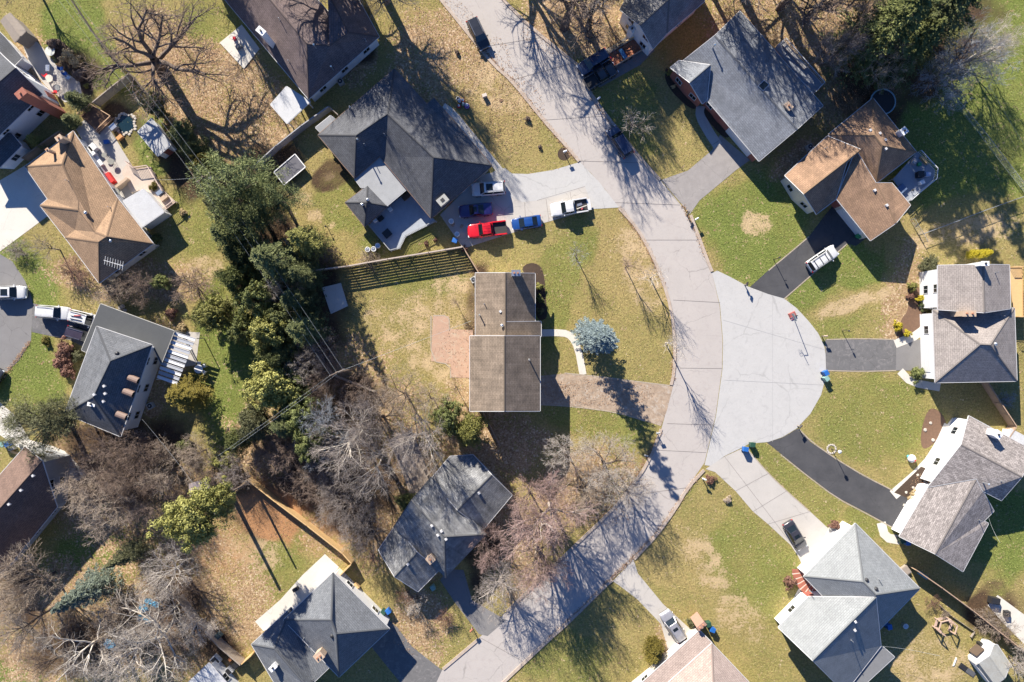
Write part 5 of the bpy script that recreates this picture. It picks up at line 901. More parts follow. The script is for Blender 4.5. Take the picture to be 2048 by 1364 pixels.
# ================================================================ VEHICLES
m_tyre = M('tyre rubber', (.02, .02, .02), (.03, .03, .03), 6, 20, .9, .2)
m_rim = M('alloy rim', (.45, .46, .48), (.3, .3, .32), 6, 20, .3, 0, metal=.9)
m_head = paint('headlight lens', (.75, .78, .8), .08, .5)
m_tail = paint('tail light lens', (.4, .01, .01), .12, .5)
m_trim = M('black trim', (.025, .025, .027), (.035, .035, .037), 4, 20, .6, .1)
def interp(x, tab):
    for (a, va), (b, vb) in zip(tab, tab[1:]):
        if x <= b: t = (x-a)/(b-a); t = max(0, t); return va+(vb-va)*t
    return tab[-1][1]
def vehicle(kind, name, label, px, py, vx, vy, L, W, Ht, pm, cat='car', extra=(), mir=True):
    """(px,py) photo centre, (vx,vy) photo direction of the nose"""
    p = P(px, py, .8); rz = math.atan2(-vy, vx); root = thing(name, label, cat, (p.x, p.y, .02), rz, 'vehicles parked along the street and drives')
    h = L/2
    prof = {'sedan': dict(top=[(-1, .72), (-.97, .9), (-.70, .98), (-.5, .97), (.42, .93), (.6, .90), (.85, .80), (.96, .66), (1, .50)], cab=(.50, .14, -.38, -.72), roofw=.74),
            'coupe': dict(top=[(-1, .7), (-.97, .86), (-.70, .93), (-.5, .93), (.3, .90), (.85, .84), (.97, .74), (1, .55)], cab=(.36, .08, -.16, -.50), roofw=.72),
            'suv': dict(top=[(-1, .80), (-.98, 1.02), (-.6, 1.08), (.45, 1.06), (.6, 1.03), (.88, .93), (.97, .76), (1, .55)], cab=(.50, .24, -.86, -.96), roofw=.76),
            'pickup': dict(top=[(-1, .74), (-.30, .74), (-.28, 1.1), (.40, 1.14), (.55, 1.12), (.9, 1.04), (.98, .86), (1, .6)], cab=(.42, .20, -.20, -.27), roofw=.78)}[kind]
    wid = [(-1, .84), (-.96, .93), (-.8, .98), (0, 1), (.7, .99), (.88, .93), (.96, .84), (1, .70)]
    xs_ = sorted(set([-1, -.985, -.95, -.88, -.8, -.7, -.6, -.5, -.4, -.3, -.28, -.15, 0, .15, .3, .42, .5, .6, .7, .8, .88, .93, .965, .985, 1])); b = MB(); V = []; k = 12
    hs = Ht/{'sedan': 1.45, 'coupe': 1.4, 'suv': 1.75, 'pickup': 1.9}[kind]
    for x in xs_:
        w = W/2*interp(x, wid); zt = interp(x, prof['top'])*hs; zb = .22+(.12 if abs(x) > .96 else 0)
        ring = [(-w*.86, zb), (-w*.98, zb+.12), (-w, (zb+zt)/2), (-w*.985, zt-.16), (-w*.93, zt-.05), (-w*.80, zt-.01), (w*.80, zt-.01), (w*.93, zt-.05), (w*.985, zt-.16), (w, (zb+zt)/2), (w*.98, zb+.12), (w*.86, zb)]
        V += [(x*h, y, z) for y, z in ring]
    n = len(xs_); F = [(i*k+j, i*k+(j+1) % k, (i+1)*k+(j+1) % k, (i+1)*k+j) for i in range(n-1) for j in range(k)]+[tuple(range(k))[::-1], tuple(range((n-1)*k, n*k))]
    b.add(V, [f[::-1] for f in F]); b.build('body', pm, root, smooth=True)
    c0, c1, c2, c3 = [c*h for c in prof['cab']]; zc0 = interp(c0/h, prof['top'])*hs-.04; zc3 = interp(c3/h+.02, prof['top'])*hs-.04
    wb = W/2*.92; wr = W/2*prof['roofw']; zr = Ht; c = MB()
    def row(x, w, z, crown=0): return [(x, -w, z), (x, -w*.5, z+crown), (x, w*.5, z+crown), (x, w, z)]
    rows = [row(c0, wb*.93, zc0), row(c1, wr*.97, zr-.07, .05), row((c1+c2)/2, wr, zr-.05, .05), row(c2, wr*.96, zr-.09, .05), row(c3, wb*.9, zc3)]
    vs = [v for r_ in rows for v in r_]; o = len(vs)
    mid = [(c0, -wb, zc0), ((c1+c2)/2, -wb, (zc0+zc3)/2), (c3, -wb, zc3)]
    fs = [(i*4+j, (i+1)*4+j, (i+1)*4+j+1, i*4+j+1)[::-1] for i in range(4) for j in range(3)]
    c.add(vs, fs)
    for s_ in (-1, 1):
        j = 0 if s_ < 0 else 3; base = [(c0, s_*wb*.93, zc0), (c1*.6+c2*.4, s_*wb, (zc0+zc3)/2), (c1*.3+c2*.7, s_*wb, (zc0+zc3)/2), (c3, s_*wb*.9, zc3)]
        top = [rows[1][j], rows[2][j], rows[3][j]]
        c.add(base+top, [(0, 1, 5, 4), (1, 2, 6, 5), (2, 3, 6)] if s_ > 0 else [(4, 5, 1, 0), (5, 6, 2, 1), (6, 3, 2)])
    c.build('cabin', pm, root, smooth=False)
    def pane(nm, a, b_, c_, d, sh=.06, off=.012):
        a, b_, c_, d = map(Vector, (a, b_, c_, d)); ce = (a+b_+c_+d)/4; nr = (b_-a).cross(d-a).normalized()
        if nr.dot(ce-Vector((0, 0, .5))) < 0: nr = -nr
        q = [v.lerp(ce, sh)+nr*off for v in (a, b_, c_, d)]; q2 = [v-nr*.01 for v in q]
        m_ = MB().add(q+q2, [(0, 1, 2, 3), (7, 6, 5, 4), (0, 4, 5, 1), (1, 5, 6, 2), (2, 6, 7, 3), (3, 7, 4, 0)]); return m_.build(nm, m_glass, root)
    pane('windscreen', (c0, -wb*.90, zc0+.03), (c0, wb*.90, zc0+.03), (c1, wr*.93, zr-.05), (c1, -wr*.93, zr-.05), .05, .03)
    pane('rear_window', (c3, -wb*.86, zc3+.03), (c3, wb*.86, zc3+.03), (c2, wr*.90, zr-.07), (c2, -wr*.90, zr-.07), .07, .03)
    xm = (c1*.6+c2*.4)
    for s_ in (-1, 1):
        pane('side_window', (c0-.25*(c0-c1), s_*wb*.955, zc0+.06), (xm, s_*wb*1.0, zc0+.06), ((c1+c2)/2, s_*wr*1.0, zr-.09), (c1, s_*wr*.98, zr-.11), .07, .02)
        pane('side_window', (xm, s_*wb*1.0, zc0+.06), (c3+.12*(c2-c3)+.1, s_*wb*.93, zc3+.08), (c2, s_*wr*.96, zr-.12), ((c1+c2)/2, s_*wr*1.0, zr-.09), .07, .02)
    for sx in (-.60, .62):
        for s_ in (-1, 1):
            w_ = MB().tube((sx*h, s_*(W/2-.20), .33), (sx*h, s_*(W/2+.012), .33), .34, n=18).build('wheel', m_tyre, root); MB().tube((sx*h, s_*(W/2+.01), .33), (sx*h, s_*(W/2+.025), .33), .21, n=12).build('rim', m_rim, w_)
    zf = interp(.95, prof['top'])*hs; zrr = interp(-.98, prof['top'])*hs
    for s_ in (-1, 1):
        MB().box((h*.945, s_*W*.34, zf-.10), (.22, W*.17, .14), s_*R(-18)).build('headlight', m_head, root)
        MB().box((-h*.975, s_*W*.40, zrr-.14), (.12, W*.13, .22), s_*R(12)).build('tail_light', m_tail, root)
        if mir: MB().box((c0-.28, s_*(W/2+.07), zc0+.12), (.12, .22, .14), s_*R(-15)).build('wing_mirror', pm, root)
    if 'rails' in extra:
        for s_ in (-1, 1): MB().bar((c1-.15, s_*wr*.86, zr+.06), (c2+.15, s_*wr*.86, zr+.04), .05, .06).build('roof_rail', m_trim if 'darkrail' in extra else m_rim, root)
    if 'rack' in extra:
        for x in np.linspace(c1-.4, c2+.4, 3): MB().bar((x, -wr*.84, zr+.08), (x, wr*.84, zr+.08), .07, .05).build('roof_bar', m_trim, root)
    if 'sunroof' in extra: MB().box((c1*.72+c2*.28, 0, zr+.005), (.95, wr*1.25, .03)).build('sunroof', m_glass, root)
    if 'smallroof' in extra: MB().box((c1*.7+c2*.3, 0, zr+.005), (.42, wr*1.05, .03)).build('sunroof', m_glass, root)
    if 'boards' in extra:
        for y in (-.3, .1): MB().box(((c1+c2)/2, y, zr+.05), (1.6, .1, .06), R(3)).build('roof_bar', m_trim, root)
        MB().box(((c1+c2)/2+.1, .3, zr+.07), (.9, .12, .08), R(14)).build('cargo_strap', paint('red strap', (.5, .06, .04)), root)
    if kind == 'pickup':
        z0, z1 = .74*hs, 1.13*hs; xb0, xb1 = -.285*h, -.985*h
        for s_ in (-1, 1): MB().box(((xb0+xb1)/2, s_*W*.455, (z0+z1)/2-.02), (abs(xb1-xb0), W*.085, z1-z0+.06)).build('bed_side', pm, root)
        MB().box(((xb0+xb1)/2, 0, z0+.02), (abs(xb1-xb0)-.02, W*.83, .04)).build('truck_bed', m_trim, root)
        MB().box((xb0-.03, 0, (z0+z1)/2), (.06, W*.82, z1-z0)).build('bed_front', pm, root)
        if 'open' in extra: MB().box((-h-.22, 0, z0-.02), (.5, W*.8, .05)).build('tailgate', pm, root)
        else: MB().box((-h*.985, 0, (z0+z1)/2), (.08, W*.84, z1-z0+.05)).build('tailgate', pm if 'grate' not in extra else m_trim, root)
    if 'stripes' in extra:
        for y in (-.35, 0, .35): MB().box((0, y, zr+.004), (.9, .05, .02)).build('roof_rib', pm, root)
    return root
p_white = paint('white car paint', (.62, .63, .64)); p_black = paint('black car paint', (.028, .030, .036), .22); p_navy = paint('navy car paint', (.028, .042, .09), .25); p_viol = paint('indigo car paint', (.022, .02, .12), .3)
p_red = paint('bright red paint', (.62, .012, .022)); p_blue = paint('cobalt car paint', (.012, .06, .24)); p_silv = paint('silver car paint', (.42, .42, .45), .3, .8, .4); p_dk = paint('charcoal car paint', (.04, .04, .05), .25); p_plum = paint('dark plum paint', (.045, .035, .05), .25); p_or = paint('faded orange paint', (.40, .13, .07), .6)
vehicle('suv', 'parked_suv', 'black suv parked at the left kerb near the top of the road', 957, 68, 20, 42, 4.6, 1.9, 1.72, p_black, 'suv', ('rails',))
vehicle('suv', 'parked_suv', 'black suv farther from the lawn in the pair under the leafless tree', 1187, 124, -46, 28, 4.8, 1.95, 1.75, p_navy, 'suv')
vehicle('pickup', 'parked_pickup', 'black pickup with red tail lights beside the black suv', 1202, 152, 46, -28, 5.0, 1.9, 1.75, p_black, 'pickup truck')
vehicle('suv', 'parked_suv', 'navy suv with silver side trim parked at the kerb opposite the white driveway', 1240, 283, -26, -40, 4.8, 1.95, 1.62, p_navy, 'suv', ('rails',))
vehicle('suv', 'parked_suv', 'white suv with dark sunroof under the charcoal roof eave', 977, 377, -60, 5, 4.8, 1.95, 1.75, p_white, 'suv', ('sunroof', 'rails'))
vehicle('coupe', 'parked_coupe', 'indigo old car with square sunroof between the white suv and red pickup', 951, 420, -60, 6, 4.75, 1.85, 1.4, p_viol, 'car', ('smallroof',), mir=False)
vehicle('pickup', 'parked_pickup', 'bright red pickup with empty black bed', 974, 459, -62, 7, 5.6, 2.0, 1.85, p_red, 'pickup truck', ('stripes', 'grate'))
vehicle('sedan', 'parked_sedan', 'cobalt blue sedan behind the red pickup', 1053, 445, -60, 9, 4.25, 1.75, 1.45, p_blue, 'car')
wp = vehicle('pickup', 'parked_pickup', 'white pickup with tools in its bed and tailgate down', 1138, 415, -62, 10, 5.3, 2.0, 1.85, p_white, 'pickup truck', ('open',))
vehicle('suv', 'parked_suv', 'white suv with roof rack on the black driveway', 1645, 517, 46, -31, 4.7, 1.9, 1.8, p_white, 'suv', ('rails', 'rack', 'darkrail'))
vehicle('sedan', 'parked_sedan', 'black sedan on the concrete driveway of the pale blue roof house', 1591, 1071, 22, 36, 4.4, 1.75, 1.45, p_dk, 'car', ('smallroof',))
vehicle('suv', 'parked_minivan', 'silver car with sunroof in front of the pinkish roof garage', 1347, 1252, -28, -42, 4.8, 1.85, 1.6, p_silv, 'car', ('smallroof', 'rails'))
vehicle('suv', 'parked_suv', 'white car with dark glass roof at the left edge', 18, 585, 60, -1, 4.8, 1.9, 1.6, p_white, 'car', ('sunroof',))
vehicle('suv', 'parked_minivan', 'white minivan at the rear of the carport driveway', 107, 625, 60, 5, 4.7, 1.9, 1.75, p_white, 'minivan', ('rails',))
vehicle('suv', 'parked_suv', 'white suv with roof rack half under the carport', 171, 638, 55, 14, 4.6, 1.85, 1.75, p_white, 'suv', ('boards', 'rails', 'darkrail'))
vehicle('suv', 'parked_suv', 'dark plum car with red tail lights nosing under the carport', 163, 670, 55, 16, 4.4, 1.8, 1.6, p_plum, 'car', ('rails',))
vehicle('sedan', 'parked_sedan', 'dark car cut off by the left edge on the side street', -16, 765, 20, -40, 4.4, 1.8, 1.45, p_black, 'car')
# leaf covered utility trailer
tr = thing('trailer', 'rusty trailer heaped with leaves and a blue crate at the end of the black cars', 'trailer', P(1249, 106, .5)*1, math.atan2(28, 46), 'vehicles parked along the street and drives'); tr.location.z = .02
MB().box((0, 0, .55), (4.6, 2.0, .12)).build('deck', p_or, tr)
for s_ in (-1, 1):
    MB().box((0, s_*1.0, .85), (4.6, .06, .55)).build('side_board', m_woodg, tr)
    for x in (-.45, .45): MB().tube((x, s_*.85, .33), (x, s_*1.1, .33), .33, n=14).build('wheel', m_tyre, tr)
MB().bar((-2.3, 0, .5), (-3.4, 0, .45), .1, .1).build('tow_bar', m_trim, tr)
lb = MB()
for i in range(60): lb.rock((rng.uniform(-2.1, 2.1), rng.uniform(-.85, .85), .62), rng.uniform(.15, .32), i, .6)
lb.build('leaf_heap', M('orange leaf heap', (.42, .17, .09), (.22, .09, .06), 5, 22, .9, .6), tr)
tag(MB().box((P(1246, 108, 1).x, P(1246, 108, 1).y, .98), (.55, 1.5, .3), math.atan2(28, 46)).build('crate', paint('blue plastic', (.02, .12, .28), .5)), 'blue crate lying across the leaf filled trailer', 'crate')
tag(MB().bar(P(1224, 95, 1.2), P(1268, 74, 1.5), .12, .08).build('plank', m_wood), 'long orange plank leaning beside the rusty trailer', 'plank')
# tools in the white pickup bed
q = P(1162, 412, 1.1)
tag(MB().box((q.x-.2, q.y+.2, .98), (.7, .35, .3), .3).build('toolbox', m_silver), 'grey toolbox in the bed of the white pickup', 'toolbox')
tag(MB().box((q.x+.2, q.y-.25, .95), (.5, .2, .25), 1).build('cloth_bundle', paint('pink red cloth', (.5, .08, .1), .8)), 'red cloth bundle in the bed of the white pickup', 'bundle')
tag(MB().bar((q.x-.6, q.y-.4, 1.05), (q.x+.8, q.y+.1, 1.1), .12, .08).build('plank', M('pale plank', (.6, .57, .5))), 'pale plank across the bed of the white pickup', 'plank')
# ================================================================ FENCES, POLES, STREET AND YARD THINGS
def fence(pts, h, style, name, label, mat, gap=2.4, zb=0, cat='fence'):
    q = [P(x, y, 0) for x, y in pts]; root = thing(name, label, cat, q[0]); off = q[0]
    for a, b in zip(q, q[1:]):
        L = (b-a).length; d = (b-a).normalized(); n = max(1, round(L/gap)); up = Vector((0, 0, 1)); pn = MB(); rl = MB(); s_ = Vector((-d.y, d.x, 0))
        for i in range(n+1): MB().box((a+d*(L*i/n))+up*(h/2+.04), (.1 if style != 'chain' else .06, .1 if style != 'chain' else .06, h+.08), math.atan2(d.y, d.x)).build('post', mat, root, off)
        if style == 'board':
            x = 0
            while x < L: w = min(.14, L-x); pn.box(a+d*(x+w/2)+up*(h/2)+s_*.06, (w*.93, .02, h-.02*(int(x*7) % 3)), math.atan2(d.y, d.x)); x += .145
            pn.build('board_panel', mat, root, off)
            for z in (.3, h-.25): rl.bar(a+up*z, b+up*z, .04, .09)
            rl.bar(a+up*(h+.03)+s_*.03, b+up*(h+.03)+s_*.03, .14, .03); rl.build('rail', mat, root, off)
        elif style == 'slat':
            k = 9
            for j in range(k): z = .12+(h-.15)*j/(k-1); pn.bar(a+up*z+s_*.06, b+up*z+s_*.06, .02, .165)
            pn.build('slat_panel', mat, root, off); rl.bar(a+up*(h+.05), b+up*(h+.05), .16, .04); rl.build('top_rail', M('pale cap rail', (.50, .42, .36), None, 3, 14), root, off)
        elif style == 'picket':
            x = 0
            while x < L: pn.box(a+d*x+up*(h/2)+s_*.05, (.09, .02, h), math.atan2(d.y, d.x)); x += .2
            pn.build('picket_panel', mat, root, off)
            for z in (.25, h-.25): rl.bar(a+up*z, b+up*z, .04, .08)
            rl.build('rail', mat, root, off)
        elif style == 'chain':
            rl.tube(a+up*h, b+up*h, .03, n=6); rl.build('top_rail', mat, root, off); x = 0
            while x < L-.05:
                x2 = min(L, x+h); f = (x2-x)/h; pn.bar(a+d*x, a+d*x2+up*(h*f), .005, .005); pn.bar(a+d*x+up*h, a+d*x2+up*(h*(1-f)), .005, .005); x += .14
            pn.build('wire_mesh', mat, root, off)
        else:
            for z in (h*.35, h*.65, h): rl.bar(a+up*z, b+up*z, .06, .09)
            rl.build('rail', mat, root, off)
    return root
m_galv = M('galvanised wire', (.36, .38, .39), (.28, .3, .31), 4, 20, .5, 0, metal=.3)
m_board = M('aged grey fence boards', (.33, .28, .235), (.24, .205, .17), 2.5, 16, .9, .3)
m_tanf = M('brown stained fence boards', (.38, .27, .19), (.29, .20, .14), 2.5, 16, .9, .3)
fence([(616, 546), (700, 535), (780, 521), (860, 508), (927, 497)], 1.9, 'slat', 'slat_fence', 'long slatted board fence casting a striped shadow above the centre yard', m_board)
fence([(927, 497), (957, 546)], 1.6, 'board', 'board_fence', 'short fence from the long slatted fence down to the centre house', m_tanf)
fence([(574, 480), (616, 546), (626, 576)], 1.6, 'board', 'board_fence', 'fence running up under the firs from the long slatted fence', m_board)
fence([(514, 342), (560, 300), (610, 260), (664, 222)], 1.9, 'board', 'board_fence', 'tall grey fence between the plum roof yard and the charcoal house', M('blue grey fence', (.36, .36, .38), (.28, .28, .30), 2, 14))
fence([(664, 222), (682, 238)], 1.9, 'board', 'board_fence', 'short return of the tall grey fence at the charcoal roof', m_board)
fence([(201, 214), (240, 182), (271, 158)], 1.9, 'board', 'board_fence', 'grey plank fence closing the top left lawn', m_board)
fence([(145, 0), (190, 68), (230, 115), (271, 158), (320, 220), (365, 270), (400, 320)], 1.1, 'picket', 'low_fence', 'long low fence along the line under the power wires', m_board)
fence([(270, 186), (283, 208), (308, 218)], .6, 'rail', 'garden_rail', 'low pale rail around the shaded plot above the stone pond', M('pale rail', (.5, .45, .38)))
fence([(60, 322), (95, 295), (132, 270)], 1.6, 'board', 'board_fence', 'tan fence between the white house and the golden brown roof', m_tanf)
fence([(472, 986), (503, 955), (560, 1000), (620, 1045), (690, 1100), (708, 1120), (678, 1150)], 1.7, 'board', 'board_fence', 'new yellow wood fence around the orange soil yard', m_wood)
fence([(365, 1188), (400, 1235), (412, 1243), (448, 1282), (490, 1318)], 1.9, 'board', 'board_fence', 'weathered brown fence left of the orange soil yard', m_board)
fence([(492, 1318), (510, 1302)], 1.6, 'board', 'board_fence', 'short yellow fence at the slate roof corner', m_wood)
fence([(1838, 470), (1900, 447), (1970, 420), (2060, 388)], 1.2, 'chain', 'chain_link_fence', 'long chain link fence across the right hand lawns', m_galv)
fence([(1820, 440), (1838, 470), (1846, 485)], 1.2, 'chain', 'chain_link_gate', 'short chain link run at the corner of the brown roof yard', m_galv)
fence([(1885, 180), (1960, 270), (2060, 400)], 1.2, 'chain', 'chain_link_fence', 'chain link fence in the deep tree shade at upper right', m_galv)
fence([(1960, 765), (1985, 805), (2015, 850), (2000, 872)], 1.8, 'board', 'board_fence', 'brown plank fence behind the taupe house', m_tanf)
fence([(1818, 1132), (1870, 1168), (1930, 1212), (1990, 1260), (2060, 1315)], 1.7, 'board', 'board_fence', 'dark stained fence running to the lower right corner', m_tanf)
fence([(18, 1220), (60, 1250), (100, 1285)], 1.3, 'picket', 'picket_fence', 'picket fence under the trees in the lower left corner', m_board)
fence([(1878, 1210), (1900, 1230), (1947, 1262), (1940, 1272)], .35, 'rail', 'garden_edging', 'low timber edging along the planting strip by the right fence', m_woodg)
fence([(887, 439), (927, 497)], .9, 'rail', 'garden_rail', 'low rail at the end of the full driveway', M('pale rail', (.5, .45, .38)))
fence([(640, 718-0), (670, 750), (752, 782)], 1.4, 'board', 'board_fence', 'dark fence at the bottom of the centre back yard', m_board)
fence([(965, 822), (1000, 890)], 1.2, 'board', 'board_fence', 'short fence going down from the centre house corner', m_tanf)
def deck(name, label, px, z, mat, rail=None, cat='deck', edges=None):
    pl = [P(x, y, z) for x, y in px]; c = sum(pl, Vector())/len(pl); c.z = 0; root = thing(name, label, cat, c)
    MB().prism([(p.x, p.y) for p in pl], z-.18, z).build('deck_floor', mat, root, c)
    seam = MB(); xs_ = [p.x for p in pl]; 
    for p in pl: MB().box((p.x, p.y, (z-.18)/2), (.14, .14, z-.18)).build('post', mat, root, c)
    if rail:
        n = len(pl)
        for i in (edges if edges is not None else range(n)):
            a, b = pl[i], pl[(i+1) % n]; u = Vector((0, 0, 1)); r_ = MB().bar(a+u*.95, b+u*.95, .1, .07); r_.bar(a+u*.1, b+u*.1, .06, .06); L = (b-a).length; k = max(1, int(L/.22))
            r_.build('rail', rail, root, c); bl = MB()
            for j in range(k+1): bl.bar(a.lerp(b, j/k)+u*.05, a.lerp(b, j/k)+u*.92, .045, .045)
            bl.build('baluster_panel', rail, root, c)
    return root
m_rail = M('white painted rail', (.62, .64, .66), (.52, .54, .56), 2, 14, .6, .05)
deck('deck', 'blue grey stained deck in the angle of the charcoal roof', [(817, 383), (872, 443), (812, 473), (800, 497), (782, 502), (738, 450), (772, 414)], .55, M('blue grey stained deck', (.36, .39, .44), (.26, .29, .33), 1.2, 10), m_greys, edges=[1, 2, 3, 4])
deck('deck', 'cluttered deck with white rail wrapping the brown cross gabled house', [(1786, 358), (1835, 304), (1868, 340), (1866, 360), (1831, 389), (1815, 403)], 1.1, m_woodp, m_rail, edges=[1, 2, 3, 4])
deck('deck', 'narrow raised deck behind the blue grey ranch house', [(1550, 96), (1567, 82), (1644, 169), (1626, 188)], 1.0, m_woodp, m_rail, edges=[0, 1, 2])
deck('deck', 'yellow pine deck with stairs along the right side of the taupe house', [(2018, 534), (2044, 534), (2045, 634), (2028, 633)], 2.0, m_wood, m_wood, edges=[0, 1, 2])
deck('deck', 'shaded brick patio deck between white house and golden brown roof', [(162, 232), (188, 212), (228, 236), (197, 266)], .35, m_mulch2, M('pale orange rail', (.55, .36, .22)), edges=[0, 1, 2])
deck('planter_deck', 'pink railed timber platform right of the golden brown roof', [(243, 343), (256, 325), (272, 338), (300, 334), (308, 346), (330, 384), (352, 404), (328, 422), (287, 378), (262, 385)], .45, M('pinkish boards', (.52, .43, .36), (.42, .34, .28)), M('pink rail', (.62, .48, .42)), edges=[1, 2, 3, 4, 6])
deck('garden_deck', 'brown boarded walk between the left house and the striped cover', [(308, 690), (340, 664), (345, 680), (322, 728)], .2, m_woodg)
# utility poles and wires
def wire(a, b, label, r=.012, sag=.5, n=14):
    mb = MB(); a, b = Vector(a), Vector(b); prev = a
    for i in range(1, n+1):
        t = i/n; p = a.lerp(b, t)-Vector((0, 0, 4*sag*t*(1-t))); mb.tube(prev, p, r, n=4, cap=False); prev = p
    return tag(mb.build('power_line', m_galv), label, 'power line', 'overhead wires of the neighbourhood')
def pole(px, py, h, ang, label, tf=True):
    t = P(px, py, h); b = Vector((t.x, t.y, 0)); root = thing('utility_pole', label, 'utility pole', b, group='utility poles'); m_p = M('creosote pole', (.22, .17, .13), (.16, .12, .09), 3, 14)
    MB().tube((0, 0, -.1), (0, 0, h), .16, .11, 10).build('pole', m_p, root); d = Vector((math.cos(ang), math.sin(ang), 0)); MB().bar(Vector((0, 0, h-.5))-d*1.1, Vector((0, 0, h-.5))+d*1.1, .1, .12).build('crossarm', m_p, root)
    for s_ in (-1, 0, 1): MB().lathe(d*s_*.95+Vector((0, 0, h-.44)), [(.06, 0), (.07, .08), (.03, .18)], 8).build('insulator', m_silver, root)
    if tf: MB().lathe(Vector((.38, .1, h-2.2)), [(.2, 0), (.24, .05), (.24, .75), (.18, .85)], 12).build('transformer', m_silver, root)
    return b+Vector((0, 0, h-.3)), d
pa, da = pole(404, 353, 10, R(35), 'utility pole with transformer beside the feathery pines')
pb, db = pole(672, 745, 10, R(25), 'utility pole with crossarm at the corner of the centre back yard', False)
off1 = P(128, -6, 10)
for s_, w in ((-1, 'left'), (0, 'middle'), (1, 'right')):
    wire(off1+da*s_*.8, pa+da*s_*.9, f'{w} wire of the three running from the top left to the first pole')
    wire(pa+da*s_*.9, pb+db*s_*.9, f'{w} wire of the three strung between the two utility poles')
for s_, w in ((-1, 'left'), (1, 'right')): wire(pb+db*s_*.9, P(450, 905, 9)+db*s_, f'{w} wire going down left from the second pole')
wire(pb, P(942, 642, 4.2), 'service wire from the second pole to the centre house', .016); wire(pa, P(287, 360, 3), 'service wire from the first pole to the white patio cover', .016); wire(P(284, 838, 5), P(432, 1032, 6), 'service wire leaving the dark left house toward the fence tip', .016)
wire(P(1916, 47, 9), P(2075, 330, 9), 'upper wire crossing the shaded right lawn', .012); wire(P(1880, 150, 9), P(2070, 410, 9), 'lower wire crossing the shaded right lawn', .012); wire(P(1757, 1292, 3.2), P(1880, 1312, 4), 'service wire behind the pale blue grey roof', .016); wire(P(1975, 1020, 3.2), P(2000, 1085, 5), 'service wire behind the mottled roof', .016)
def bin_(px, py, mat, label, s=1.0, rot=20, cat='bin'):
    p = P(px, py, .5); r = thing('wheelie_bin', label, cat, (p.x, p.y, .02), R(rot), 'wheeled bins')
    MB().box((0, 0, .48*s), (.55*s, .62*s, .9*s), 0, 1.12).build('body', mat, r); MB().box((.02, 0, .98*s), (.68*s, .74*s, .09), 0, .9).build('lid', mat, r)
    for y in (-.27, .27): MB().tube((-.3*s, y*s, .12), (-.3*s, (y+.05)*s, .12), .12, n=10).build('wheel', m_tyre, r)
    MB().bar((-.36*s, -.25*s, .96*s), (-.36*s, .25*s, .96*s), .04, .04).build('handle', m_trim, r); return r
b_blue = paint('blue bin plastic', (.015, .12, .42), .55, .1); b_green = paint('dark green bin plastic', (.02, .07, .045), .55, .1); b_lg = paint('bright green plastic', (.03, .28, .12), .55, .1); b_teal = paint('faded green plastic', (.22, .38, .34), .6, 0)
for x, y, mt, l in [(1650, 746, b_blue, 'blue lidded bin at the corner of the turning circle'), (1651, 757, b_teal, 'green bin directly below the blue one at the turning circle'), (1490, 898, b_blue, 'blue bin at the top of the concrete driveway'), (1504, 889, b_green, 'dark green bin beside the black curved driveway'), (1717, 471, b_lg, 'bright green bin at the brown roof garage'),
    (1416, 1247, b_green, 'green bin at the pinkish roof chimney'), (1424, 1258, b_blue, 'blue bin next to the green one at the pinkish roof'), (767, 1223, b_green, 'green bin by the slate roof driveway'), (777, 1221, b_blue, 'blue bin by the slate roof driveway'), (1802, 1080, b_green, 'green bin behind the mottled roof corner'), (1813, 1084, b_blue, 'blue bin behind the mottled roof corner'),
    (866, 1174, b_teal, 'pale teal bin in the shade of the grey garage'), (8, 888, b_teal, 'pale green bin at the left edge beside the junk pile'), (17, 888, b_blue, 'blue bin at the left edge beside the junk pile'), (910, 482, b_blue, 'blue bin at the end rail of the full driveway'), (1776, 1252, b_blue, 'blue bin in the shade behind the pale blue grey house')]: bin_(x, y, mt, l, rot=(x*7) % 90)
def mailbox(px, py, label, mat, rot=0, sign=False, h=1.1):
    p = P(px, py, h); r = thing('mailbox', label, 'mailbox', (p.x, p.y, 0), R(rot), 'kerbside mailboxes')
    MB().box((0, 0, h/2), (.1, .1, h), 0).build('post', m_woodg, r); MB().box((0, 0, h+.12), (.55, .22, .2)).tube((-.275, 0, h+.2), (.275, 0, h+.2), .11, n=12).build('box', mat, r); MB().box((.1, .125, h+.2), (.03, .01, .12)).build('flag', m_tail, r)
    if sign: MB().box((-.1, 0, h*.6), (.5, .04, .4)).build('plate', m_dark, r)
    return r
mailbox(1130, 303, 'white mailbox in the round mulch bed', m_white, 20, h=1.2); mailbox(1393, 438, 'white mailbox on the green lawn at the concrete drive', m_white, 30); mailbox(1376, 427, 'black mailbox at the kerb corner', m_black, 60, h=.9)
mailbox(1408, 958, 'white mailbox on the rusty planted patch below the road', m_white, -25); mailbox(1316, 866, 'thin mailbox at the kerb above the pale leafless tree', m_galv, 10); mailbox(1292, 911, 'tilted mailbox with arm at the kerb bend', m_galv, -10)
mailbox(1494, 568, 'small signed mailbox at the top of the black driveway', m_black, 80, True); mailbox(1650, 672, 'tan mailbox with plate at the turning circle and grey drive', M('tan box', (.5, .4, .3)), 0, True); mailbox(1601, 853, 'dark mailbox at the start of the curved black driveway', m_black, 50); mailbox(1197, 197, 'white paper box on the kerb below the black cars', m_white, 35, h=.5); mailbox(943, 1260, 'brick red mailbox at the grey driveway exit', m_brick, 45)
def lamp(px, py, label, h=2.1):
    p = P(px, py, 0); r = thing('lamp_post', label, 'lamp post', p, group='garden lamp posts'); MB().tube((0, 0, 0), (0, 0, h), .05, .04, 8).build('post', m_black, r); MB().lathe((0, 0, h), [(.07, 0), (.13, .05), (.12, .28), (.13, .3), (.03, .42)], 8).build('lantern', m_dark, r); MB().bar((0, 0, h-.3), (.35, 0, h-.3), .03, .03).build('arm', m_black, r); return r
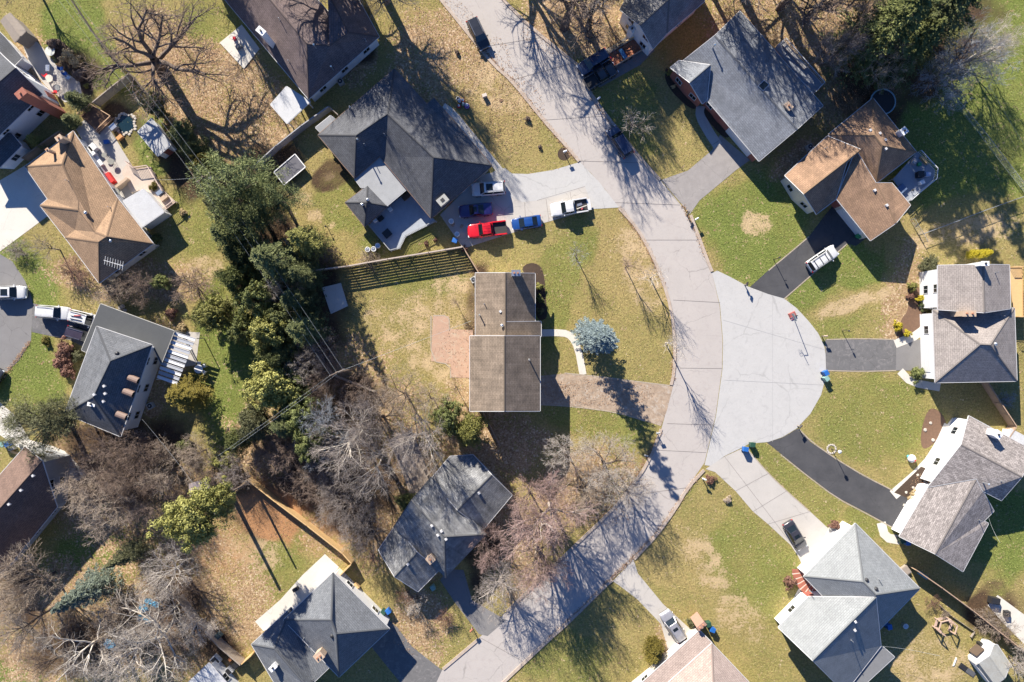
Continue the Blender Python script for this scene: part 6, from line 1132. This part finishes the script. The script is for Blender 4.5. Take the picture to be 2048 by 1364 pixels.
lamp(1547, 519, 'lamp post on the lawn edge casting its shadow on the black driveway'); lamp(1684, 662, 'lamp post on the lawn above the grey driveway', 1.9); lamp(1813, 385, 'lamp post behind the railed deck steps', 1.5); lamp(655, 455, 'little post on the yard below the charcoal house', .9)
# basketball hoop
p = P(1583, 630); r = thing('basketball_hoop', 'portable basketball hoop with red base at the edge of the turning circle', 'basketball hoop', (p.x, p.y, .02), R(205))
MB().box((-.1, 0, .15), (1.1, .75, .28), 0, .8).build('base', paint('faded red plastic', (.30, .09, .08), .7, 0), r); MB().tube((-.1, 0, .2), (.5, 0, 3.3), .05, n=8).build('pole', m_black, r)
MB().bar((.5, 0, 3.3), (1.0, 0, 3.2), .06, .06).build('arm', m_black, r); MB().box((1.05, 0, 3.35), (.05, 1.1, .75)).build('backboard', M('smoked backboard', (.35, .4, .4)), r); MB().torus((1.32, 0, 3.05), .23, .015).build('rim', p_red, r)
net = MB()
for i in range(10):
    t = i*math.pi/5; net.bar((1.32+.22*math.cos(t), .22*math.sin(t), 3.05), (1.32+.13*math.cos(t+.3), .13*math.sin(t+.3), 2.65), .01, .01)
net.build('net', m_white, r)
# white stone planter lamp on the lawn
p = P(1663, 898); r = thing('lamp_post', 'tall lamp post rising from a white stone ring on the lawn', 'lamp post', p); MB().tube((0, 0, 0), (0, 0, 2.3), .05, .04, 8).build('post', m_black, r); MB().lathe((0, 0, 2.3), [(.1, 0), (.22, .1), (.26, .3), (.05, .45)], 8).build('lantern', m_white, r)
for i in range(14): t = i*2*math.pi/14; tag(MB().rock((p.x+.62*math.cos(t), p.y+.62*math.sin(t), 0), .16, i).build('edging_stone', m_stone), 'white stone of the ring around the lawn lamp post', 'stone', 'white stones ringing the lawn lamp post')
# inflatables / decorations
p = P(1823, 917, .4); r = thing('lawn_ornament', 'round white and red stuffed lawn ornament beside the front walk', 'ornament', (p.x, p.y, 0)); MB().lathe((0, 0, 0), [(.25, 0), (.5, .2), (.58, .5), (.45, .8), (.15, .95)], 18).build('body', m_white, r, smooth=True); MB().lathe((.26, -.2, .1), [(.15, 0), (.36, .25), (.34, .5), (.1, .8)], 14).build('hood', p_red, r, smooth=True); MB().lathe((-.35, .25, 0), [(.1, 0), (.25, .2), (.2, .5), (.05, .6)], 12).build('scarf', paint('teal cloth', (.1, .4, .42), .8, 0), r, smooth=True)
p = P(926, 203, .5)
for dx, dy, rr, h_, mt, l in [(-.75, .55, .3, .5, m_white, 'white stuffed figure of the lawn decorations, topmost'), (-.45, .2, .32, .9, M('pale blue cloth', (.5, .6, .72)), 'pale blue figure of the lawn decorations'), (.0, .1, .3, 1.1, paint('orange red cloth', (.7, .12, .04), .7, 0), 'orange red figure of the lawn decorations'), (.05, -.3, .26, .9, M('pale green cloth', (.4, .65, .5)), 'pale green figure of the lawn decorations'), (-.6, -.55, .3, .6, paint('crimson cloth', (.55, .03, .05), .7, 0), 'crimson and white figure at the left foot of the decorations'), (.55, -.6, .38, 1.2, paint('purple cloth', (.2, .12, .4), .7, 0), 'dark red and purple figure at the right foot of the decorations')]:
    r = thing('lawn_figure', l, 'decoration', (p.x+dx, p.y+dy, 0), 0, 'fabric lawn figures on the front lawn'); MB().lathe((0, 0, 0), [(rr*.8, 0), (rr, h_*.3), (rr*.75, h_*.62)], 12).build('body', mt, r, smooth=True); MB().lathe((0, 0, h_*.6), [(rr*.4, 0), (rr*.6, h_*.15), (rr*.45, h_*.33), (.03, h_*.42)], 12).build('head', m_white if mt is not m_white else m_black, r, smooth=True)
p = P(969, 191, .4); r = thing('utility_box', 'small pale utility box standing on the leaf strewn verge', 'utility box', (p.x, p.y, 0), R(20)); MB().box((0, 0, .3), (.6, .38, .6)).build('housing', M('putty box', (.6, .52, .45)), r); MB().box((0, 0, .63), (.66, .44, .06)).build('lid', M('putty box', (.6, .52, .45)), r)
p = P(1002, 201, .1); tag(MB().rock((p.x, p.y, 0), .28, 5, .4).build('boulder', m_mulch2), 'round brown stump beside the pale utility box', 'stump')
# trampolines
def tramp_round(px, py, rad, label):
    p = P(px, py, .9); r = thing('trampoline', label, 'trampoline', (p.x, p.y, 0)); MB().torus((0, 0, .9), rad, .1, 36, 6).build('padding', M('pale blue padding', (.25, .42, .5), (.18, .3, .38), 2), r, smooth=True); MB().lathe((0, 0, .85), [(rad-.1, 0), (rad-.1, .02)], 32).build('mat', m_black, r)
    for i in range(6):
        t = i*math.pi/3; MB().tube((rad*math.cos(t), rad*math.sin(t), 0), (rad*math.cos(t), rad*math.sin(t), .9), .03).build('leg', m_galv, r)
tramp_round(1766, 203, 1.75, 'round trampoline with pale blue rim behind the brown roof')
pl = [P(548, 344, .8), P(590, 308, .8), P(611, 334, .8), P(568, 370, .8)]; c = sum(pl, Vector())/4; r = thing('trampoline', 'rectangular trampoline with white frame tucked behind the pines', 'trampoline', (c.x, c.y, 0)); off = Vector((c.x, c.y, 0)); fr = MB()
for i in range(4): fr.bar(pl[i], pl[(i+1) % 4], .12, .1); MB().tube((pl[i].x, pl[i].y, 0), pl[i], .04).build('leg', m_galv, r, off)
fr.build('frame', m_white, r, off); MB().add([q-Vector((0, 0, .03)) for q in pl], [(0, 3, 2, 1)]).build('mat', M('grey mat', (.12, .12, .14), (.08, .08, .1), 1.2), r, off)
# tables and chairs
def table(px, py, rad, h, mat, label, rnd=True, rot=0, cat='table'):
    p = P(px, py, h); r = thing('table', label, cat, (p.x, p.y, .03), R(rot))
    (MB().lathe((0, 0, h-.04), [(rad, 0), (rad, .04)], 20) if rnd else MB().box((0, 0, h-.02), (rad*2, rad*1.2, .05))).build('tabletop', mat, r)
    for i in range(4):
        t = i*math.pi/2+.78; k = .7 if rnd else .75; MB().tube((rad*k*math.cos(t), rad*k*(1 if rnd else .6)*math.sin(t), 0), (rad*k*math.cos(t), rad*k*(1 if rnd else .6)*math.sin(t), h-.03), .025, n=6).build('leg', mat, r)
def chair(px, py, rot, mat, label, group='garden chairs'):
    p = P(px, py, .5); r = thing('chair', label, 'chair', (p.x, p.y, .03), R(rot), group); MB().box((0, 0, .43), (.5, .5, .05)).build('seat', mat, r); MB().box((-.25, 0, .72), (.05, .5, .52)).build('backrest', mat, r)
    for x in (-.2, .2):
        for y in (-.2, .2): MB().box((x, y, .21), (.05, .05, .42)).build('leg', mat, r)
table(397, 738, .62, .74, m_white, 'round white garden table beside the striped patio cover')
chair(409, 731, 200, m_white, 'white garden chair right of the round white table'); chair(408, 745, 150, m_white, 'white garden chair below right of the round white table'); chair(398, 727, 270, m_white, 'white garden chair above the round white table')
table(98, 157, .55, .7, M('beige stone', (.55, .52, .46)), 'round beige table on the patio of the white house'); table(95, 136, .45, .7, m_silver, 'silver covered oval grill on the patio of the white house', False, 90, 'grill'); table(115, 175, .42, .7, M('slate table', (.2, .21, .22)), 'small round slate table on the white house patio')
chair(92, 151, 40, p_red, 'dark red chair at the round beige table'); chair(110, 184, 100, p_red, 'red chair at the lower end of the white house patio'); chair(122, 137, 10, b_blue, 'blue patio chair along the curved wall'); chair(130, 147, 30, b_blue, 'second blue patio chair along the curved wall')
chair(136, 155, 50, m_silver, 'silver patio chair last along the curved wall'); table(100, 102, .7, .5, M('pale fountain stone', (.55, .58, .55)), 'round pale fountain basin on the upper patio', True, 0, 'basin')
table(222, 323, .45, .7, M('grey wicker', (.25, .25, .23)), 'round grey patio table behind the golden brown roof'); table(208, 310, .35, .7, M('grey wicker', (.25, .25, .23)), 'smaller grey round table up the patio from the other'); table(232, 385, .6, .7, M('grey wicker', (.25, .25, .23)), 'dark round patio table above the white patio cover')
tag(MB().box((P(219, 356, .6).x, P(219, 356, .6).y, .4), (1.7, .8, .75), R(-55), .9).build('grill_cover', paint('red cover', (.62, .02, .02), .7, 0)), 'bright red cover over a long bench behind the brown roof', 'cover')
for x, y, w, l, hh, rot, mt, lab in [(184, 294, .9, .9, .9, -50, m_white, 'square white box by the patio of the brown roof'), (180, 303, 1.3, .8, .9, -50, m_white, 'long white freezer box along the brown roof wall'), (196, 319, 1.8, .4, .5, -55, m_white, 'narrow white bench along the brown roof wall'), (225, 253, .9, .7, .8, 40, m_silver, 'silver cabinet beside the stone pond'), (238, 274, .8, .45, .6, 40, M('orange box', (.6, .3, .12)), 'orange wooden box beside the stone pond'), (242, 365, 2.0, .3, 1.3, 38, m_tanb, 'tan screen wall behind the red cover'), (212, 283, .7, .5, .4, 10, b_blue, 'blue tub beside the patio planter'), (327, 395, 1.0, .5, .6, 38, m_tanb, 'timber crate with pots at the platform end'), (318, 385, .8, .5, .7, 38, M('blue grey metal', (.2, .25, .35)), 'blue grey stand on the railed platform'),
    (1850, 320, 1.4, .3, .5, -48, m_wood, 'stack of pale boards on the cluttered deck'), (1843, 348, .8, .8, .9, 0, m_black, 'black grill on the cluttered deck'), (1857, 348, .6, .5, .7, 0, M('pale blue box', (.4, .45, .6)), 'pale blue box at the deck corner'), (1845, 364, .6, .5, .6, 20, m_white, 'white box near the deck steps'), (1803, 378, 1.3, 1.0, .5, 40, M('blue tarp', (.12, .18, .3)), 'blue tarp bundle on the lower deck'), (1830, 322, .7, .5, .5, 60, M('striped boards', (.45, .42, .42)), 'grey slatted bench at the deck wall'), (1840, 328, .4, .4, .5, 0, b_lg, 'small teal pot on the cluttered deck')]:
    z0 = 1.1 if (1795 < x < 1870 and y < 400) else (.45 if 310 < x < 335 and 380 < y < 400 else .03); p = P(x, y, z0+hh); r = thing('storage_box', lab, 'box' if 'box' in lab else lab.split()[1], (p.x, p.y, z0), R(rot)); MB().box((0, 0, hh/2-.03), (w, l, hh-.06)).build('body', mt, r); MB().box((0, 0, hh-.03), (w+.06, l+.06, .06)).build('lid', mt, r)
for x, y, s, lab in [(983, 372+40, .0, '')]: pass
# deck furniture on the blue grey deck
for x, y, w, l, rot, lab in [(774, 467, 1.1, 1.1, 40, 'black square fire table on the blue grey deck'), (761, 437, .9, .6, 40, 'black grill against the gazebo wall'), (750, 441, .6, .4, 40, 'white cooler against the gazebo wall'), (780, 418, .6, .5, 40, 'white topped stand near the flat patio roof'), (812, 393, 1.2, .7, 40, 'brown bench at the top of the blue grey deck')]:
    p = P(x, y, 1.1); mt = m_white if 'white' in lab else (m_mulch2 if 'brown' in lab else m_black); r = thing('deck_furniture', lab, lab.split()[2] if lab.startswith(('black sq',)) else lab.split()[1], (p.x, p.y, .55), R(rot)); MB().box((0, 0, .5), (w, l, .08)).build('top', mt, r); MB().box((0, 0, .23), (w*.8, l*.8, .46)).build('base', mt, r)
for x, y, mt, lab in [(735, 499, m_silver, 'left metal drum of the three at the deck foot'), (747, 498, M('dark lid', (.15, .16, .18)), 'middle dark lidded drum of the three at the deck foot'), (755, 491, m_white, 'right white rimmed drum of the three at the deck foot'), (902, 442, m_white, 'white wrapped bundle at the end rail of the full driveway'), (914, 468, m_white, 'second white wrapped bundle near the red pickup'), (1812, 1253, m_silver, 'round silver table top behind the pale blue grey house')]:
    p = P(x, y, .8); r = thing('drum', lab, 'drum' if 'drum' in lab else 'bundle', (p.x, p.y, .02), 0, 'drums and bundles beside the decks'); MB().lathe((0, 0, 0), [(.3, 0), (.36, .3), (.33, .75)], 14).build('body', mt, r); MB().torus((0, 0, .76), .33, .05, 16, 6).build('rim', m_white, r); MB().lathe((0, 0, .74), [(.3, 0), (.05, .04)], 12).build('lid', m_silver, r)
for x, y in ((923, 452), (906, 449)): tag(MB().box((P(x, y, .2).x, P(x, y, .2).y, .12), (.55, .35, .2), R(60)).build('box', M('cardboard', (.38, .27, .2))), f'cardboard box {"nearer the red pickup" if x > 910 else "between the white bundles"} on the driveway end', 'box')
# air conditioners
for x, y, lab in [(680, 162, 'air conditioner on the shaded strip beside the plum house'), (1621, 293, 'air conditioner between the ranch house and the brown roof'), (54, 1117, 'air conditioner beside the dark brown left house'), (299, 812, 'air conditioner at the white wall of the left house'), (947, 559, 'air conditioner at the corner of the centre house')]:
    p = P(x, y, .8); r = thing('air_conditioner', lab, 'air conditioner', (p.x, p.y, 0), R(30), 'air conditioners beside houses'); MB().box((0, 0, .4), (.8, .8, .78)).build('housing', M('putty grey metal', (.45, .45, .43)), r); MB().lathe((0, 0, .79), [(.33, 0), (.33, .03)], 18).build('fan_grille', m_dark, r); MB().lathe((0, 0, .825), [(.1, 0), (.1, .03)], 10).build('fan_hub', m_silver, r)
# stone pond
p = P(251, 248); r = thing('pond', 'small garden pond ringed with pale stones above the stained shed', 'pond', p)
MB().lathe((0, 0, -.05), [(1.25, 0), (1.25, .09)], 20).build('water', paint('dark pond water', (.012, .03, .04), .04, .3), r)
for i in range(26): t = i*2*math.pi/26; rr = 1.35+rng.uniform(-.1, .25); MB().rock((rr*math.cos(t), rr*math.sin(t), .02), rng.uniform(.16, .28), i).build('stone', m_stone, r)
tag(MB().box((P(367, 425).x, P(367, 425).y, .03), (.55, .55, .06), R(20)).build("paving_slab", m_white), "white square slab on the lawn left of the pines", "slab")
# roof antenna
p = P(226, 526, 6.2); r = thing('roof_antenna', 'white branched television antenna over the golden brown roof', 'antenna', (p.x, p.y, 3.2)); MB().tube((0, 0, -.1), (0, 0, 3.0), .03, n=6).build('mast', m_white, r)
b_ = MB().bar((-1.3, .4, 2.9), (1.3, -.4, 2.9), .05, .05)
for i in range(8): x = -1.2+i*.34; b_.bar((x-.0, .37-i*.1-.55-.02*i, 2.92), (x+.15, .37-i*.1+.55, 2.92), .03, .03)
b_.build('dipole_array', m_white, r)
# blue tarps
for x, y, s, lab in [(298, 1202, .7, 'blue tarp scrap, topmost under the white branched tree'), (287, 1216, .9, 'wide blue tarp left of the topmost scrap'), (283, 1234, .8, 'blue tarp lowest on the left'), (296, 1240, .8, 'blue tarp curving right of the lowest'), (312, 1208, .7, 'blue tarp scrap farthest right'), (220, 1288, 1.1, 'dark teal tarp under the sprawling pale tree')]:
    p = P(x, y, .3); mb = MB(); k = 8; rr = random.Random(x); vs = [(p.x+s*(i/k-.5)*1.6+rr.uniform(-.06, .06), p.y+s*(j/k-.5)*1.3+rr.uniform(-.06, .06), .45+rr.uniform(-.12, .12)) for i in range(k+1) for j in range(k+1) if True]
    mb.add(vs, [(i*(k+1)+j, (i+1)*(k+1)+j, (i+1)*(k+1)+j+1, i*(k+1)+j+1) for i in range(k) for j in range(k) if (i-k/2+.5)**2+(j-k/2+.5)**2 < 15+rr.uniform(-3, 3)]); o = mb.build('tarp', paint('blue tarp sheet', (.06, .28, .46) if 'teal' not in lab else (.03, .2, .2), .5, 0)); sm = o.modifiers.new('thick', 'SOLIDIFY'); sm.thickness = .03; tag(o, lab, 'tarp', 'tarps under the bare trees')
# brick steps in front of the pale blue grey house
p = P(1596, 1130); r = thing('front_steps', 'curved brick steps with white joints leading up to the pale blue grey house', 'steps', p)
for i in range(7):
    t0, t1 = R(178+i*11), R(187+i*11); cpt = P(1640, 1140); mb = MB(); f = lambda rr, t: (cpt.x+rr*math.cos(t)-p.x, cpt.y+rr*math.sin(t)-p.y)
    mb.prism([f(2.2, t0), f(4.0, t0), f(4.0, t1), f(2.2, t1)], 0, .08+i*.12); mb.build('step', m_brick, r); mb = MB(); mb.prism([f(2.2, t1), f(4.05, t1), f(4.05, t1+.03), f(2.2, t1+.03)], 0, .10+i*.12); mb.build('step_edge', m_bright, r)
# wooden hexagonal frame
p = P(1887, 1250, .5); r = thing('swing_frame', 'wooden hexagonal bench frame with a brush pile inside at lower right', 'bench frame', (p.x, p.y, 0)); m_pf = M('pinkish timber', (.5, .36, .28), (.4, .28, .22), 3)
hx = [(1.35*math.cos(R(60*i+15)), 1.2*math.sin(R(60*i+15))) for i in range(6)]
for i in range(6):
    a, b = hx[i], hx[(i+1) % 6]; MB().box((a[0], a[1], .8), (.12, .12, 1.6)).build('post', m_pf, r)
    if i != 4: MB().bar((a[0], a[1], 1.55), (b[0], b[1], 1.55), .12, .14).build('beam', m_pf, r); MB().bar((a[0]*.9, a[1]*.9, .45), (b[0]*.9, b[1]*.9, .45), .35, .05).build('bench', m_pf, r)
# shed yard clutter
for x, y, w, l, hh, rot, mt, lab in [(1910, 1324, .18, 1.3, .12, -20, m_white, 'white board lying on the dry lawn'), (1927, 1335, 1.3, .8, .08, -35, m_black, 'dark flat panel in front of the open shed'), (1941, 1345, 1.6, .8, .08, -35, M('charcoal panel', (.09, .095, .11)), 'second dark panel overlapping the first'), (1958, 1300, .8, .6, .7, 30, M('orange machine', (.7, .3, .02)), 'orange machine at the mouth of the open shed'), (1949, 1302, .5, .5, .5, 10, M('pale sack', (.6, .52, .4)), 'pale sack at the mouth of the open shed'), (1963, 1290, .5, .5, .8, 10, m_black, 'black tool crate in the open shed front'), (1992, 1203, 1.3, .9, .9, -10, m_black, 'black covered grill on the small concrete patio'), (2017, 1229, .7, .8, .7, 0, m_black, 'small black stool cover on the small concrete patio'), (1847, 1151, 1.6, .45, .3, -35, paint('sky blue plastic', (.12, .4, .6), .5, 0), 'sky blue kayak on the dark stained fence line'), (1812, 1142, 1.2, 1.3, .5, 35, m_woodg, 'small wooden landing at the start of the dark stained fence'), (33, 907, 2.0, .35, .2, -20, m_wood, 'yellow plank at the left edge junk pile'), (22, 897, .9, .5, .6, 20, M('junk grey', (.3, .29, .28)), 'grey crate in the left edge junk pile'), (36, 891, .45, .3, .5, 0, m_white, 'white bucket in the left edge junk pile'), (430, 1322, 1.0, 1.3, .8, 45, m_white, 'white framed cold frame at the flat white roof'), (455, 1345, 1.1, 1.0, .8, 45, m_white, 'second white cold frame nearer the slate roof'), (433, 1275, 1.0, .8, 1.0, 45, M('dark teal crate', (.05, .08, .09)), 'dark crate against the weathered brown fence'), (470, 1332, .9, .9, .8, 45, m_black, 'black barrel box below the weathered fence end'), (462, 1318, .9, .5, .35, 40, M('orange tarp', (.6, .25, .1)), 'orange bundle by the weathered fence end'), (710, 1175, .9, .9, .8, 40, m_wood, 'yellow wood stair landing at the slate roof wall'), (590, 1180, .8, .5, .6, 30, m_black, 'black grill on the pale patio above the slate roof'), (476, 92, .9, .5, .7, 30, M('slate table', (.2, .21, .22)), 'grey table on the white slab left of the plum roof'), (468, 76, .4, .4, .5, 0, p_red, 'red pot on the white slab left of the plum roof'), (462, 977, .3, .3, .5, 0, m_white, 'white cap beside the pink roofed shed'), (655, 600, .1, .1, .1, 0, m_white, '')]:
    if not lab: continue
    p = P(x, y, hh); r = thing('yard_item', lab, lab.split()[-1] if False else 'yard item', (p.x, p.y, .03), R(rot)); MB().box((0, 0, hh/2-.02), (w, l, hh-.04), 0, .97).build('body', mt, r); MB().box((0, 0, hh-.02), (w*.8, l*.8, .05)).build('top', mt if 'frame' not in lab else m_dark, r)
# patio bits, kerb stones
for i, (x, y) in enumerate([(1861, 846), (1866, 880), (1850, 860), (1826, 975), (1835, 950), (1812, 985), (1808, 1010)]): tag(MB().rock((*P(x, y).xy, .02), rng.uniform(.18, .3), i).build('garden_stone', m_stone), 'pale stone in the planting beds of the white house with mottled roof', 'stone', 'pale stones in the planting beds')
for i, (x, y) in enumerate([(241, 616), (246, 613), (250, 622)]): tag(MB().rock((*P(x, y).xy, .02), .35, i).build('boulder', m_stone), 'grey boulder at the upper edge of the flat carport roof', 'boulder', 'boulders beside the carport')
tag(MB().box((*P(1590, 112, 1.4).xy, 1.25), (4.6, .55, .4), R(-48)).build('bench', M('pale bench cover', (.5, .48, .45), (.35, .33, .32))), 'long pale bench on the narrow raised deck', 'bench')
# front garden walls
for pts, lab, mt in [([(884, 440), (926, 498)], 'x', m_conc)]: pass
# fallen leaves: real small leaf cards
areas = [(1200, 785, 110, 28, 900), (1110, 780, 30, 20, 300), (940, 700, 60, 60, 350), (330, 110, 110, 60, 2500), (420, 190, 150, 100, 4200), (480, 270, 100, 90, 2200), (880, 110, 90, 120, 2600), (980, 190, 60, 120, 1500), (1120, 60, 80, 50, 1200), (1230, 60, 60, 40, 900), (1600, 40, 160, 80, 4000), (1690, 130, 130, 100, 3500), (250, 990, 170, 110, 3500), (320, 1210, 200, 120, 3500), (600, 950, 180, 130, 3000), (820, 950, 90, 150, 1800), (1180, 980, 120, 80, 1800), (1030, 1080, 80, 120, 1200), (1030, 230, 60, 80, 900), (960, 590, 40, 120, 500), (1120, 860, 120, 60, 700), (1150, 520, 140, 100, 700), (930, 850, 120, 60, 400), (840, 1260, 60, 50, 500), (1260, 190, 80, 100, 600), (620, 520, 120, 20, 700), (1850, 975, 30, 30, 300), (520, 1040, 60, 60, 500)]
kb = [((943, 76), (1024, 162)), ((1024, 162), (1086, 240)), ((1086, 240), (1150, 318)), ((1240, 418), (1290, 485)), ((1290, 485), (1330, 575)), ((1349, 690), (1345, 765)), ((1394, 466), (1412, 515)), ((1366, 412), (1392, 462)), ((1322, 862), (1255, 985)), ((1209, 1170), (1311, 1070)), ((1311, 1070), (1400, 945)), ((1099, 1278), (1205, 1178)), ((1184, 195), (1230, 255)), ((60, 684), (5, 757))]
C = []
for cx, cy, rx, ry, n in areas:
    a = nrg.uniform(0, 6.28, n); q = np.sqrt(nrg.random(n)); C.append(np.stack([cx+rx*q*np.cos(a), cy+ry*q*np.sin(a)], -1))
for (x0, y0), (x1, y1) in kb:
    n = int(math.hypot(x1-x0, y1-y0)*7); t = nrg.random(n)[:, None]; clump = (np.sin(t*37)+np.sin(t*91+1)) > -.6; t = t[clump[:, 0]]; C.append(np.array([[x0, y0]])*(1-t)+np.array([[x1, y1]])*t+nrg.normal(0, 2.6, (len(t), 2)))
C = np.concatenate(C); n = len(C); c3 = np.stack([(C[:, 0]-1024)/PXM, (682-C[:, 1])/PXM, nrg.uniform(.035, .13, n)], -1); a = nrg.uniform(0, 6.28, n)
Vv, Ff = cards(c3, np.stack([np.cos(a), np.sin(a), nrg.normal(0, .25, n)], -1), np.stack([nrg.normal(0, .3, n), nrg.normal(0, .3, n), np.ones(n)], -1), nrg.uniform(.08, .17, n), nrg.uniform(.06, .12, n))
me = np_mesh('fallen_leaves', Vv, Ff, nrg.random(n)); me.materials.append(foliage('fallen leaf', (.45, .30, .19), (.22, .12, .07), .9)); tag(lk(me, 'fallen_leaves', None), 'brown fallen leaves scattered over verges, kerbs and woods', 'leaves', kind='stuff')

# timber frame on the worn path by the grey streaked roof
p = P(855, 938, .8); r = thing('timber_frame', 'open timber frame of long poles above the grey streaked roof', 'timber frame', (p.x, p.y, 0))
for a, b in (((845, 942), (866, 920)), ((852, 954), (888, 912))):
    a, b = P(*a, 1.6), P(*b, 1.6); o_ = Vector((p.x, p.y, 0)); MB().bar(a-o_, b-o_, .12, .12).build('beam', m_woodg, r)
    for q in (a, b): MB().box((q.x-p.x, q.y-p.y, .78), (.1, .1, 1.56)).build('post', m_woodg, r)
q = P(864, 948, .3); pal = thing('pallet', 'square timber frame lying beside the open pole frame', 'pallet', (q.x, q.y, .02), R(40))
for i in range(5): MB().box((0, -.5+i*.25, .12), (1.1, .1, .03)).build('slat', m_woodg, pal)
for x in (-.5, .5): MB().box((x, 0, .05), (.08, 1.15, .1)).build('runner', m_woodg, pal)
